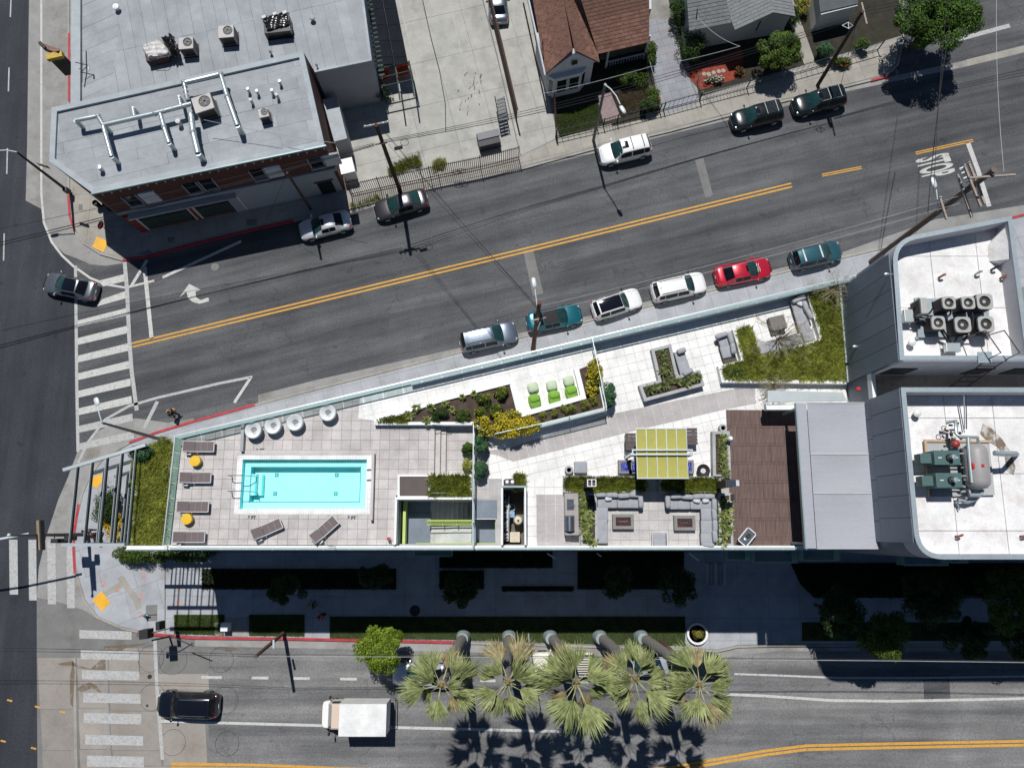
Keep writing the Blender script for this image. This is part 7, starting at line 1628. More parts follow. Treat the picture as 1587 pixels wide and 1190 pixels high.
o = MB().lathe(at(626, 836, 12.0), [(.12, 11.61), (.13, 12.0), (.08, 12.15), (.001, 12.2)], 10).build('fire_extinguisher', M('orange red paint', (0.55, 0.10, 0.02), .4), smooth=True); setp(o, 'orange red extinguisher at the foot of the lime stair wall', 'extinguisher')
# ================================================================== TOWER ROOF EQUIPMENT
mCas = M('condenser pale casing', (0.42, 0.43, 0.40), .5, .1, var=.06); mCoil = M('condenser coil', (0.035, 0.025, 0.025), .7, var=.3, scale=8)
pad = [(1421, 463), (1532, 461), (1534, 521), (1423, 523)]
T = thing('roof_platform', 'raised grey steel platform carrying the round fan condensers', 'platform', tuple(at(1478, 492, TR))); P = [tuple(p)[:2] for p in atl(pad, TR+.25)]; MB().prism(P, TR+.18, TR+.25).build('deck', mGreyM, T)
for p in P: MB().box(p, (.15, .15), TR, TR+.18).build('leg', mGreyM, T)
for t in (.33, .66): a_ = Vector(P[0])*(1-t)+Vector(P[3])*t; b_ = Vector(P[1])*(1-t)+Vector(P[2])*t; MB().wall(a_, b_, .06, TR+.252, TR+.28).build('seam_rail', mFrame, T)
cl = ('upper left', 'upper middle', 'upper right biggest', 'lower left', 'lower middle', 'lower right'); z0 = TR+.25
for i, (x, y, s, h) in enumerate(((1471, 469, .75, 1.15), (1501, 469, .75, 1.15), (1526.5, 467, .92, 1.15), (1454.5, 500, .78, 1.0), (1492.5, 503, .92, 1.0), (1528.5, 502, .92, 1.0))):
    p = at(x, y, z0+h); T = thing('round_fan_condenser', cl[i]+' fan condenser of the six on the north tower roof', 'air conditioner', (p.x, p.y, z0), 'fan condensers on the north tower roof')
    MB().box(p, (s*.92, s*.92), z0+.02, z0+h-.12).build('coil_casing', mCoil, T)
    rr = s*.36; n = 24; sq = []
    for k in range(n):
        a = 2*PI*k/n; c_, s_ = math.cos(a), math.sin(a); q = 1/max(abs(c_), abs(s_)); q = min(q, 1.25); sq.append((p.x+c_*q*s/2, p.y+s_*q*s/2))
    vs = [(x_, y_, z0+h-.13) for x_, y_ in sq]+[(x_, y_, z0+h) for x_, y_ in sq]+[(p.x+math.cos(2*PI*k/n)*rr, p.y+math.sin(2*PI*k/n)*rr, z0+h) for k in range(n)]+[(p.x+math.cos(2*PI*k/n)*rr, p.y+math.sin(2*PI*k/n)*rr, z0+h-.4) for k in range(n)]
    fs = [(k, (k+1) % n, n+(k+1) % n, n+k) for k in range(n)]+[(n+k, n+(k+1) % n, 2*n+(k+1) % n, 2*n+k) for k in range(n)]+[(2*n+k, 2*n+(k+1) % n, 3*n+(k+1) % n, 3*n+k) for k in range(n)]
    MB().add(vs, fs).build('top_shroud', mCas, T, smooth=40); MB().lathe(p, [(rr, z0+h-.3), (.001, z0+h-.3)], 20).build('fan_well', mDark, T)
    m = MB()
    for k in range(3+i % 2): a = k*2*PI/(3+i % 2)+i; m.wall((p.x, p.y), (p.x+math.cos(a)*rr*.9, p.y+math.sin(a)*rr*.9), rr*.5, z0+h-.2, z0+h-.17)
    m.build('fan_blade', mACbox, T); MB().lathe(p, [(.1, z0+h-.16), (.1, z0+h-.08), (.001, z0+h-.07)], 12).build('fan_hub', mCas, T)
p = at(1432, 474, z0+1.2); T = thing('tall_condenser', 'narrow condenser seen edge on at the platform upper left', 'air conditioner', (p.x, p.y, z0)); MB().box((p.x, p.y), (.38, .95), z0+.02, z0+1.25).build('casing', mCas, T, bevel=.03); MB().box((p.x-.2, p.y), (.02, .8), z0+.1, z0+1.1).build('coil_grille', mCoil, T)
for x, y, sz, l in ((1409, 489, (.52, .75), 'pale square junction box left of the condenser platform'), (1478, 538, (.82, .52), 'pale square junction box below the condenser platform')):
    p = at(x, y, TR+.7); T = thing('junction_box', l, 'box', (p.x, p.y, TR)); MB().box(p, sz, TR+.35, TR+.7).build('casing', mRailM, T, bevel=.02); MB().box(p, (sz[0]*.6, sz[1]*.6), TR, TR+.34).build('stand', mTrim, T)
def pipe(T, pts, r, mat, nm='pipe', n=8): return MB().tube([at(x, y, z) for x, y, z in pts], r, n).build(nm, mat, T, smooth=True)
mHose = M('black line set', (0.02, 0.018, 0.02), .6)
T = thing('refrigerant_lines', 'bundle of black refrigerant lines snaking between the condensers', 'pipes', tuple(at(1478, 500, TR)))
for pts in ([(1415, 487, 20), (1430, 489, 20.1), (1445, 490, 20)], [(1415, 491, 20), (1432, 493, 20), (1444, 494, 20)], [(1415, 495, 19.9), (1430, 497, 19.9), (1440, 500, 19.9)], [(1415, 502, 19.8), (1423, 502, 19.8), (1430, 500, 19.9)], [(1424, 462, 20.3), (1418, 475, 20.2), (1414, 483, 19.9)],
            [(1445, 468, 20.5), (1446, 478, 20.3), (1440, 486, 20.1), (1432, 488, 20)], [(1474, 478, 20.4), (1473, 487, 20.2), (1466, 493, 20.1)], [(1505, 478, 20.4), (1508, 492, 20.3), (1507, 508, 20.3), (1499, 518, 20.2), (1484, 521, 20), (1478, 533, 19.8)], [(1459, 511, 20.2), (1466, 518, 20.1), (1475, 520, 20)], [(1456, 510, 20.2), (1466, 525, 19.8), (1473, 534, 19.8)], [(1461, 510, 20.2), (1470, 524, 19.8), (1476, 534, 19.8)], [(1524, 516, 20.2), (1500, 522, 19.9), (1483, 534, 19.8)]):
    pipe(T, pts, .055, mHose, 'line', 6)
mRust = M('rust red pipe', (0.30, 0.10, 0.07), .7, var=.2, scale=6)
for i, (x, y, l) in enumerate(((1457, 427, 'rust red vent pipe left of centre on the north tower roof'), (1513, 422, 'grey topped vent pipe on the north tower roof'), (1538, 415, 'dark red vent pipe near the sloped chute'), (1552, 428, 'rust red vent pipe nearest the east parapet'), (1483, 827, 'rust red vent pipe in the open part of the south tower roof'), (1583, 827, 'rust red vent pipe cut by the right frame edge'))):
    p = at(x-3, y+4, TR); T = thing('vent_pipe', l, 'vent', tuple(p)); q = p+Vector((0, 0, .35)); MB().lathe(p, [(.16, TR+.01), (.09, TR+.06), (.07, TR+.06)], 12).build('flashing_highlight', mWhiteC, T); MB().tube([p, q, q+Vector((.1, .05, .1)), q+Vector((.22, .09, .05))], .07, 8).build('pipe', mGalv if i == 1 else (mTrim if i == 2 else mRust), T, smooth=True)
for x, y, l in ((1415, 530, 'round mushroom vent near the north tower south west corner'), (1423, 640, 'round mushroom vent by the south tower north parapet')):
    p = at(x, y, TR+.5); o = MB().lathe(p, [(.1, TR), (.1, TR+.35), (.22, TR+.38), (.22, TR+.45), (.1, TR+.55), (.001, TR+.56)], 16).build('mushroom_vent', mWh, smooth=True); setp(o, l, 'vent')
# access ladder over the parapet
T = thing('roof_ladder', 'dark steel ladder and hoop rails climbing the gap between the towers', 'ladder', tuple(at(1480, 580, 16.4)))
mSteelD = M('dark steel tube', (0.09, 0.07, 0.065), .5, .4)
for dx in (0, 1.05):
    b = Vector((at(1445, 590, 16.4).x+dx, SYN-1.5, 16.4)); t_p = Vector((at(1530, 556, TT).x+dx, SYN+.05, TT+.2))
    MB().tube([b, t_p, t_p+Vector((0.05, .1, 1.0)), t_p+Vector((-.6, 1.4, .9)), t_p+Vector((-.7, 1.5, -.9))], .035, 6).build('hoop_rail', mSteelD, T)
for k in range(8): t = (k+.5)/8; a_ = Vector((at(1445, 590, 16.4).x, SYN-1.5, 16.4))*(1-t)+Vector((at(1530, 556, TT).x, SYN+.05, TT+.2))*t; MB().tube([a_, a_+Vector((1.05, 0, 0))], .03, 5).build('rung', mSteelD, T)
MB().prism([tuple(p)[:2] for p in atl([(1516, 545), (1538, 545), (1538, 562), (1517, 562)], TT+.2)], TT+.1, TT+.15).build('platform', mGreyM, T)
# sloped cricket at the north east corner
m = MB(); q = [at(1531, 380, TR+.02), at(1561, 350, TR+1.0), at(1564, 402, TR+1.0), at(1533, 405, TR+.02)]; m.add([tuple(p) for p in q]+[(p.x, p.y, TR-.02) for p in q], [(0, 1, 2, 3), (0, 4, 5, 1), (1, 5, 6, 2), (2, 6, 7, 3), (3, 7, 4, 0)]); m.build('roof_chute', mRoofW, TN)
# boiler plant on the south tower
mBoil = M('boiler green enamel', (0.075, 0.14, 0.135), .45, var=.08, scale=2)
MB().prism([tuple(q)[:2] for q in atl([(1523, 656), (1537, 664), (1553, 680), (1566, 700), (1574, 724), (1571, 736), (1560, 730), (1557, 708), (1545, 692), (1530, 684), (1519, 672)], TR+.008)], TR-.01, TR+.008, bottom=False).build('roof_stain', mMud, TS)
T = thing('plant_skid', 'pale concrete skid under the boilers and tank', 'platform', tuple(at(1490, 740, TR))); P = [tuple(p)[:2] for p in atl([(1433, 683), (1533, 684), (1542, 767), (1441, 770)], TR+.2)]; MB().prism(P, TR, TR+.2).build('pad', mConP, T); MB().rail([P[1], P[0], P[3]], .14, TR+.2, TR+.3).build('timber_edge', M('tan timber', (0.5, 0.36, 0.24), .8), T)
for i, (x, y) in enumerate(((1468, 709), (1471, 744))):
    z0 = TR+.22; p = at(x, y, z0+1.3); T = thing('boiler', ('upper', 'lower')[i]+' green boiler with a chrome flue on the south tower', 'boiler', (p.x, p.y, z0), 'green rooftop boilers')
    MB().box(p, (1.42, .80), z0+.05, z0+1.3).build('casing', mBoil, T, bevel=.02); MB().box((p.x-1.02, p.y-.02), (.62, .55), z0+.3, z0+1.0).build('burner_box', mBoil, T, bevel=.02)
    MB().lathe((p.x+.1, p.y), [(.2, z0+1.3), (.2, z0+1.42), (.001, z0+1.43)], 16).build('flue_collar', mDark, T); MB().lathe((p.x+.14, p.y), [(.13, z0+1.43), (.13, z0+1.75), (.001, z0+1.76)], 14).build('flue', mGalv, T, smooth=40)
    for s in (-.4, .5): MB().box((p.x+s, p.y), (.2, .05), z0+1.302, z0+1.31).build('label_plate', mWh, T)
    for k in range(3): MB().tube([(p.x+.7, p.y-.3+k*.28, z0+.5+k*.2), (p.x+1.25, p.y-.3+k*.28, z0+.5+k*.2)], .05, 6).build('stub_pipe', mTrim if k % 2 else mGalv, T)
z0 = TR+.25; p0_, p1_ = at(1524, 700, z0+1.6), at(1527, 744, z0+1.6)
T = thing('storage_tank', 'big grey horizontal storage tank with red markings', 'tank', (p0_.x, (p0_.y+p1_.y)/2, TR+.2)); X = (p0_.x+p1_.x)/2; ya, yb = p0_.y+.15, p1_.y-.1
prof = [(.2, ya+.36), (.44, ya+.29), (.60, ya+.10), (.65, ya-.12), (.65, yb+.12), (.60, yb-.10), (.44, yb-.29), (.2, yb-.36)]
MB().tube([(X, y_, z0+.85) for r_, y_ in prof], [r_ for r_, y_ in prof], 28).build('shell', M('tank grey enamel', (0.33, 0.315, 0.31), .5, var=.06), T, smooth=True)
for y_ in (ya-.5, yb+.5): MB().box((X, y_), (1.2, .15), TR+.2, z0+.4).build('saddle', mGreyM, T)
MB().box((X-.02, (ya+yb)/2), (.16, .16), z0+1.498, z0+1.52).build('red_plate', MATS['valve red'], T); MB().pillow((X-.42, (ya+yb)/2, z0+1.28), (.2, .42, .2), 0, .5, 10, 6).build('red_valve', MATS['valve red'], T)
pipe(T, [(1541, 702, z0+1.55), (1553, 703, z0+1.5), (1575, 703, z0+1.4)], .15, mGalv, 'top_pipe', 12); pipe(T, [(1575, 703, z0+1.4), (1576, 704, TR+.05)], .13, mGalv, 'top_pipe', 12)
T = thing('pipe_manifold', 'silver and black pipe manifold with a red ball pump beside the tank', 'pipes', tuple(at(1500, 710, TR+.2)))
for pts, r in (([(1466, 655, 20.2), (1481, 652, 20.5), (1482, 672, 20.7), (1487, 677, 20.7), (1515, 678, 20.7), (1517, 690, 20.6)], .1), ([(1500, 678, 20.7), (1502, 705, 20.7), (1506, 748, 20.7)], .11), ([(1494, 693, 20.2), (1499, 730, 20.2), (1503, 764, 20.2)], .07), ([(1502, 767, 20.3), (1520, 767, 20.3), (1523, 760, 20.2)], .1), ([(1484, 775, 19.8), (1500, 777, 19.8), (1512, 773, 19.8), (1516, 765, 19.9)], .12), ([(1483, 775, 19.7), (1487, 790, 19.5)], .04)):
    pipe(T, pts, r, mGalv, n=12)
for k in range(26):
    x = 1464+rnd.uniform(0, 26)+(k % 3)*4; y = 655+k*1.9+rnd.uniform(-3, 3); z = 19.8+rnd.uniform(0, .7)
    pipe(T, [(x, y, z), (x+rnd.uniform(-7, 7), y+rnd.uniform(-4, 4), z+rnd.uniform(-.2, .2))], rnd.uniform(.03, .09), (mTrim, mSteelD, mGalv)[k % 3], 'fitting', 6)
for k in range(24):
    y = 700+k*3.1; x = 1489+(k % 4)*2.2; z = 19.9+rnd.uniform(0, .5); pipe(T, [(x, y, z), (x+rnd.uniform(3, 9), y+rnd.uniform(-2, 2), z)], rnd.uniform(.03, .07), (mTrim, mSteelD, mGalv)[k % 3], 'fitting', 6)
p = at(1481, 688, 20.5); MB().pillow(p, (.46, .46, .42), 0, .95, 16, 10).build('red_pump', M('pump red', (.33, .04, .035), .45), T, smooth=True)
p = at(1463, 664, 20.1); MB().tube([p+Vector((math.cos(a)*.14, math.sin(a)*.14, 0)) for a in [i*PI/6 for i in range(13)]], .025, 5).build('hand_wheel', M('brass', (.4, .28, .08), .4, .7), T)
pipe(T, [(1494, 612, 20.2), (1495, 665, 19.6)], .035, mGalv, 'conduit'); pipe(T, [(1497, 612, 20.2), (1498, 665, 19.6)], .03, mSteelD, 'conduit')
# ================================================================== PLANTS
mBark = M('bark', (0.11, 0.085, 0.065), .95, var=.3, scale=6, fine=.3, bump=.8)
lOlive = leafmat('olive ground cover', (0.24, 0.28, 0.045), (0.58, 0.60, 0.14), (0.14, 0.21, 0.04), 1.6, .4)
lHedge = leafmat('hedge grass', (0.09, 0.125, 0.02), (0.42, 0.45, 0.08), None, 2.5, .4)
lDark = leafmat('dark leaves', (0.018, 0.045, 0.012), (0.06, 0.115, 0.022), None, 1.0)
lMid = leafmat('mid green leaves', (0.035, 0.075, 0.012), (0.12, 0.19, 0.025), (0.16, 0.22, 0.03), 0.9)
lBright = leafmat('bright leaves', (0.09, 0.17, 0.015), (0.30, 0.38, 0.03), None, 1.2)
lBlue = leafmat('blue green leaves', (0.03, 0.09, 0.045), (0.09, 0.20, 0.08), None, 2.5)
lAgave = leafmat('agave leaves', (0.09, 0.15, 0.035), (0.50, 0.52, 0.20), None, 3)
lAloe = leafmat('aloe leaves', (0.07, 0.12, 0.04), (0.38, 0.42, 0.18), (0.30, 0.15, 0.06), 3.5)
lYel = leafmat('yellow blossom', (0.62, 0.46, 0.015), (0.80, 0.66, 0.06), None, 3)
lRed = leafmat('red blossom', (0.5, 0.03, 0.02), (0.6, 0.1, 0.05), None, 3)
lWht = leafmat('white blossom', (0.6, 0.6, 0.55), (0.8, 0.8, 0.78), None, 3)
lDry = leafmat('dry grass', (0.16, 0.12, 0.07), (0.32, 0.25, 0.16), (0.12, 0.13, 0.05), 1.5)
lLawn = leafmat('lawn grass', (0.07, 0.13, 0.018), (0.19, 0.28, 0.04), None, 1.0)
lWisp = leafmat('wispy pale foliage', (0.20, 0.19, 0.08), (0.42, 0.38, 0.20), None, 2)
def P2(px, z): return [tuple(p)[:2] for p in atl(px, z)]
def cover(name, label, px, z, n, ln, wd, mat, lean=.6, tuft=0, cat='ground cover', extra=None, poly=None):
    poly = poly or P2(px, z); parts = [grass_blades(poly, z, n, ln, wd, lean, (0, 0), tuft)]
    v, f, r = cat_np(parts); o = npmesh(name, v, f, mat, rv=r); return setp(o, label, cat, kind='stuff')
cover('sedge_cover', 'shaggy olive sedge filling the green roof strip west of the pool glass', [(207, 845), (214, 701), (266, 680), (253, 845)], D, 30000, .34, .019, lOlive, .98, tuft=22)
cover('sedge_cover', 'shaggy olive sedge filling the big bed round the sunken lounge', None, D+.42, 48000, .34, .019, lOlive, .98, tuft=22, poly=OL)
for nm, px, z, l in (('boxed_sedge', [(667, 740), (727, 740), (727, 769), (667, 769)], D+.62, 'olive sedge in the white box beside the brown lattice lid'), ('boxed_sedge', [(798, 737), (811, 737), (811, 755), (798, 755)], D+.35, 'little olive tuft right of the twin fan box')):
    cover(nm, l, px, z, 9000 if 'white box' in l else 1600, .34, .02, lHedge, .95, tuft=24)
cover('hedge_grass', 'clumped grass hedge left of the awning in the concrete trough', None, D+.45, 22000, .30, .021, lHedge, .75, tuft=60, poly=S_hedL)
cover('hedge_grass', 'clumped grass hedge right of the awning in the concrete trough', None, D+.45, 17000, .30, .021, lHedge, .75, tuft=60, poly=S_hedR)
cover('low_sedge', 'pointed wedge of low dark sedge at the planter tip', [(584, 653), (632, 641), (632, 655)], DP+.3, 3500, .26, .015, lHedge, .6, tuft=24)
def bush(name, label, px, py, z, rad, n, leaf, mat, blossoms=None, cat='shrub', clumps=22, stem=True, g=None, tight=.33, gz=None, flat=.4):
    c = at(px, py, z+rad[2]*.5); T = thing(name, label, cat, (c.x, c.y, z), g)
    p, e = crown_pts((c.x, c.y, z+rad[2]*.6), rad, n, clumps, tight); p[:, 2] = np.maximum(p[:, 2], z+.03)
    v, f, r = leaves(p, leaf, e*.8, .55, flat); npmesh('foliage', v, f, mat, T, r)
    m = MB()
    for k in range(4): a = k*1.7; m.tube([(c.x, c.y, z), (c.x+math.cos(a)*rad[0]*.4, c.y+math.sin(a)*rad[1]*.4, z+rad[2]*.7)], [.03, .012], 5)
    m.build('stem', mBark, T)
    if blossoms:
        k, bm, bs = blossoms; idx = npr.randint(0, len(p), k); q = p[idx]+e[idx]*.05+np.array([0, 0, .05]); v, f, r = leaves(q, bs, None, .9, .8); npmesh('blossom', v, f, bm, T, r)
    return T
bush('flowering_shrub', 'big mound of yellow flowers spilling over the beanbag planter', 785, 660, DP+.25, (2.35, .85, .6), 11000, .09, lMid, (5200, lYel, .085), clumps=40, tight=.28)
bush('flowering_shrub', 'tall yellow flowered shrub in the corner beside the glass screen', 923, 575, DP+.25, (.5, .75, .6), 4500, .09, lMid, (1100, lYel, .085), clumps=22, tight=.45)
bush('flowering_shrub', 'thin yellow flowered shrub lower down beside the glass screen', 917, 600, DP+.25, (.42, .7, .45), 2400, .09, lMid, (500, lYel, .08), clumps=16)
bush('leafy_shrub', 'blue green shrub hanging outside the glass screen', 944, 612, D, (.3, 1.1, 1.0), 3500, .11, lBlue, clumps=18)
bush('leafy_shrub', 'blue green shrub row on the garden side of the pool screen', 747, 690, D, (.36, .75, .9), 4200, .11, lBlue, clumps=18, tight=.4)
bush('leafy_shrub', 'lower blue green shrub on the garden side of the pool screen', 746, 728, D, (.38, .75, .9), 4200, .11, lBlue, clumps=18, tight=.4)
bush('leafy_shrub', 'green shrub on the pool side of the screen with a dried brown patch', 725, 697, D, (.3, .5, .7), 2400, .10, lMid, clumps=14, tight=.4); bush('leafy_shrub', 'half dried shrub on the pool side beside the chrome post', 724, 720, D, (.3, .5, .6), 2000, .10, lOlive, clumps=12, tight=.4)
for x, y, r, l in ((682, 644, .55, 'dark rounded mound in the beanbag planter left part'), (717, 645, .5, 'second dark rounded mound above the planter wall'), (753, 622, .62, 'dark mound in the middle of the beanbag planter'), (776, 612, .55, 'dark mound near the white platform corner'), (744, 640, .45, 'loose green yellow mound above the big yellow shrub'), (768, 636, .5, 'loose green mound next to the white platform')):
    bush('round_shrub', l, x, y, DP+.3, (r, r*.85, .42), 2600, .075, lMid if x > 740 else lDark if x < 700 else lMid, (90, lYel, .06) if x > 740 else None, clumps=16, tight=.45, g='rounded shrubs in the beanbag planter')
for i, (x, y) in enumerate(((841, 644), (859, 640), (876, 634), (888, 632), (905, 627), (919, 621))):
    bush('small_shrub', ('first', 'second', 'third', 'fourth', 'fifth', 'sixth')[i]+' small round shrub from the left under the white platform', x, y, DP+.3, (.26+.05*(i > 3), .28, .3), 700, .07, lHedge, clumps=8, tight=.6, g='small round shrubs under the platform')
def ros(name, label, px, py, z, r, mat=lAgave, n=26, g=None, wd=.06):
    p = at(px, py, z); v, f, rr = rosette((p.x, p.y, z), r, int(n*.72), .35, wd*1.25, .6); o = npmesh(name, v, f, mat, rv=rr); return setp(o, label, 'agave' if 'agave' in name else 'aloe', g)
ag = [(634, 645, .48, 'big pale agave at the left of the beanbag planter'), (646, 633, .40, 'dark blue agave standing above the big pale one'), (668, 632, .40, 'agave at the upper rim of the beanbag planter'), (690, 627, .38, 'agave with yellow tips near the upper rim'), (662, 652, .42, 'agave overhanging the lower planter wall'), (702, 636, .34, 'small agave between the two dark mounds'), (717, 616, .30, 'small agave alone on bare soil by the upper rim'), (735, 611, .34, 'agave near the top middle of the beanbag planter')]
for x, y, r, l in ag: ros('agave_plant', l, x, y, DP+.32, r, lAgave, 26, 'agaves in the beanbag planter')
al = [(1026, 549), (1030, 561), (1034, 572), (1026, 577), (1040, 588), (1051, 592), (1070, 587), (1080, 584), (1064, 594), (1030, 598), (1017, 601), (1006, 604)]
w12 = ('topmost', 'second from the top', 'third from the top', 'fourth from the top', 'corner', 'just right of the corner', 'next to the right end', 'rightmost', 'lower right', 'lower middle', 'second from the left', 'leftmost')
for (x, y), l in zip(al, w12): ros('aloe_plant', l+' orange tinged aloe in the grey L planter', x, y, D+.5, .46, lAloe, 28, 'aloes in the grey L planter', .05)
for i, (x, y) in enumerate(((1120, 680), (1118, 692), (1120, 703), (1120, 715), (1121, 727), (1124, 735))): ros('aloe_plant', ('first', 'second', 'third', 'fourth', 'fifth', 'sixth')[i]+' pale aloe from the top of the east upper planter', x, y, D+.5, .46, lAloe if i % 2 else lAgave, 30, 'aloes in the east upper planter', .05)
for i, (x, y) in enumerate(((1121, 780), (1127, 788), (1120, 798), (1127, 803), (1121, 812), (1128, 820), (1122, 828), (1119, 843))): ros('agave_plant', ('first', 'second', 'third', 'fourth', 'fifth', 'sixth', 'seventh', 'last')[i]+' agave from the top of the east lower planter', x, y, D+.5, .50, lAgave, 26, 'agaves in the east lower planter', .06)
for i, (x, y) in enumerate(((904, 768), (905, 777), (903, 787), (910, 792), (903, 798), (913, 801), (905, 808), (912, 811), (907, 822), (911, 834), (918, 842))): ros('agave_plant', ('first', 'second', 'third', 'fourth', 'fifth', 'sixth', 'seventh', 'eighth', 'ninth', 'tenth', 'last')[i]+' agave from the top of the planter beside the kitchen counter', x, y, D+.5, .50, lAgave, 26, 'agaves beside the kitchen counter', .06)
for x, y, l in ((1131, 578, 'left spiky blue plant at the corner of the olive bed'), (1142, 580, 'right spiky blue plant at the corner of the olive bed'), (1262, 458, 'spiky blue plant at the top of the olive bed')): ros('spiky_plant', l, x, y, D+.5, .55, lBlue, 60, None, .02)['category'] = 'plant'
# wispy trees over the terrace
def wisp(label, px, py, z, R, n, h):
    c = at(px, py, z); T = thing('wispy_tree', label, 'tree', (c.x, c.y, z)); m = MB(); ends = []
    for k in range(26):
        a = rnd.uniform(0, 2*PI); r = R*rnd.uniform(.4, 1.2); e = Vector((c.x+math.cos(a)*r, c.y+math.sin(a)*r*.8, z+h*rnd.uniform(.5, 1))); mid = Vector((c.x+math.cos(a)*r*.4, c.y+math.sin(a)*r*.35, z+h*.75))
        m.tube([c, mid, e], [.035, .018, .006], 4)
        for j in range(6):
            b = mid.lerp(e, rnd.uniform(0, 1)); d = b+Vector((rnd.uniform(-.45, .45), rnd.uniform(-.45, .45), rnd.uniform(-.2, .3))); m.tube([b, d], [.008, .004], 3, cap=False); ends.append(d); ends.append(b.lerp(d, .5))
    m.build('branches', M('pale twig', (0.34, 0.30, 0.22), .9, var=.15, scale=5), T)
    p = np.array([tuple(ends[i % len(ends)]+Vector((rnd.uniform(-.15, .15), rnd.uniform(-.15, .15), rnd.uniform(-.1, .1)))) for i in range(n)])
    v, f, r = leaves(p, .09, None, .22, .3); npmesh('foliage', v, f, lWisp, T, r)
wisp('leafless wispy tree with pale twigs over the sunken lounge', 1205, 528, D+.4, 2.3, 1500, 1.6)
wisp('smaller wispy tree reaching over the street glass by the tower', 1290, 455, D+.4, 1.7, 1200, 1.6)
wisp('sparse wispy shrub at the entry path corner', 1195, 603, D, 1.3, 500, 1.0)
# ---- ground level beds south of the block
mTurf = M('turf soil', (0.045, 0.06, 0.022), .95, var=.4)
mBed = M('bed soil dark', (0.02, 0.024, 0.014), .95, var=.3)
def bed(px, n, label, ln=.16, mat=lLawn, wd=.014):
    s_ = sheet('planting_bed', px, KB+.012, mTurf if mat is lLawn else mBed); cover('lawn_grass', label, px, KB+.012, n, ln, wd, mat, .6, 0, 'grass')
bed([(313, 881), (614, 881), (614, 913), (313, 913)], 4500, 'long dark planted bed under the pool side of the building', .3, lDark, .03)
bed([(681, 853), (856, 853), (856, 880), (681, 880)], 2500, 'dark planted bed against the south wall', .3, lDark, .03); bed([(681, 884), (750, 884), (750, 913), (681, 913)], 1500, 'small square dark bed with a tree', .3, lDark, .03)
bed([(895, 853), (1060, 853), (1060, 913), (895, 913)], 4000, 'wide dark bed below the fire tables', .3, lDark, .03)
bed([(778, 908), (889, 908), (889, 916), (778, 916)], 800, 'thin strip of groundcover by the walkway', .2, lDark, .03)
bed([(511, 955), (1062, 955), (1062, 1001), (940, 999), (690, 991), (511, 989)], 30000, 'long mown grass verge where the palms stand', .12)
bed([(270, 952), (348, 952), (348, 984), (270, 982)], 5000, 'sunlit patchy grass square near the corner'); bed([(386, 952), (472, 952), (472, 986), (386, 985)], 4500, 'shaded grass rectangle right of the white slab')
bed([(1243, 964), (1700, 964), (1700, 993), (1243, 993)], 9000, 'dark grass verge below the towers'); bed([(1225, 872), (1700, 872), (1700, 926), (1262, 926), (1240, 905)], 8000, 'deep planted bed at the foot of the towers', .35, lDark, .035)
# north lots
cover('lawn_grass', 'dry tan lawn behind the wire fence', [(948, 146), (1003, 132), (1018, 165), (962, 182)], KB+.01, 12000, .14, .012, lDry, .7, 0, 'grass'); cover('lawn_grass', 'dark lawn left of the brick path', [(862, 180), (925, 160), (935, 190), (866, 212)], KB+.01, 9000, .14, .012, lLawn, .7, 0, 'grass')
cover('weeds', 'scruffy weeds inside the iron fence', [(603, 262), (650, 240), (652, 255), (606, 272)], KB+.02, 3500, .4, .014, lHedge, .7, 30, 'weeds'); cover('weeds', 'yellowed weeds beside the iron gate', [(670, 252), (690, 248), (688, 262), (672, 266)], KB+.02, 1200, .35, .014, lOlive, .7, 30, 'weeds'); cover('weeds', 'dusty weed patch on the pavement by the brick corner', [(543, 318), (585, 304), (590, 311), (545, 323)], KB+.02, 1100, .3, .012, lOlive, .7, 30, 'weeds')
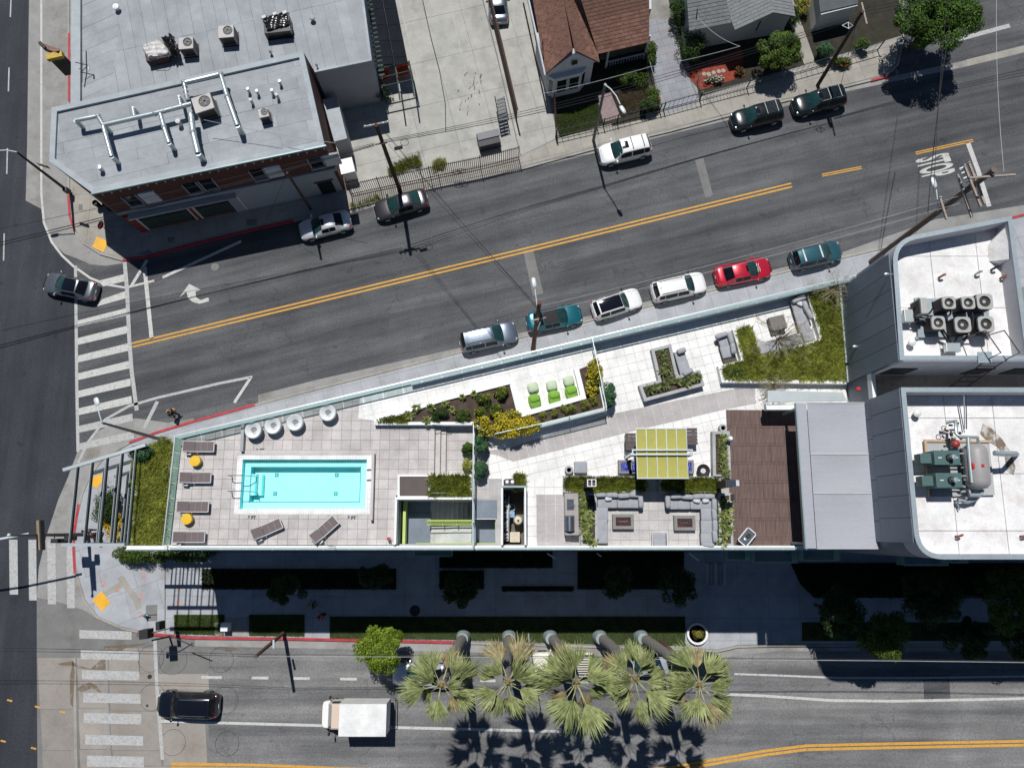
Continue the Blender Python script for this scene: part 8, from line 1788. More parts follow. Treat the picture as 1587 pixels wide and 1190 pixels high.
for x, y, z, r, n, mt, l, bl_ in ((975, 122, KB, (1.9, .75, .8), 5000, lMid, 'low hedge under the porch of the red roofed house', None), (1012, 155, KB, (.55, 1.3, .9), 3200, lMid, 'green hedge along the stamped driveway', (30, lRed, .12)), (1003, 165, KB, (.9, .55, 1.0), 3000, lDark, 'clipped dark bush inside the corner of the wire fence', None), (1008, 85, KB, (.5, 1.1, 1.0), 2500, lMid, 'strappy green plants at the porch corner', None),
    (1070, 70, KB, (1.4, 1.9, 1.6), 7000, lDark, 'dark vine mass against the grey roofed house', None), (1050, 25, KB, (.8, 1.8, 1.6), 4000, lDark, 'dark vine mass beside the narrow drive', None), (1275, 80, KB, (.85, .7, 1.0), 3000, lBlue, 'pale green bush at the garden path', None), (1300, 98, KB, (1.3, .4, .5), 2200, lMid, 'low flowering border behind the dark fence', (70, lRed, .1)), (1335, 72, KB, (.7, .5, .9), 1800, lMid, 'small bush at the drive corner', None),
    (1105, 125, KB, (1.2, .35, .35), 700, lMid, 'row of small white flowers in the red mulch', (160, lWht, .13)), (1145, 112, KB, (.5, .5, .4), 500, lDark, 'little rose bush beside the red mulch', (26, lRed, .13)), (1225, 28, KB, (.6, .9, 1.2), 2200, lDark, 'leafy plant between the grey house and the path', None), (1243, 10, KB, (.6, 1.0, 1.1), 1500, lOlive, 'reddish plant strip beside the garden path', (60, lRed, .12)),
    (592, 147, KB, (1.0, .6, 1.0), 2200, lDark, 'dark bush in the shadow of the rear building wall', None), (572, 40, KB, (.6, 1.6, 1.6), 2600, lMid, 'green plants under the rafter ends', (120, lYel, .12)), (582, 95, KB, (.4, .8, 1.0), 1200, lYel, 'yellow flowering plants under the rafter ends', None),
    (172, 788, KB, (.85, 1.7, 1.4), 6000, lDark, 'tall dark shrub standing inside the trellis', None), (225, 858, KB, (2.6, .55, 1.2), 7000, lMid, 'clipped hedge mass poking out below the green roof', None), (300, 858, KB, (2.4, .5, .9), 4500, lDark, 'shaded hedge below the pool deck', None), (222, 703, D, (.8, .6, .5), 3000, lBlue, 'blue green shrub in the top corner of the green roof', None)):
    bush('leafy_shrub', l, x, y, z, r, n, .13, mt, bl_, clumps=24, tight=.4)
def spiky_yellow(): 
    for i, (x, y) in enumerate(((166, 812), (178, 828), (184, 806))): ros('yucca_plant', ('upper left', 'lowest', 'upper right')[i]+' golden spiky yucca inside the trellis', x, y, KB+.7, .8, leafmat('golden blades', (0.55, 0.38, 0.03), (0.75, 0.55, 0.06)), 50, 'golden yuccas', .035)['category'] = 'yucca'
spiky_yellow()
# ---- trees
def tree(name, label, px, py, zc, rad, n, leaf, mat, clumps=40, tight=.30, trunk=.16, g=None, base=None):
    c = at(px, py, zc); b = base or Vector((c.x, c.y, KB)); T = thing(name, label, 'tree', (b[0], b[1], KB), g)
    m = MB(); top = Vector((c.x, c.y, zc)); bb = Vector((b[0], b[1], KB)); mid = bb.lerp(top, .5)+Vector((rnd.uniform(-.2, .2), rnd.uniform(-.2, .2), 0)); m.tube([bb, mid, top], [trunk, trunk*.75, trunk*.4], 8)
    for k in range(9):
        a = k*2.4; e = top+Vector((math.cos(a)*rad[0]*.65, math.sin(a)*rad[1]*.65, rad[2]*rnd.uniform(-.2, .5))); m.tube([mid.lerp(top, .5), top.lerp(e, .5)+Vector((0, 0, .15)), e], [trunk*.45, trunk*.3, .02], 5)
    m.build('trunk', mBark, T, smooth=True)
    p, e = crown_pts((c.x, c.y, zc), rad, n, clumps, tight); v, f, r = leaves(p, leaf, e*.9, .6, .5); npmesh('crown', v, f, mat, T, r); return T
tree('shade_tree', 'biggest dense dark tree at the top right street corner', 1452, 26, 4.7, (4.0, 3.4, 2.2), 52000, .17, leafmat('big tree leaves', (0.028, 0.07, 0.010), (0.105, 0.20, 0.022), None, .8), 80, .24, .25)
tree('garden_tree', 'bushy mid green tree in front of the grey roofed house', 1208, 80, 2.6, (2.1, 1.7, 1.5), 16000, .15, lMid, 44, .30, .12)
tree('street_tree', 'bright yellow green round tree at the red boulevard kerb', 588, 1004, 3.8, (1.85, 1.85, 1.6), 15000, .15, lBright, 44, .30, .12)
gS = 'shaded trees along the south walk'
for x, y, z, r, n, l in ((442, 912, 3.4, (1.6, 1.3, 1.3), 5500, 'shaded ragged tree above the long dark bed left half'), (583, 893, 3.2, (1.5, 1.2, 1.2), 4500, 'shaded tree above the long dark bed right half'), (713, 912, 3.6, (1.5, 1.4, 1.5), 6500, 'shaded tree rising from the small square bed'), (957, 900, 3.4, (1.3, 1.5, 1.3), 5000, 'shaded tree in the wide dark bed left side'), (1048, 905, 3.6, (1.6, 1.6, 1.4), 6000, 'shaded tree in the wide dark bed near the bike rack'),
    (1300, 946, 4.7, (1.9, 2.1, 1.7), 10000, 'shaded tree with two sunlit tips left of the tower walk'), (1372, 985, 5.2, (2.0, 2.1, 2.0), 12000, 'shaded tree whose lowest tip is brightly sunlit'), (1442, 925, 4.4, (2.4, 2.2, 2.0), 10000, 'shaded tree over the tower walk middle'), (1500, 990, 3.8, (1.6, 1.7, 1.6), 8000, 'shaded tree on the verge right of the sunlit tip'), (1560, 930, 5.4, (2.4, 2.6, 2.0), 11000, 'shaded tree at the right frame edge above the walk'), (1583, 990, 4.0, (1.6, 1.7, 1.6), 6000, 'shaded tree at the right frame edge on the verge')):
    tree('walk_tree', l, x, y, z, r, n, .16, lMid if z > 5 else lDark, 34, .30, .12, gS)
# lower sunlit tips
# round planter
T = thing('round_planter', 'white circular planter ring with a clipped ball on the boulevard verge', 'planter', tuple(at(1081, 983, KB))); c = at(1081, 982, KB+.4)
MB().lathe_closed(c, [(.66, KB), (.80, KB), (.82, KB+.4), (.66, KB+.4)], 28).build('ring', mWhiteC, T, smooth=40); MB().lathe(c, [(.66, KB+.3), (.001, KB+.3)], 24).build('soil', mDirt, T)
p, e = crown_pts((c.x, c.y, KB+.35), (.62, .62, .3), 2500, 20, .35); p[:, 2] = np.maximum(p[:, 2], KB+.3); v, f, r = leaves(p, .09, e, .5); npmesh('ground_cover', v, f, leafmat('rusty cover', (0.05, 0.07, 0.02), (0.28, 0.16, 0.04), None, 3), T, r)
d = npr.normal(size=(2200, 3)); d /= np.linalg.norm(d, axis=1)[:, None]; v, f, r = leaves(d*.27+np.array([c.x, c.y-.02, KB+.75]), .05, d, .7); npmesh('clipped_ball', v, f, lHedge, T, r)
# ---- fan palms
lFan = [leafmat('palm frond green', (0.17, 0.21, 0.07), (0.40, 0.43, 0.19), None, 2.2, .25), leafmat('palm frond dry', (0.24, 0.20, 0.09), (0.45, 0.38, 0.21), None, 2.2, .2)]
mPalm = M('palm trunk', (0.30, 0.28, 0.26), .95, var=.2, scale=1.5, fine=.25, bump=1.0, stretch=(1, 1, 6)); mPet = M('palm petiole', (0.30, 0.30, 0.10), .6, var=.15); mBase = M('weathered palm base', (0.30, 0.36, 0.36), .9, var=.15, scale=3)
def frond_mesh(seed, L, F, dry):
    """one fan leaf lying along +x: petiole then a fan of folded, drooping segments"""
    rs = np.random.RandomState(seed); V = []; Fc = []; R = []; n = 34
    pe = [(0, 0), (L*.5, .10*L), (L, .06*L)]
    for i, (x, z) in enumerate(pe): w_ = .035-.007*i; V += [(x, -w_, z), (x, w_, z)]; R += [.9, .9]
    Fc += [(0, 2, 3, 1), (2, 4, 5, 3)]
    hub = np.array([L, 0, .06*L])
    for i in range(n):
        t = (i+.5)/n*2-1; a = t*.80+rs.uniform(-.03,.03); ln = F*(1-.22*abs(t)**1.6)*rs.uniform(.82, 1.12); dr = -(.16+.34*abs(t))*ln*rs.uniform(.6, 1.8); d = np.array([math.cos(a), math.sin(a), 0]); pr = np.array([-d[1], d[0], 0]); w_ = F*.030; k = len(V); jit = rs.uniform(-.12, .12)
        s1, s2 = .52, 1.0; fold = .03 if i % 2 else -.02
        V += [tuple(hub-pr*.004), tuple(hub+pr*.004), tuple(hub+d*ln*s1-pr*w_+np.array([0, 0, dr*.12+fold])), tuple(hub+d*ln*s1+pr*w_+np.array([0, 0, dr*.12-fold])), tuple(hub+d*ln*.8-pr*w_*.5+pr*jit*ln*.3+np.array([0, 0, dr*.45])), tuple(hub+d*ln*.8+pr*w_*.5+pr*jit*ln*.3+np.array([0, 0, dr*.45])), tuple(hub+d*ln+pr*jit*ln+np.array([0, 0, dr])), tuple(hub+d*ln+pr*(jit*ln+.006)+np.array([0, 0, dr]))]
        Fc += [(k, k+2, k+3, k+1), (k+2, k+4, k+5, k+3), (k+4, k+6, k+7, k+5)]; R += [rs.uniform(0, 1)]*8
    me = bpy.data.meshes.new('frond'); me.from_pydata([tuple(map(float, p)) for p in V], [], Fc); at_ = me.attributes.new('rnd', 'FLOAT', 'POINT'); at_.data.foreach_set('value', np.array(R, dtype=np.float32)); me.materials.append(lFan[1 if dry else 0]); return me
FM = [frond_mesh(3, 1.0, 1.55, False), frond_mesh(4, 1.15, 1.75, False), frond_mesh(5, .75, 1.5, False), frond_mesh(9, 1.1, 1.55, True), frond_mesh(12, .95, 1.4, True)]
palms = [(718, 987, 684, 1062, 15.6, 'leftmost tall fan palm half covering the silver car'), (789, 987, 787, 1058, 15.8, 'second fan palm from the left with a dry brown frond on top'), (853, 987, 893, 1058, 15.6, 'widest middle fan palm'), (930, 987, 985, 1052, 14.8, 'fourth fan palm with a stubby curved trunk'), (994, 987, 1085, 1062, 15.0, 'rightmost fan palm with a long leaning trunk')]
for i, (bx_, by, cx_, cy_, z, l) in enumerate(palms):
    b = at(bx_, by, KB+.4); c = at(cx_, cy_, z); T = thing('fan_palm', l, 'palm tree', (b.x, b.y, KB), 'fan palms along the boulevard verge')
    m = MB(); pts = []; rr = []
    for k in range(25): t = k/24; p = Vector((b.x, b.y, KB)).lerp(Vector((c.x, c.y, z-.2)), t); s = math.sin(t*PI)*.35*(1 if i > 1 else -.3); pts.append(p+Vector((s, 0, 0))); rr.append((.40-.13*t)*(1.06 if k % 2 else .97)*(1.25 if k == 0 else 1))
    m.tube(pts, rr, 14); m.build('trunk', mPalm, T, smooth=True)
    MB().lathe((b.x, b.y), [(.58, KB), (.56, KB+.5), (.48, KB+1.0), (.42, KB+1.4)], 18).build('swollen_base', mBase, T, smooth=True)
    MB().pillow((c.x, c.y, z-.25), (.34, .34, .7), 0, .9, 12, 8).build('crown_heart', leafmat('palm heart', (0.35, 0.22, 0.07), (0.5, 0.35, 0.12)), T, smooth=True)
    rs = random.Random(50+i); nf = (15, 14, 18, 14, 19)[i]
    for k in range(nf):
        t = (k+.5)/nf; a = k*2.39996+i+rs.uniform(-.3, .3); el = 1.15-1.75*t**.75+rs.uniform(-.14, .14)
        dry = (k > nf-7 and rs.random() < .55) or (i == 4 and rs.random() < .25) or (i == 1 and k == nf-3)
        me = FM[3+rs.randint(0, 1)] if dry else FM[rs.randint(0, 2)]
        o = bpy.data.objects.new('frond', me); C.objects.link(o); o.parent = T; o.location = Vector((c.x, c.y, z-.05-.35*t))-OFF[T]
        o.rotation_mode = 'XYZ'; o.rotation_euler = (rs.uniform(-.5, .5), -el, a); s = rs.uniform(.72, 1.12)*(1.08 if i == 2 else 1); o.scale = (s, s, s); OFF[o] = OFF[T]
        if dry and k == nf-1: pass
# ================================================================== POLES, WIRES, SIGNALS, PEOPLE
mWood = M('creosote pole', (0.062, 0.038, 0.028), .9, var=.25, scale=3, stretch=(4, 4, .6)); mWoodL = M('weathered pole', (0.17, 0.125, 0.095), .9, var=.25, scale=3, stretch=(4, 4, .6)); mArmW = M('weathered crossarm', (0.34, 0.28, 0.24), .9, var=.15, scale=4)
mPoleG = M('grey steel pole', (0.13, 0.14, 0.13), .5, .4, var=.1); mHead = M('lamp housing', (0.62, 0.68, 0.70), .4, .1, var=.05); mBlk = M('black signal housing', (0.012, 0.013, 0.014), .5); mYb = M('signal back yellow', (0.25, 0.19, 0.10), .6, var=.3)
mWire = M('wire', (0.02, 0.02, 0.022), .6); mWireP = M('pale wire', (0.45, 0.46, 0.46), .5)
def pole(name, label, base, top, z, r, mat, cat='pole', rt=None, kb=KB):
    b = at(*base, kb); t = at(*top, z); T = thing(name, label, cat, (b.x, b.y, kb)); MB().tube([(b.x, b.y, kb), (t.x, t.y, z)], [r, rt or r*.75], 12).build('pole', mat, T, smooth=True); return T
def arm(T, a, b, z, w_=.11, mat=mArmW, nm='crossarm'): P, Q = at(*a, z), at(*b, z); MB().wall(P, Q, w_, z-.07, z+.07).build(nm, mat, T); return P, Q
def ins(T, pts, z, mat=mHead):
    for x, y in pts: p = at(x, y, z+.15); MB().lathe(p, [(.05, z+.07), (.06, z+.2), (.03, z+.25)], 8).build('insulator', mat, T, smooth=True)
A_ = pole('utility_pole', 'dark wooden utility pole beside the dark grey sedan with two crossarms', (621, 299), (583, 194), 11.6, .19, mWood)
arm(A_, (564, 197), (602, 189), 11.3); arm(A_, (581, 224), (600, 221), 9.7, .09); ins(A_, ((566, 196), (574, 195), (594, 191), (601, 189)), 11.3)
MB().tube([at(611, 231, 9.4), at(624, 228, 9.4)], .14, 8).build('splice_case', mBlk, A_); p = at(627, 221, 9.6); MB().tube([p+Vector((math.cos(a)*.3, math.sin(a)*.26, 0)) for a in [i*PI/8 for i in range(17)]], .02, 4).build('cable_loop', mWire, A_)
B_ = pole('short_wood_pole', 'shorter dark pole behind the silver coupe with a guy wire', (481, 324), (445, 268), 8.2, .13, mWood)
MB().tube([at(444, 270, 8), at(412, 345, KB)], .015, 4).build('guy_wire', mWire, B_)
def lamp_arm(T, pts, head, z, r=.05, sz=(.75, .34, .2)):
    P = [at(x, y, z_) for x, y, z_ in pts]; MB().tube(P, r, 8).build('lamp_arm', mHead, T, smooth=True); h = at(*head, z); d = (h-P[-1]); MB().pillow(h, sz, math.atan2(d.y, d.x), .7, 14, 8).build('lamp_head', mHead, T, smooth=True)
L1 = pole('street_lamp', 'grey street lamp pole with curved arm beside the white suv', (919.6, 218), (938, 131), 9.0, .14, mPoleG, 'street lamp'); lamp_arm(L1, ((938, 132, 9), (946, 138, 9.3), (955, 149, 9.4), (961, 162, 9.3)), (965, 170), 9.2)
L2 = pole('wooden_lamp_pole', 'red brown wooden pole with a white lamp rising beside the teal vinyl roofed car', (826, 541), (836, 469), 13.0, .19, M('red brown pole', (0.14, 0.06, 0.04), .9, var=.2, scale=3), 'street lamp'); lamp_arm(L2, ((834, 500, 10), (832, 470, 10.5), (829, 448, 10.6)), (827.5, 438), 10.6, .04, (.8, .36, .22))
for i in range(3): MB().tube([at(838+i, 498+i*3, 11), at(836, 480, 12), at(842, 492, 11.5)], .03, 5).build('cable', mWire, L2)
arm(L2, (824, 497), (846, 492), 11.5, .1); MB().tube([at(830, 541, KB), at(832, 512, 6), at(838, 498, 10)], .05, 6).build('riser_conduit', mHead, L2, smooth=True)
D_ = pole('utility_pole', 'dark wooden pole rising from the pavement beside the black suv', (1267, 133), (1337, 18), 9.4, .17, mWood); arm(D_, (1335, 5), (1343, 38), 9.2, .13)
p = at(1315, 40, 8.6); MB().tube([p+Vector((-.5, 0, 0)), p+Vector((0, .28, 0)), p+Vector((.35, 0, 0)), p+Vector((0, -.28, 0)), p+Vector((-.5, 0, 0))], .03, 5).build('cable_loop', mHead, D_); MB().tube([p+Vector((0, .3, 0)), p+Vector((0, -.3, 0))], .03, 5).build('cable_loop', mHead, D_)
MB().tube([at(1330, 25, 9), at(1305, 124, KB)], .02, 4).build('guy_wire', mWire, D_)
R_ = pole('utility_pole', 'tallest brown utility pole with many crossarms beside the north tower', (1350, 406), (1541, 263), 17.4, .24, mWoodL, rt=.19)
arm(R_, (1502, 276), (1573, 271), 17.0, .12); 
for a_, b_, z in (((1502, 254), (1526, 316), 15.6), ((1495, 258), (1520, 321), 15.4), ((1484, 271), (1506, 337), 14.4), ((1456, 305), (1467, 340), 12.6)): arm(R_, a_, b_, z, .14)
for k, (x, y) in enumerate(((1502, 252), (1495, 256), (1506, 262), (1510, 272), (1486, 275), (1489, 284), (1493, 294), (1458, 306), (1516, 300), (1520, 316))): ins(R_, ((x, y),), 15.2)
for k in range(8): x, y = 1488+k*1.7, 264+k*4.0; MB().tube([at(x, y, 15), at(x+rnd.uniform(4, 9), y-rnd.uniform(2, 5), 15.2), at(x+12, y+3, 15.3)], .03, 5).build('jumper_cable', (mHead, mWire)[k % 2], R_)
for x, y in ((1487, 262), (1490, 269), (1493, 277)): MB().tube([at(x, y, 15.2), at(x+7, y-3, 15.3)], .06, 6).build('fuse_cutout', mHead, R_)
lamp_arm(R_, ((1454, 328, 12), (1453, 310, 12.3), (1451, 294, 12.4)), (1447, 283), 12.4, .04, (.85, .36, .22))
S1 = pole('leaning_pole', 'rust brown pole leaning over the boulevard kerb near the lane dash', (440, 980), (396, 1017), 7.6, .16, M('rusty wood', (0.13, 0.075, 0.05), .9, var=.25, scale=4)); MB().tube([at(424, 992, 4), at(424, 1005, 4.5)], .08, 6).build('bracket', mHead, S1)
S2 = pole('short_wood_pole', 'red brown pole tilting between the fourth and fifth palms', (1025, 994), (1058, 1023), 7.8, .17, MATS['red brown pole'])
S3 = pole('thin_lamp_post', 'thin pale lamp post between the second and third palms', (819, 982), (826, 1052), 9, .06, mHead, 'street lamp'); MB().pillow(at(825, 1052, 9), (.7, .35, .2), PI/2, .7, 12, 8).build('lamp_head', mHead, S3, smooth=True)
L3 = pole('street_lamp', 'grey street lamp whose pole leans over the lower crosswalk end', (253, 682), (158, 655), 9.9, .15, mPoleG, 'street lamp', rt=.08); lamp_arm(L3, ((158, 655, 9.9), (154, 642, 10.1), (151.5, 630, 10.1)), (150, 622), 10.0, .045, (.62, .38, .2)); MB().box(at(252, 681, KB), (.4, .4), KB, KB+.5).build('base_box', mPoleG, L3)
L4 = pole('street_lamp', 'dark street lamp pole over the top left gutter with an arm to the frame edge', (110, 300), (26, 236), 7.6, .14, mBlk, 'street lamp', rt=.08); lamp_arm(L4, ((26, 236, 7.6), (10, 233, 7.8), (-6, 234, 7.8)), (-12, 235), 7.8, .05)
MB().wall(at(56, 252, 6.0), at(72, 257, 6.0), .06, 5.5, 6.0).build('street_sign', mYb, L4); MB().box(at(103, 295, 1), (.35, .35), .6, 1.3).build('control_box', mBlk, L4)
# traffic signal mast on the west corner
W1 = pole('traffic_signal', 'long grey traffic signal mast reaching over the side street crosswalk', (137, 828), (16, 829.5), 9.8, .16, mPoleG, 'traffic signal', rt=.07)
MB().tube([at(45, 827, 6.6), at(-60, 846, 6.8), at(-160, 860, 6.8)], .09, 8).build('mast_arm', mHead, W1); 
for x, y0, y1 in ((60, 806, 852),): a_, b_ = at(x-1, y0, 6.9), at(x+1, y1, 6.9); MB().wall(a_, b_, .28, 6.5, 6.9).build('signal_backplate', mYb, W1); MB().wall(a_+Vector((.16, 0, 0)), b_+Vector((.16, 0, 0)), .10, 6.5, 7.0).build('signal_housing', mBlk, W1)
for x, y in ((86, 838), (103, 834)): p = at(x, y, 4.2); MB().box(p, (.75 if x < 90 else .4, .32), 3.1, 4.2).build('signal_head', mBlk, W1)
MB().tube([at(84, 834, 4.2), at(86, 826, 4.2)], .04, 5).build('bracket', mBlk, W1); MB().pillow(at(14, 829, 9.9), (.25, .25, .25), 0, 1, 10, 8).build('pole_cap', mHead, W1, smooth=True)
W2 = pole('pedestrian_signal', 'black traffic signal cluster at the red kerb of the boulevard corner', (262, 986), (236, 992), 3.6, .08, mBlk, 'traffic signal')
for x, y, z, sz in ((222, 983, 4.6, (.62, .66)), (244, 970, 3.4, (.28, .62))): MB().box(at(x, y, z), sz, z-1.0, z, .1).build('signal_head', mBlk, W2)
MB().tube([at(222, 983, 4.2), at(245, 978, 3.8), at(268, 972, 3.2)], .04, 5).build('bracket', mBlk, W2); MB().tube([at(262, 984, 3.6), at(300, 1001, 3.2)], .045, 5).build('mast', mBlk, W2); MB().box(at(214, 984, 4.4), (.2, .3), 4.1, 4.4).build('visor', mPoleG, W2)
T = thing('hydrant', 'small dark hydrant with spread caps on the corner pavement', 'hydrant', tuple(at(228, 952, KB))); p = at(228, 952, KB); MB().lathe(p, [(.14, KB), (.1, KB+.1), (.1, KB+.5), (.13, KB+.55), (.05, KB+.7), (.001, KB+.72)], 12).build('barrel', mTeal, T, smooth=True); MB().tube([(p.x-.28, p.y+.05, KB+.42), (p.x+.28, p.y-.02, KB+.42)], .06, 8).build('cap_arms', mTeal, T); MB().tube([(p.x, p.y, KB+.4), (p.x+.05, p.y-.3, KB+.4)], .06, 8).build('front_cap', mTeal, T)
for x, y, l in ((147, 314, 'round black bin on the pavement by the brick corner'), (163, 318, 'smaller round black bin beside the brick wall')): p = at(x, y, 1.0); o = MB().lathe(p, [(.2, KB), (.25, 1.0), (.2, 1.03), (.18, .8), (.001, .8)], 14).build('litter_bin', mBlk, smooth=40); setp(o, l, 'bin')
T = thing('stop_sign', 'red stop sign seen edge on in the brick building shadow', 'sign', tuple(at(176, 364, KB))); p = at(176, 364, KB); MB().tube([(p.x, p.y, KB), (p.x, p.y, 2.6)], .035, 6).build('post', mPoleG, T)
oct_ = [(math.cos(PI/8+k*PI/4)*.38, math.sin(PI/8+k*PI/4)*.38) for k in range(8)]; nrm = Vector((.75, -.3, .0)).normalized(); sd_ = Vector((-nrm.y, nrm.x, 0)); c = Vector((p.x, p.y, 2.35))+nrm*.05
m = MB(); v = [c+sd_*a+Vector((0, 0, b)) for a, b in oct_]+[c-nrm*.02+sd_*a+Vector((0, 0, b)) for a, b in oct_]; m.add(v, [tuple(range(8)), tuple(range(15, 7, -1))]+[(i, 8+i, 8+(i+1) % 8, (i+1) % 8) for i in range(8)]); m.build('plate', M('stop red', (0.5, 0.01, 0.02), .5), T)
rq = Matrix((sd_, Vector((0, 0, 1)), nrm)).transposed().to_quaternion(); text_obj('STOP', 'sign_lettering', .26, c+nrm*.012, rq, mWh, T)
T = thing('parking_sign', 'thin post sign on the pavement near the black fence', 'sign', tuple(at(1305, 124, KB)))
for nm, px, py, lab in (('no_parking_sign', 1110, 150, 0),): pass
bpy.data.objects.remove(T)
# bike rack by the entrance
T = thing('bike_rack', 'dim rack of bicycles standing by the entrance walk', 'bike rack', tuple(at(1100, 892, KB)))
for k in range(7): x = 1092+k*4.5; MB().tube([at(x, 872, KB), at(x, 872, KB)+Vector((0, 0, .8)), at(x, 905, KB)+Vector((0, 0, .8)), at(x, 905, KB)], .03, 5).build('hoop', mHead if k % 3 == 0 else mPoleG, T)
# utility cabinet and slab near the corner
T = thing('utility_cabinet', 'white utility cabinet on a slab in the corner grass', 'cabinet', tuple(at(347, 972, KB))); MB().prism(P2([(333, 965), (384, 955), (384, 985), (333, 985)], KB), KB, KB+.05).build('slab', mConc, T); MB().box(at(347, 972, 1.1), (.55, .6), KB+.05, 1.1).build('casing', mWhiteC, T, bevel=.02)
# canopies lines jutting from the south wall
for i, (x0, y0, x1, y1) in enumerate(((848, 857, 861, 865), (1068, 857, 1083, 868), (925, 857, 932, 862))):
    o = MB().tube([at(x0, y0, 8), at(x1, y1, 8)], .05, 5).build('wall_strut', mHead); setp(o, ('pale strut jutting from the shaded south wall left', 'longest pale strut jutting from the shaded south wall', 'tiny pale strut on the shaded south wall')[i], 'strut')
# wires
def wire(label, a, b, sag=.5, r=.018, mat=mWire, g='overhead wires'):
    A, B = at(*a), at(*b); pts = []
    for i in range(17): t = i/16; p = A.lerp(B, t); p.z -= sag*4*t*(1-t); pts.append(p)
    o = MB().tube(pts, r, 4).build('power_line', mat); setp(o, label, 'wire', g); return o
PA, PB_, PD = (591, 222), (934, 146), (1338, 20)
for i, dz in enumerate((0, .35, .7)): wire(('lowest', 'middle', 'top')[i]+' wire from the twin arm pole to the street lamp pole', (PA[0], PA[1]-i*2, 9.4+dz), (932+i, 152-i*5, 7.8+dz*.9), .35, .022 if i else .03); wire(('lowest', 'middle', 'top')[i]+' wire from the street lamp pole past the white houses', (932+i, 152-i*5, 7.8+dz*.9), (1332, 30-i*4, 8.5+dz*.6), .3, .022); wire(('lowest', 'middle', 'top')[i]+' wire from the suv pole over the big tree', (1338, 24-i*5, 8.5+dz*.6), (1750, -75-i*6, 9), .5, .022)
for i, (y0, z0_, y1) in enumerate(((226, 9.4, 402), (224, 9.7, 397), (222, 10.0, 371))): wire(('thick lower', 'thick upper', 'thin top')[i]+' wire crossing the brick facade to the left frame edge', (580, y0, z0_), (-150, y1+14, 8.8), .5, .035 if i < 2 else .018)
wire('pale service wire above the bay windowed house', (838, 146, 6), (1007, 104, 7), .2, .022, mWireP); wire('pale service wire to the grey roofed house corner', (1007, 104, 7), (1147, 72, 6.8), .2, .022, mWireP); wire('pale drooping service wire to the grey house mast', (1081, 26, 5.4), (1147, 72, 6.8), .5, .022, mWireP)
for i in range(2): wire(('upper', 'lower')[i]+' long avenue wire from the tall pole to the lamp pole', (1500+i*5, 300+i*10, 14), (838, 474+i*10, 12.6-i*.5), 1.0, .015, mWireP)
for i in range(3): wire(('left', 'middle', 'right')[i]+' wire slanting across the avenue to the twin arm pole', (834+i*2, 476+i*4, 12.4), (588+i*7, 196-i*2+i*i*8, 11.2-i*.6), .5, .014)
for i, (a, b) in enumerate((((1472, 40, 12), (1438, 330, 15)), ((1475, -60, 12), (1447, 300, 15)))): wire(('left', 'right')[i]+' dark wire dropping down the right side to the tall pole lamp', a, b, .3, .03 if i == 0 else .02)
wire('pale wire from the top edge to the tall pole crossarm', (1546, -60, 15), (1556, 266, 16.8), .4, .018, mWireP)
for i in range(2): wire(('upper', 'lower')[i]+' long wire along the boulevard from the rusty pole', (400, 1014+i*3, 7.3), (1058, 1020+i*2, 7.5), .35, .018, mWireP if i else mWire); wire(('upper', 'lower')[i]+' long wire along the boulevard past the palms to the right edge', (1058, 1020+i*2, 7.5), (1800, 1028+i*2, 7.5), .5, .022, mWireP if i else mWire); wire(('upper', 'lower')[i]+' wire along the boulevard left of the rusty pole', (400, 1014+i*3, 7.3), (-200, 1000+i*6, 7.5), .4, .016)
wire('white service cable lying across the brick building roof', (316, 186, 9.3), (520, 222, 9.2), .25, .02, mWireP)
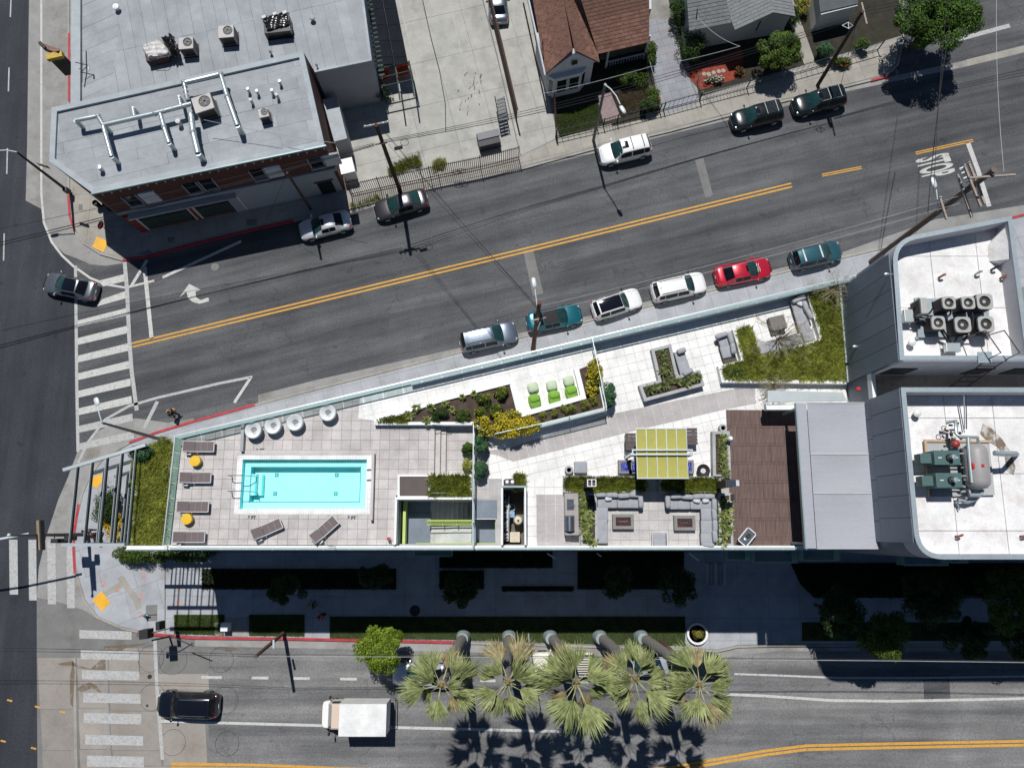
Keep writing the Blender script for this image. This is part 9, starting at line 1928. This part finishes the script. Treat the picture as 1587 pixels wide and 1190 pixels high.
# ---- people
def person(label, px, py, heading, shirt, trousers, hair, pose='walk', skin=(0.35, 0.2, 0.14), extra=None, z=KB, lean=0.0):
    p = at(px, py, 1.0); T = thing('person', label, 'person', (0, 0, 0)); OFF[T] = Vector()
    sw = .28 if pose == 'walk' else .06
    J = {'hip': (0, 0, .95), 'waist': (.02, 0, 1.12), 'chest': (.05+lean*.2, 0, 1.36), 'neck': (.05+lean*.3, 0, 1.50), 'head': (.08+lean*.35, 0, 1.64), 'crown': (.07+lean*.35, 0, 1.76)}
    E = [('hip', 'waist'), ('waist', 'chest'), ('chest', 'neck'), ('neck', 'head'), ('head', 'crown')]
    Rr = {'hip': .13, 'waist': .125, 'chest': .15, 'neck': .055, 'head': .095, 'crown': .07}
    for s, n in ((1, 'l'), (-1, 'r')):
        f = sw*s
        J[n+'hp'] = (0, s*.10, .90); J[n+'kn'] = (f*.6+.04, s*.11, .50); J[n+'an'] = (f*1.0-.02, s*.11, .10); J[n+'to'] = (f*1.0+.16, s*.12, .04)
        J[n+'sh'] = (.03+lean*.25, s*.19, 1.42); J[n+'el'] = (-f*.5, s*.27, 1.15); J[n+'wr'] = (-f*.5+.16+(.12 if pose != 'walk' else 0), s*.27, .95 if pose == 'walk' else 1.08); J[n+'ha'] = (-f*.5+.24+(.14 if pose != 'walk' else 0), s*.26, .90 if pose == 'walk' else 1.08)
        Rr.update({n+'hp': .10, n+'kn': .062, n+'an': .045, n+'to': .04, n+'sh': .062, n+'el': .045, n+'wr': .03, n+'ha': .038})
        E += [('hip', n+'hp'), (n+'hp', n+'kn'), (n+'kn', n+'an'), (n+'an', n+'to'), ('chest', n+'sh'), (n+'sh', n+'el'), (n+'el', n+'wr'), (n+'wr', n+'ha')]
    def skin_obj(nm, keys, edges, grow, mat, root):
        ks = [k for k in J if k in keys]; me = bpy.data.meshes.new(nm); me.from_pydata([J[k] for k in ks], [(ks.index(a), ks.index(b)) for a, b in edges if a in ks and b in ks], [])
        o = bpy.data.objects.new(nm, me); C.objects.link(o); md = o.modifiers.new('skin', 'SKIN'); md.use_smooth_shade = True; sub = o.modifiers.new('sub', 'SUBSURF'); sub.levels = 1; sub.render_levels = 2
        if not me.skin_vertices: me.skin_vertices.new(name='')
        for i, k in enumerate(ks): me.skin_vertices[0].data[i].radius = (Rr[k]+grow,)*2; me.skin_vertices[0].data[i].use_root = (k == root)
        me.materials.append(mat); o.parent = T; OFF[o] = Vector(); return o
    sm = M('skin %.2f' % skin[0], skin, .6, var=.03)
    b = skin_obj('body', list(J), E, 0, sm, 'hip')
    for s, n in ((1, 'l'), (-1, 'r')):   # fingers
        h = Vector(J[n+'ha'])
        for k in range(5): d = Vector((.05 if k else .01, (.02*(k-2))*1.0 if k else -s*.04, -.03-.01*k)); MB().tube([h, h+d, h+d*1.7+Vector((0, 0, -.012))], [.012, .010, .007], 5).build('finger', sm, b, smooth=True)
    skin_obj('shirt', ['waist', 'chest', 'lsh', 'rsh', 'lel', 'rel', 'hip'], E, .018, M('cloth %s' % str(shirt), shirt, .9), 'waist')
    skin_obj('trousers', ['hip', 'lhp', 'rhp', 'lkn', 'rkn', 'lan', 'ran'], E, .016, M('cloth %s' % str(trousers), trousers, .9), 'hip')
    hd = J['crown']; MB().pillow((hd[0]-.02, 0, hd[2]-.03), (.24, .21, .17), 0, .9, 12, 8).build('hair', M('hair %s' % str(hair), hair, .8), T, smooth=True)
    MB().pillow((J['head'][0]+.105, 0, 1.63), (.04, .03, .05), 0, .8, 8, 5).build('nose', sm, T, smooth=True)
    for s in (-1, 1): MB().pillow((J['head'][0]+.085, s*.035, 1.665), (.02, .025, .015), 0, .9, 6, 4).build('eye', mDark, T); MB().pillow((J[('l' if s > 0 else 'r')+'to'][0]-.03, s*.115, .045), (.27, .10, .10), 0, .6, 10, 6).build('shoe', mTrim, T, smooth=True)
    if extra: extra(T)
    T.location = (p.x, p.y, z); T.rotation_euler = (0, 0, heading); return T
def pack(T): MB().pillow((-.18, 0, 1.28), (.22, .36, .48), 0, .5, 12, 8).build('backpack', M('tan canvas', (0.45, 0.28, 0.13), .9), T, smooth=True); MB().pillow((.0, .34, .95), (.34, .16, .3), 0, .5, 10, 6).build('tote_bag', MATS['tan canvas'], T, smooth=True)
person('person in black clothes with a tan pack walking in the gutter by the red kerb', 266, 640, -.5, (0.015, 0.015, 0.018), (0.015, 0.015, 0.02), (0.01, 0.008, 0.008), 'walk', extra=pack, z=0.01)
person('person in white shirt and dark jeans under the trellis corner', 138, 823, PI, (0.6, 0.62, 0.65), (0.03, 0.04, 0.08), (0.02, 0.015, 0.01), 'walk'); person('person in dark clothes following under the trellis beams', 147, 829, PI+.3, (0.10, 0.03, 0.03), (0.02, 0.02, 0.03), (0.015, 0.01, 0.01), 'walk')
def hat(T): MB().lathe((.08, 0), [(.24, 1.74), (.22, 1.76), (.12, 1.78), (.10, 1.86), (.001, 1.88)], 16).build('sun_hat', M('straw hat', (0.28, 0.27, 0.18), .9), T, smooth=True); MB().tube([(.3, .5, .6), (.35, -.5, 1.5)], .02, 5).build('rake', mTrim, T)
person('gardener in a straw hat holding a long tool on the shaded walk', 483, 939, 1.0, (0.04, 0.05, 0.06), (0.02, 0.02, 0.03), (0.03, 0.03, 0.02), 'stand', extra=hat); 
def vest(T): MB().pillow((.03, 0, 1.30), (.32, .44, .46), 0, .5, 12, 8).build('vest', M('orange vest', (0.75, 0.10, 0.03), .7), T, smooth=True)
person('gardener in an orange vest on the shaded crossing slab', 499, 955, 2.6, (0.05, 0.05, 0.06), (0.03, 0.03, 0.04), (0.03, 0.02, 0.02), 'stand', extra=vest)
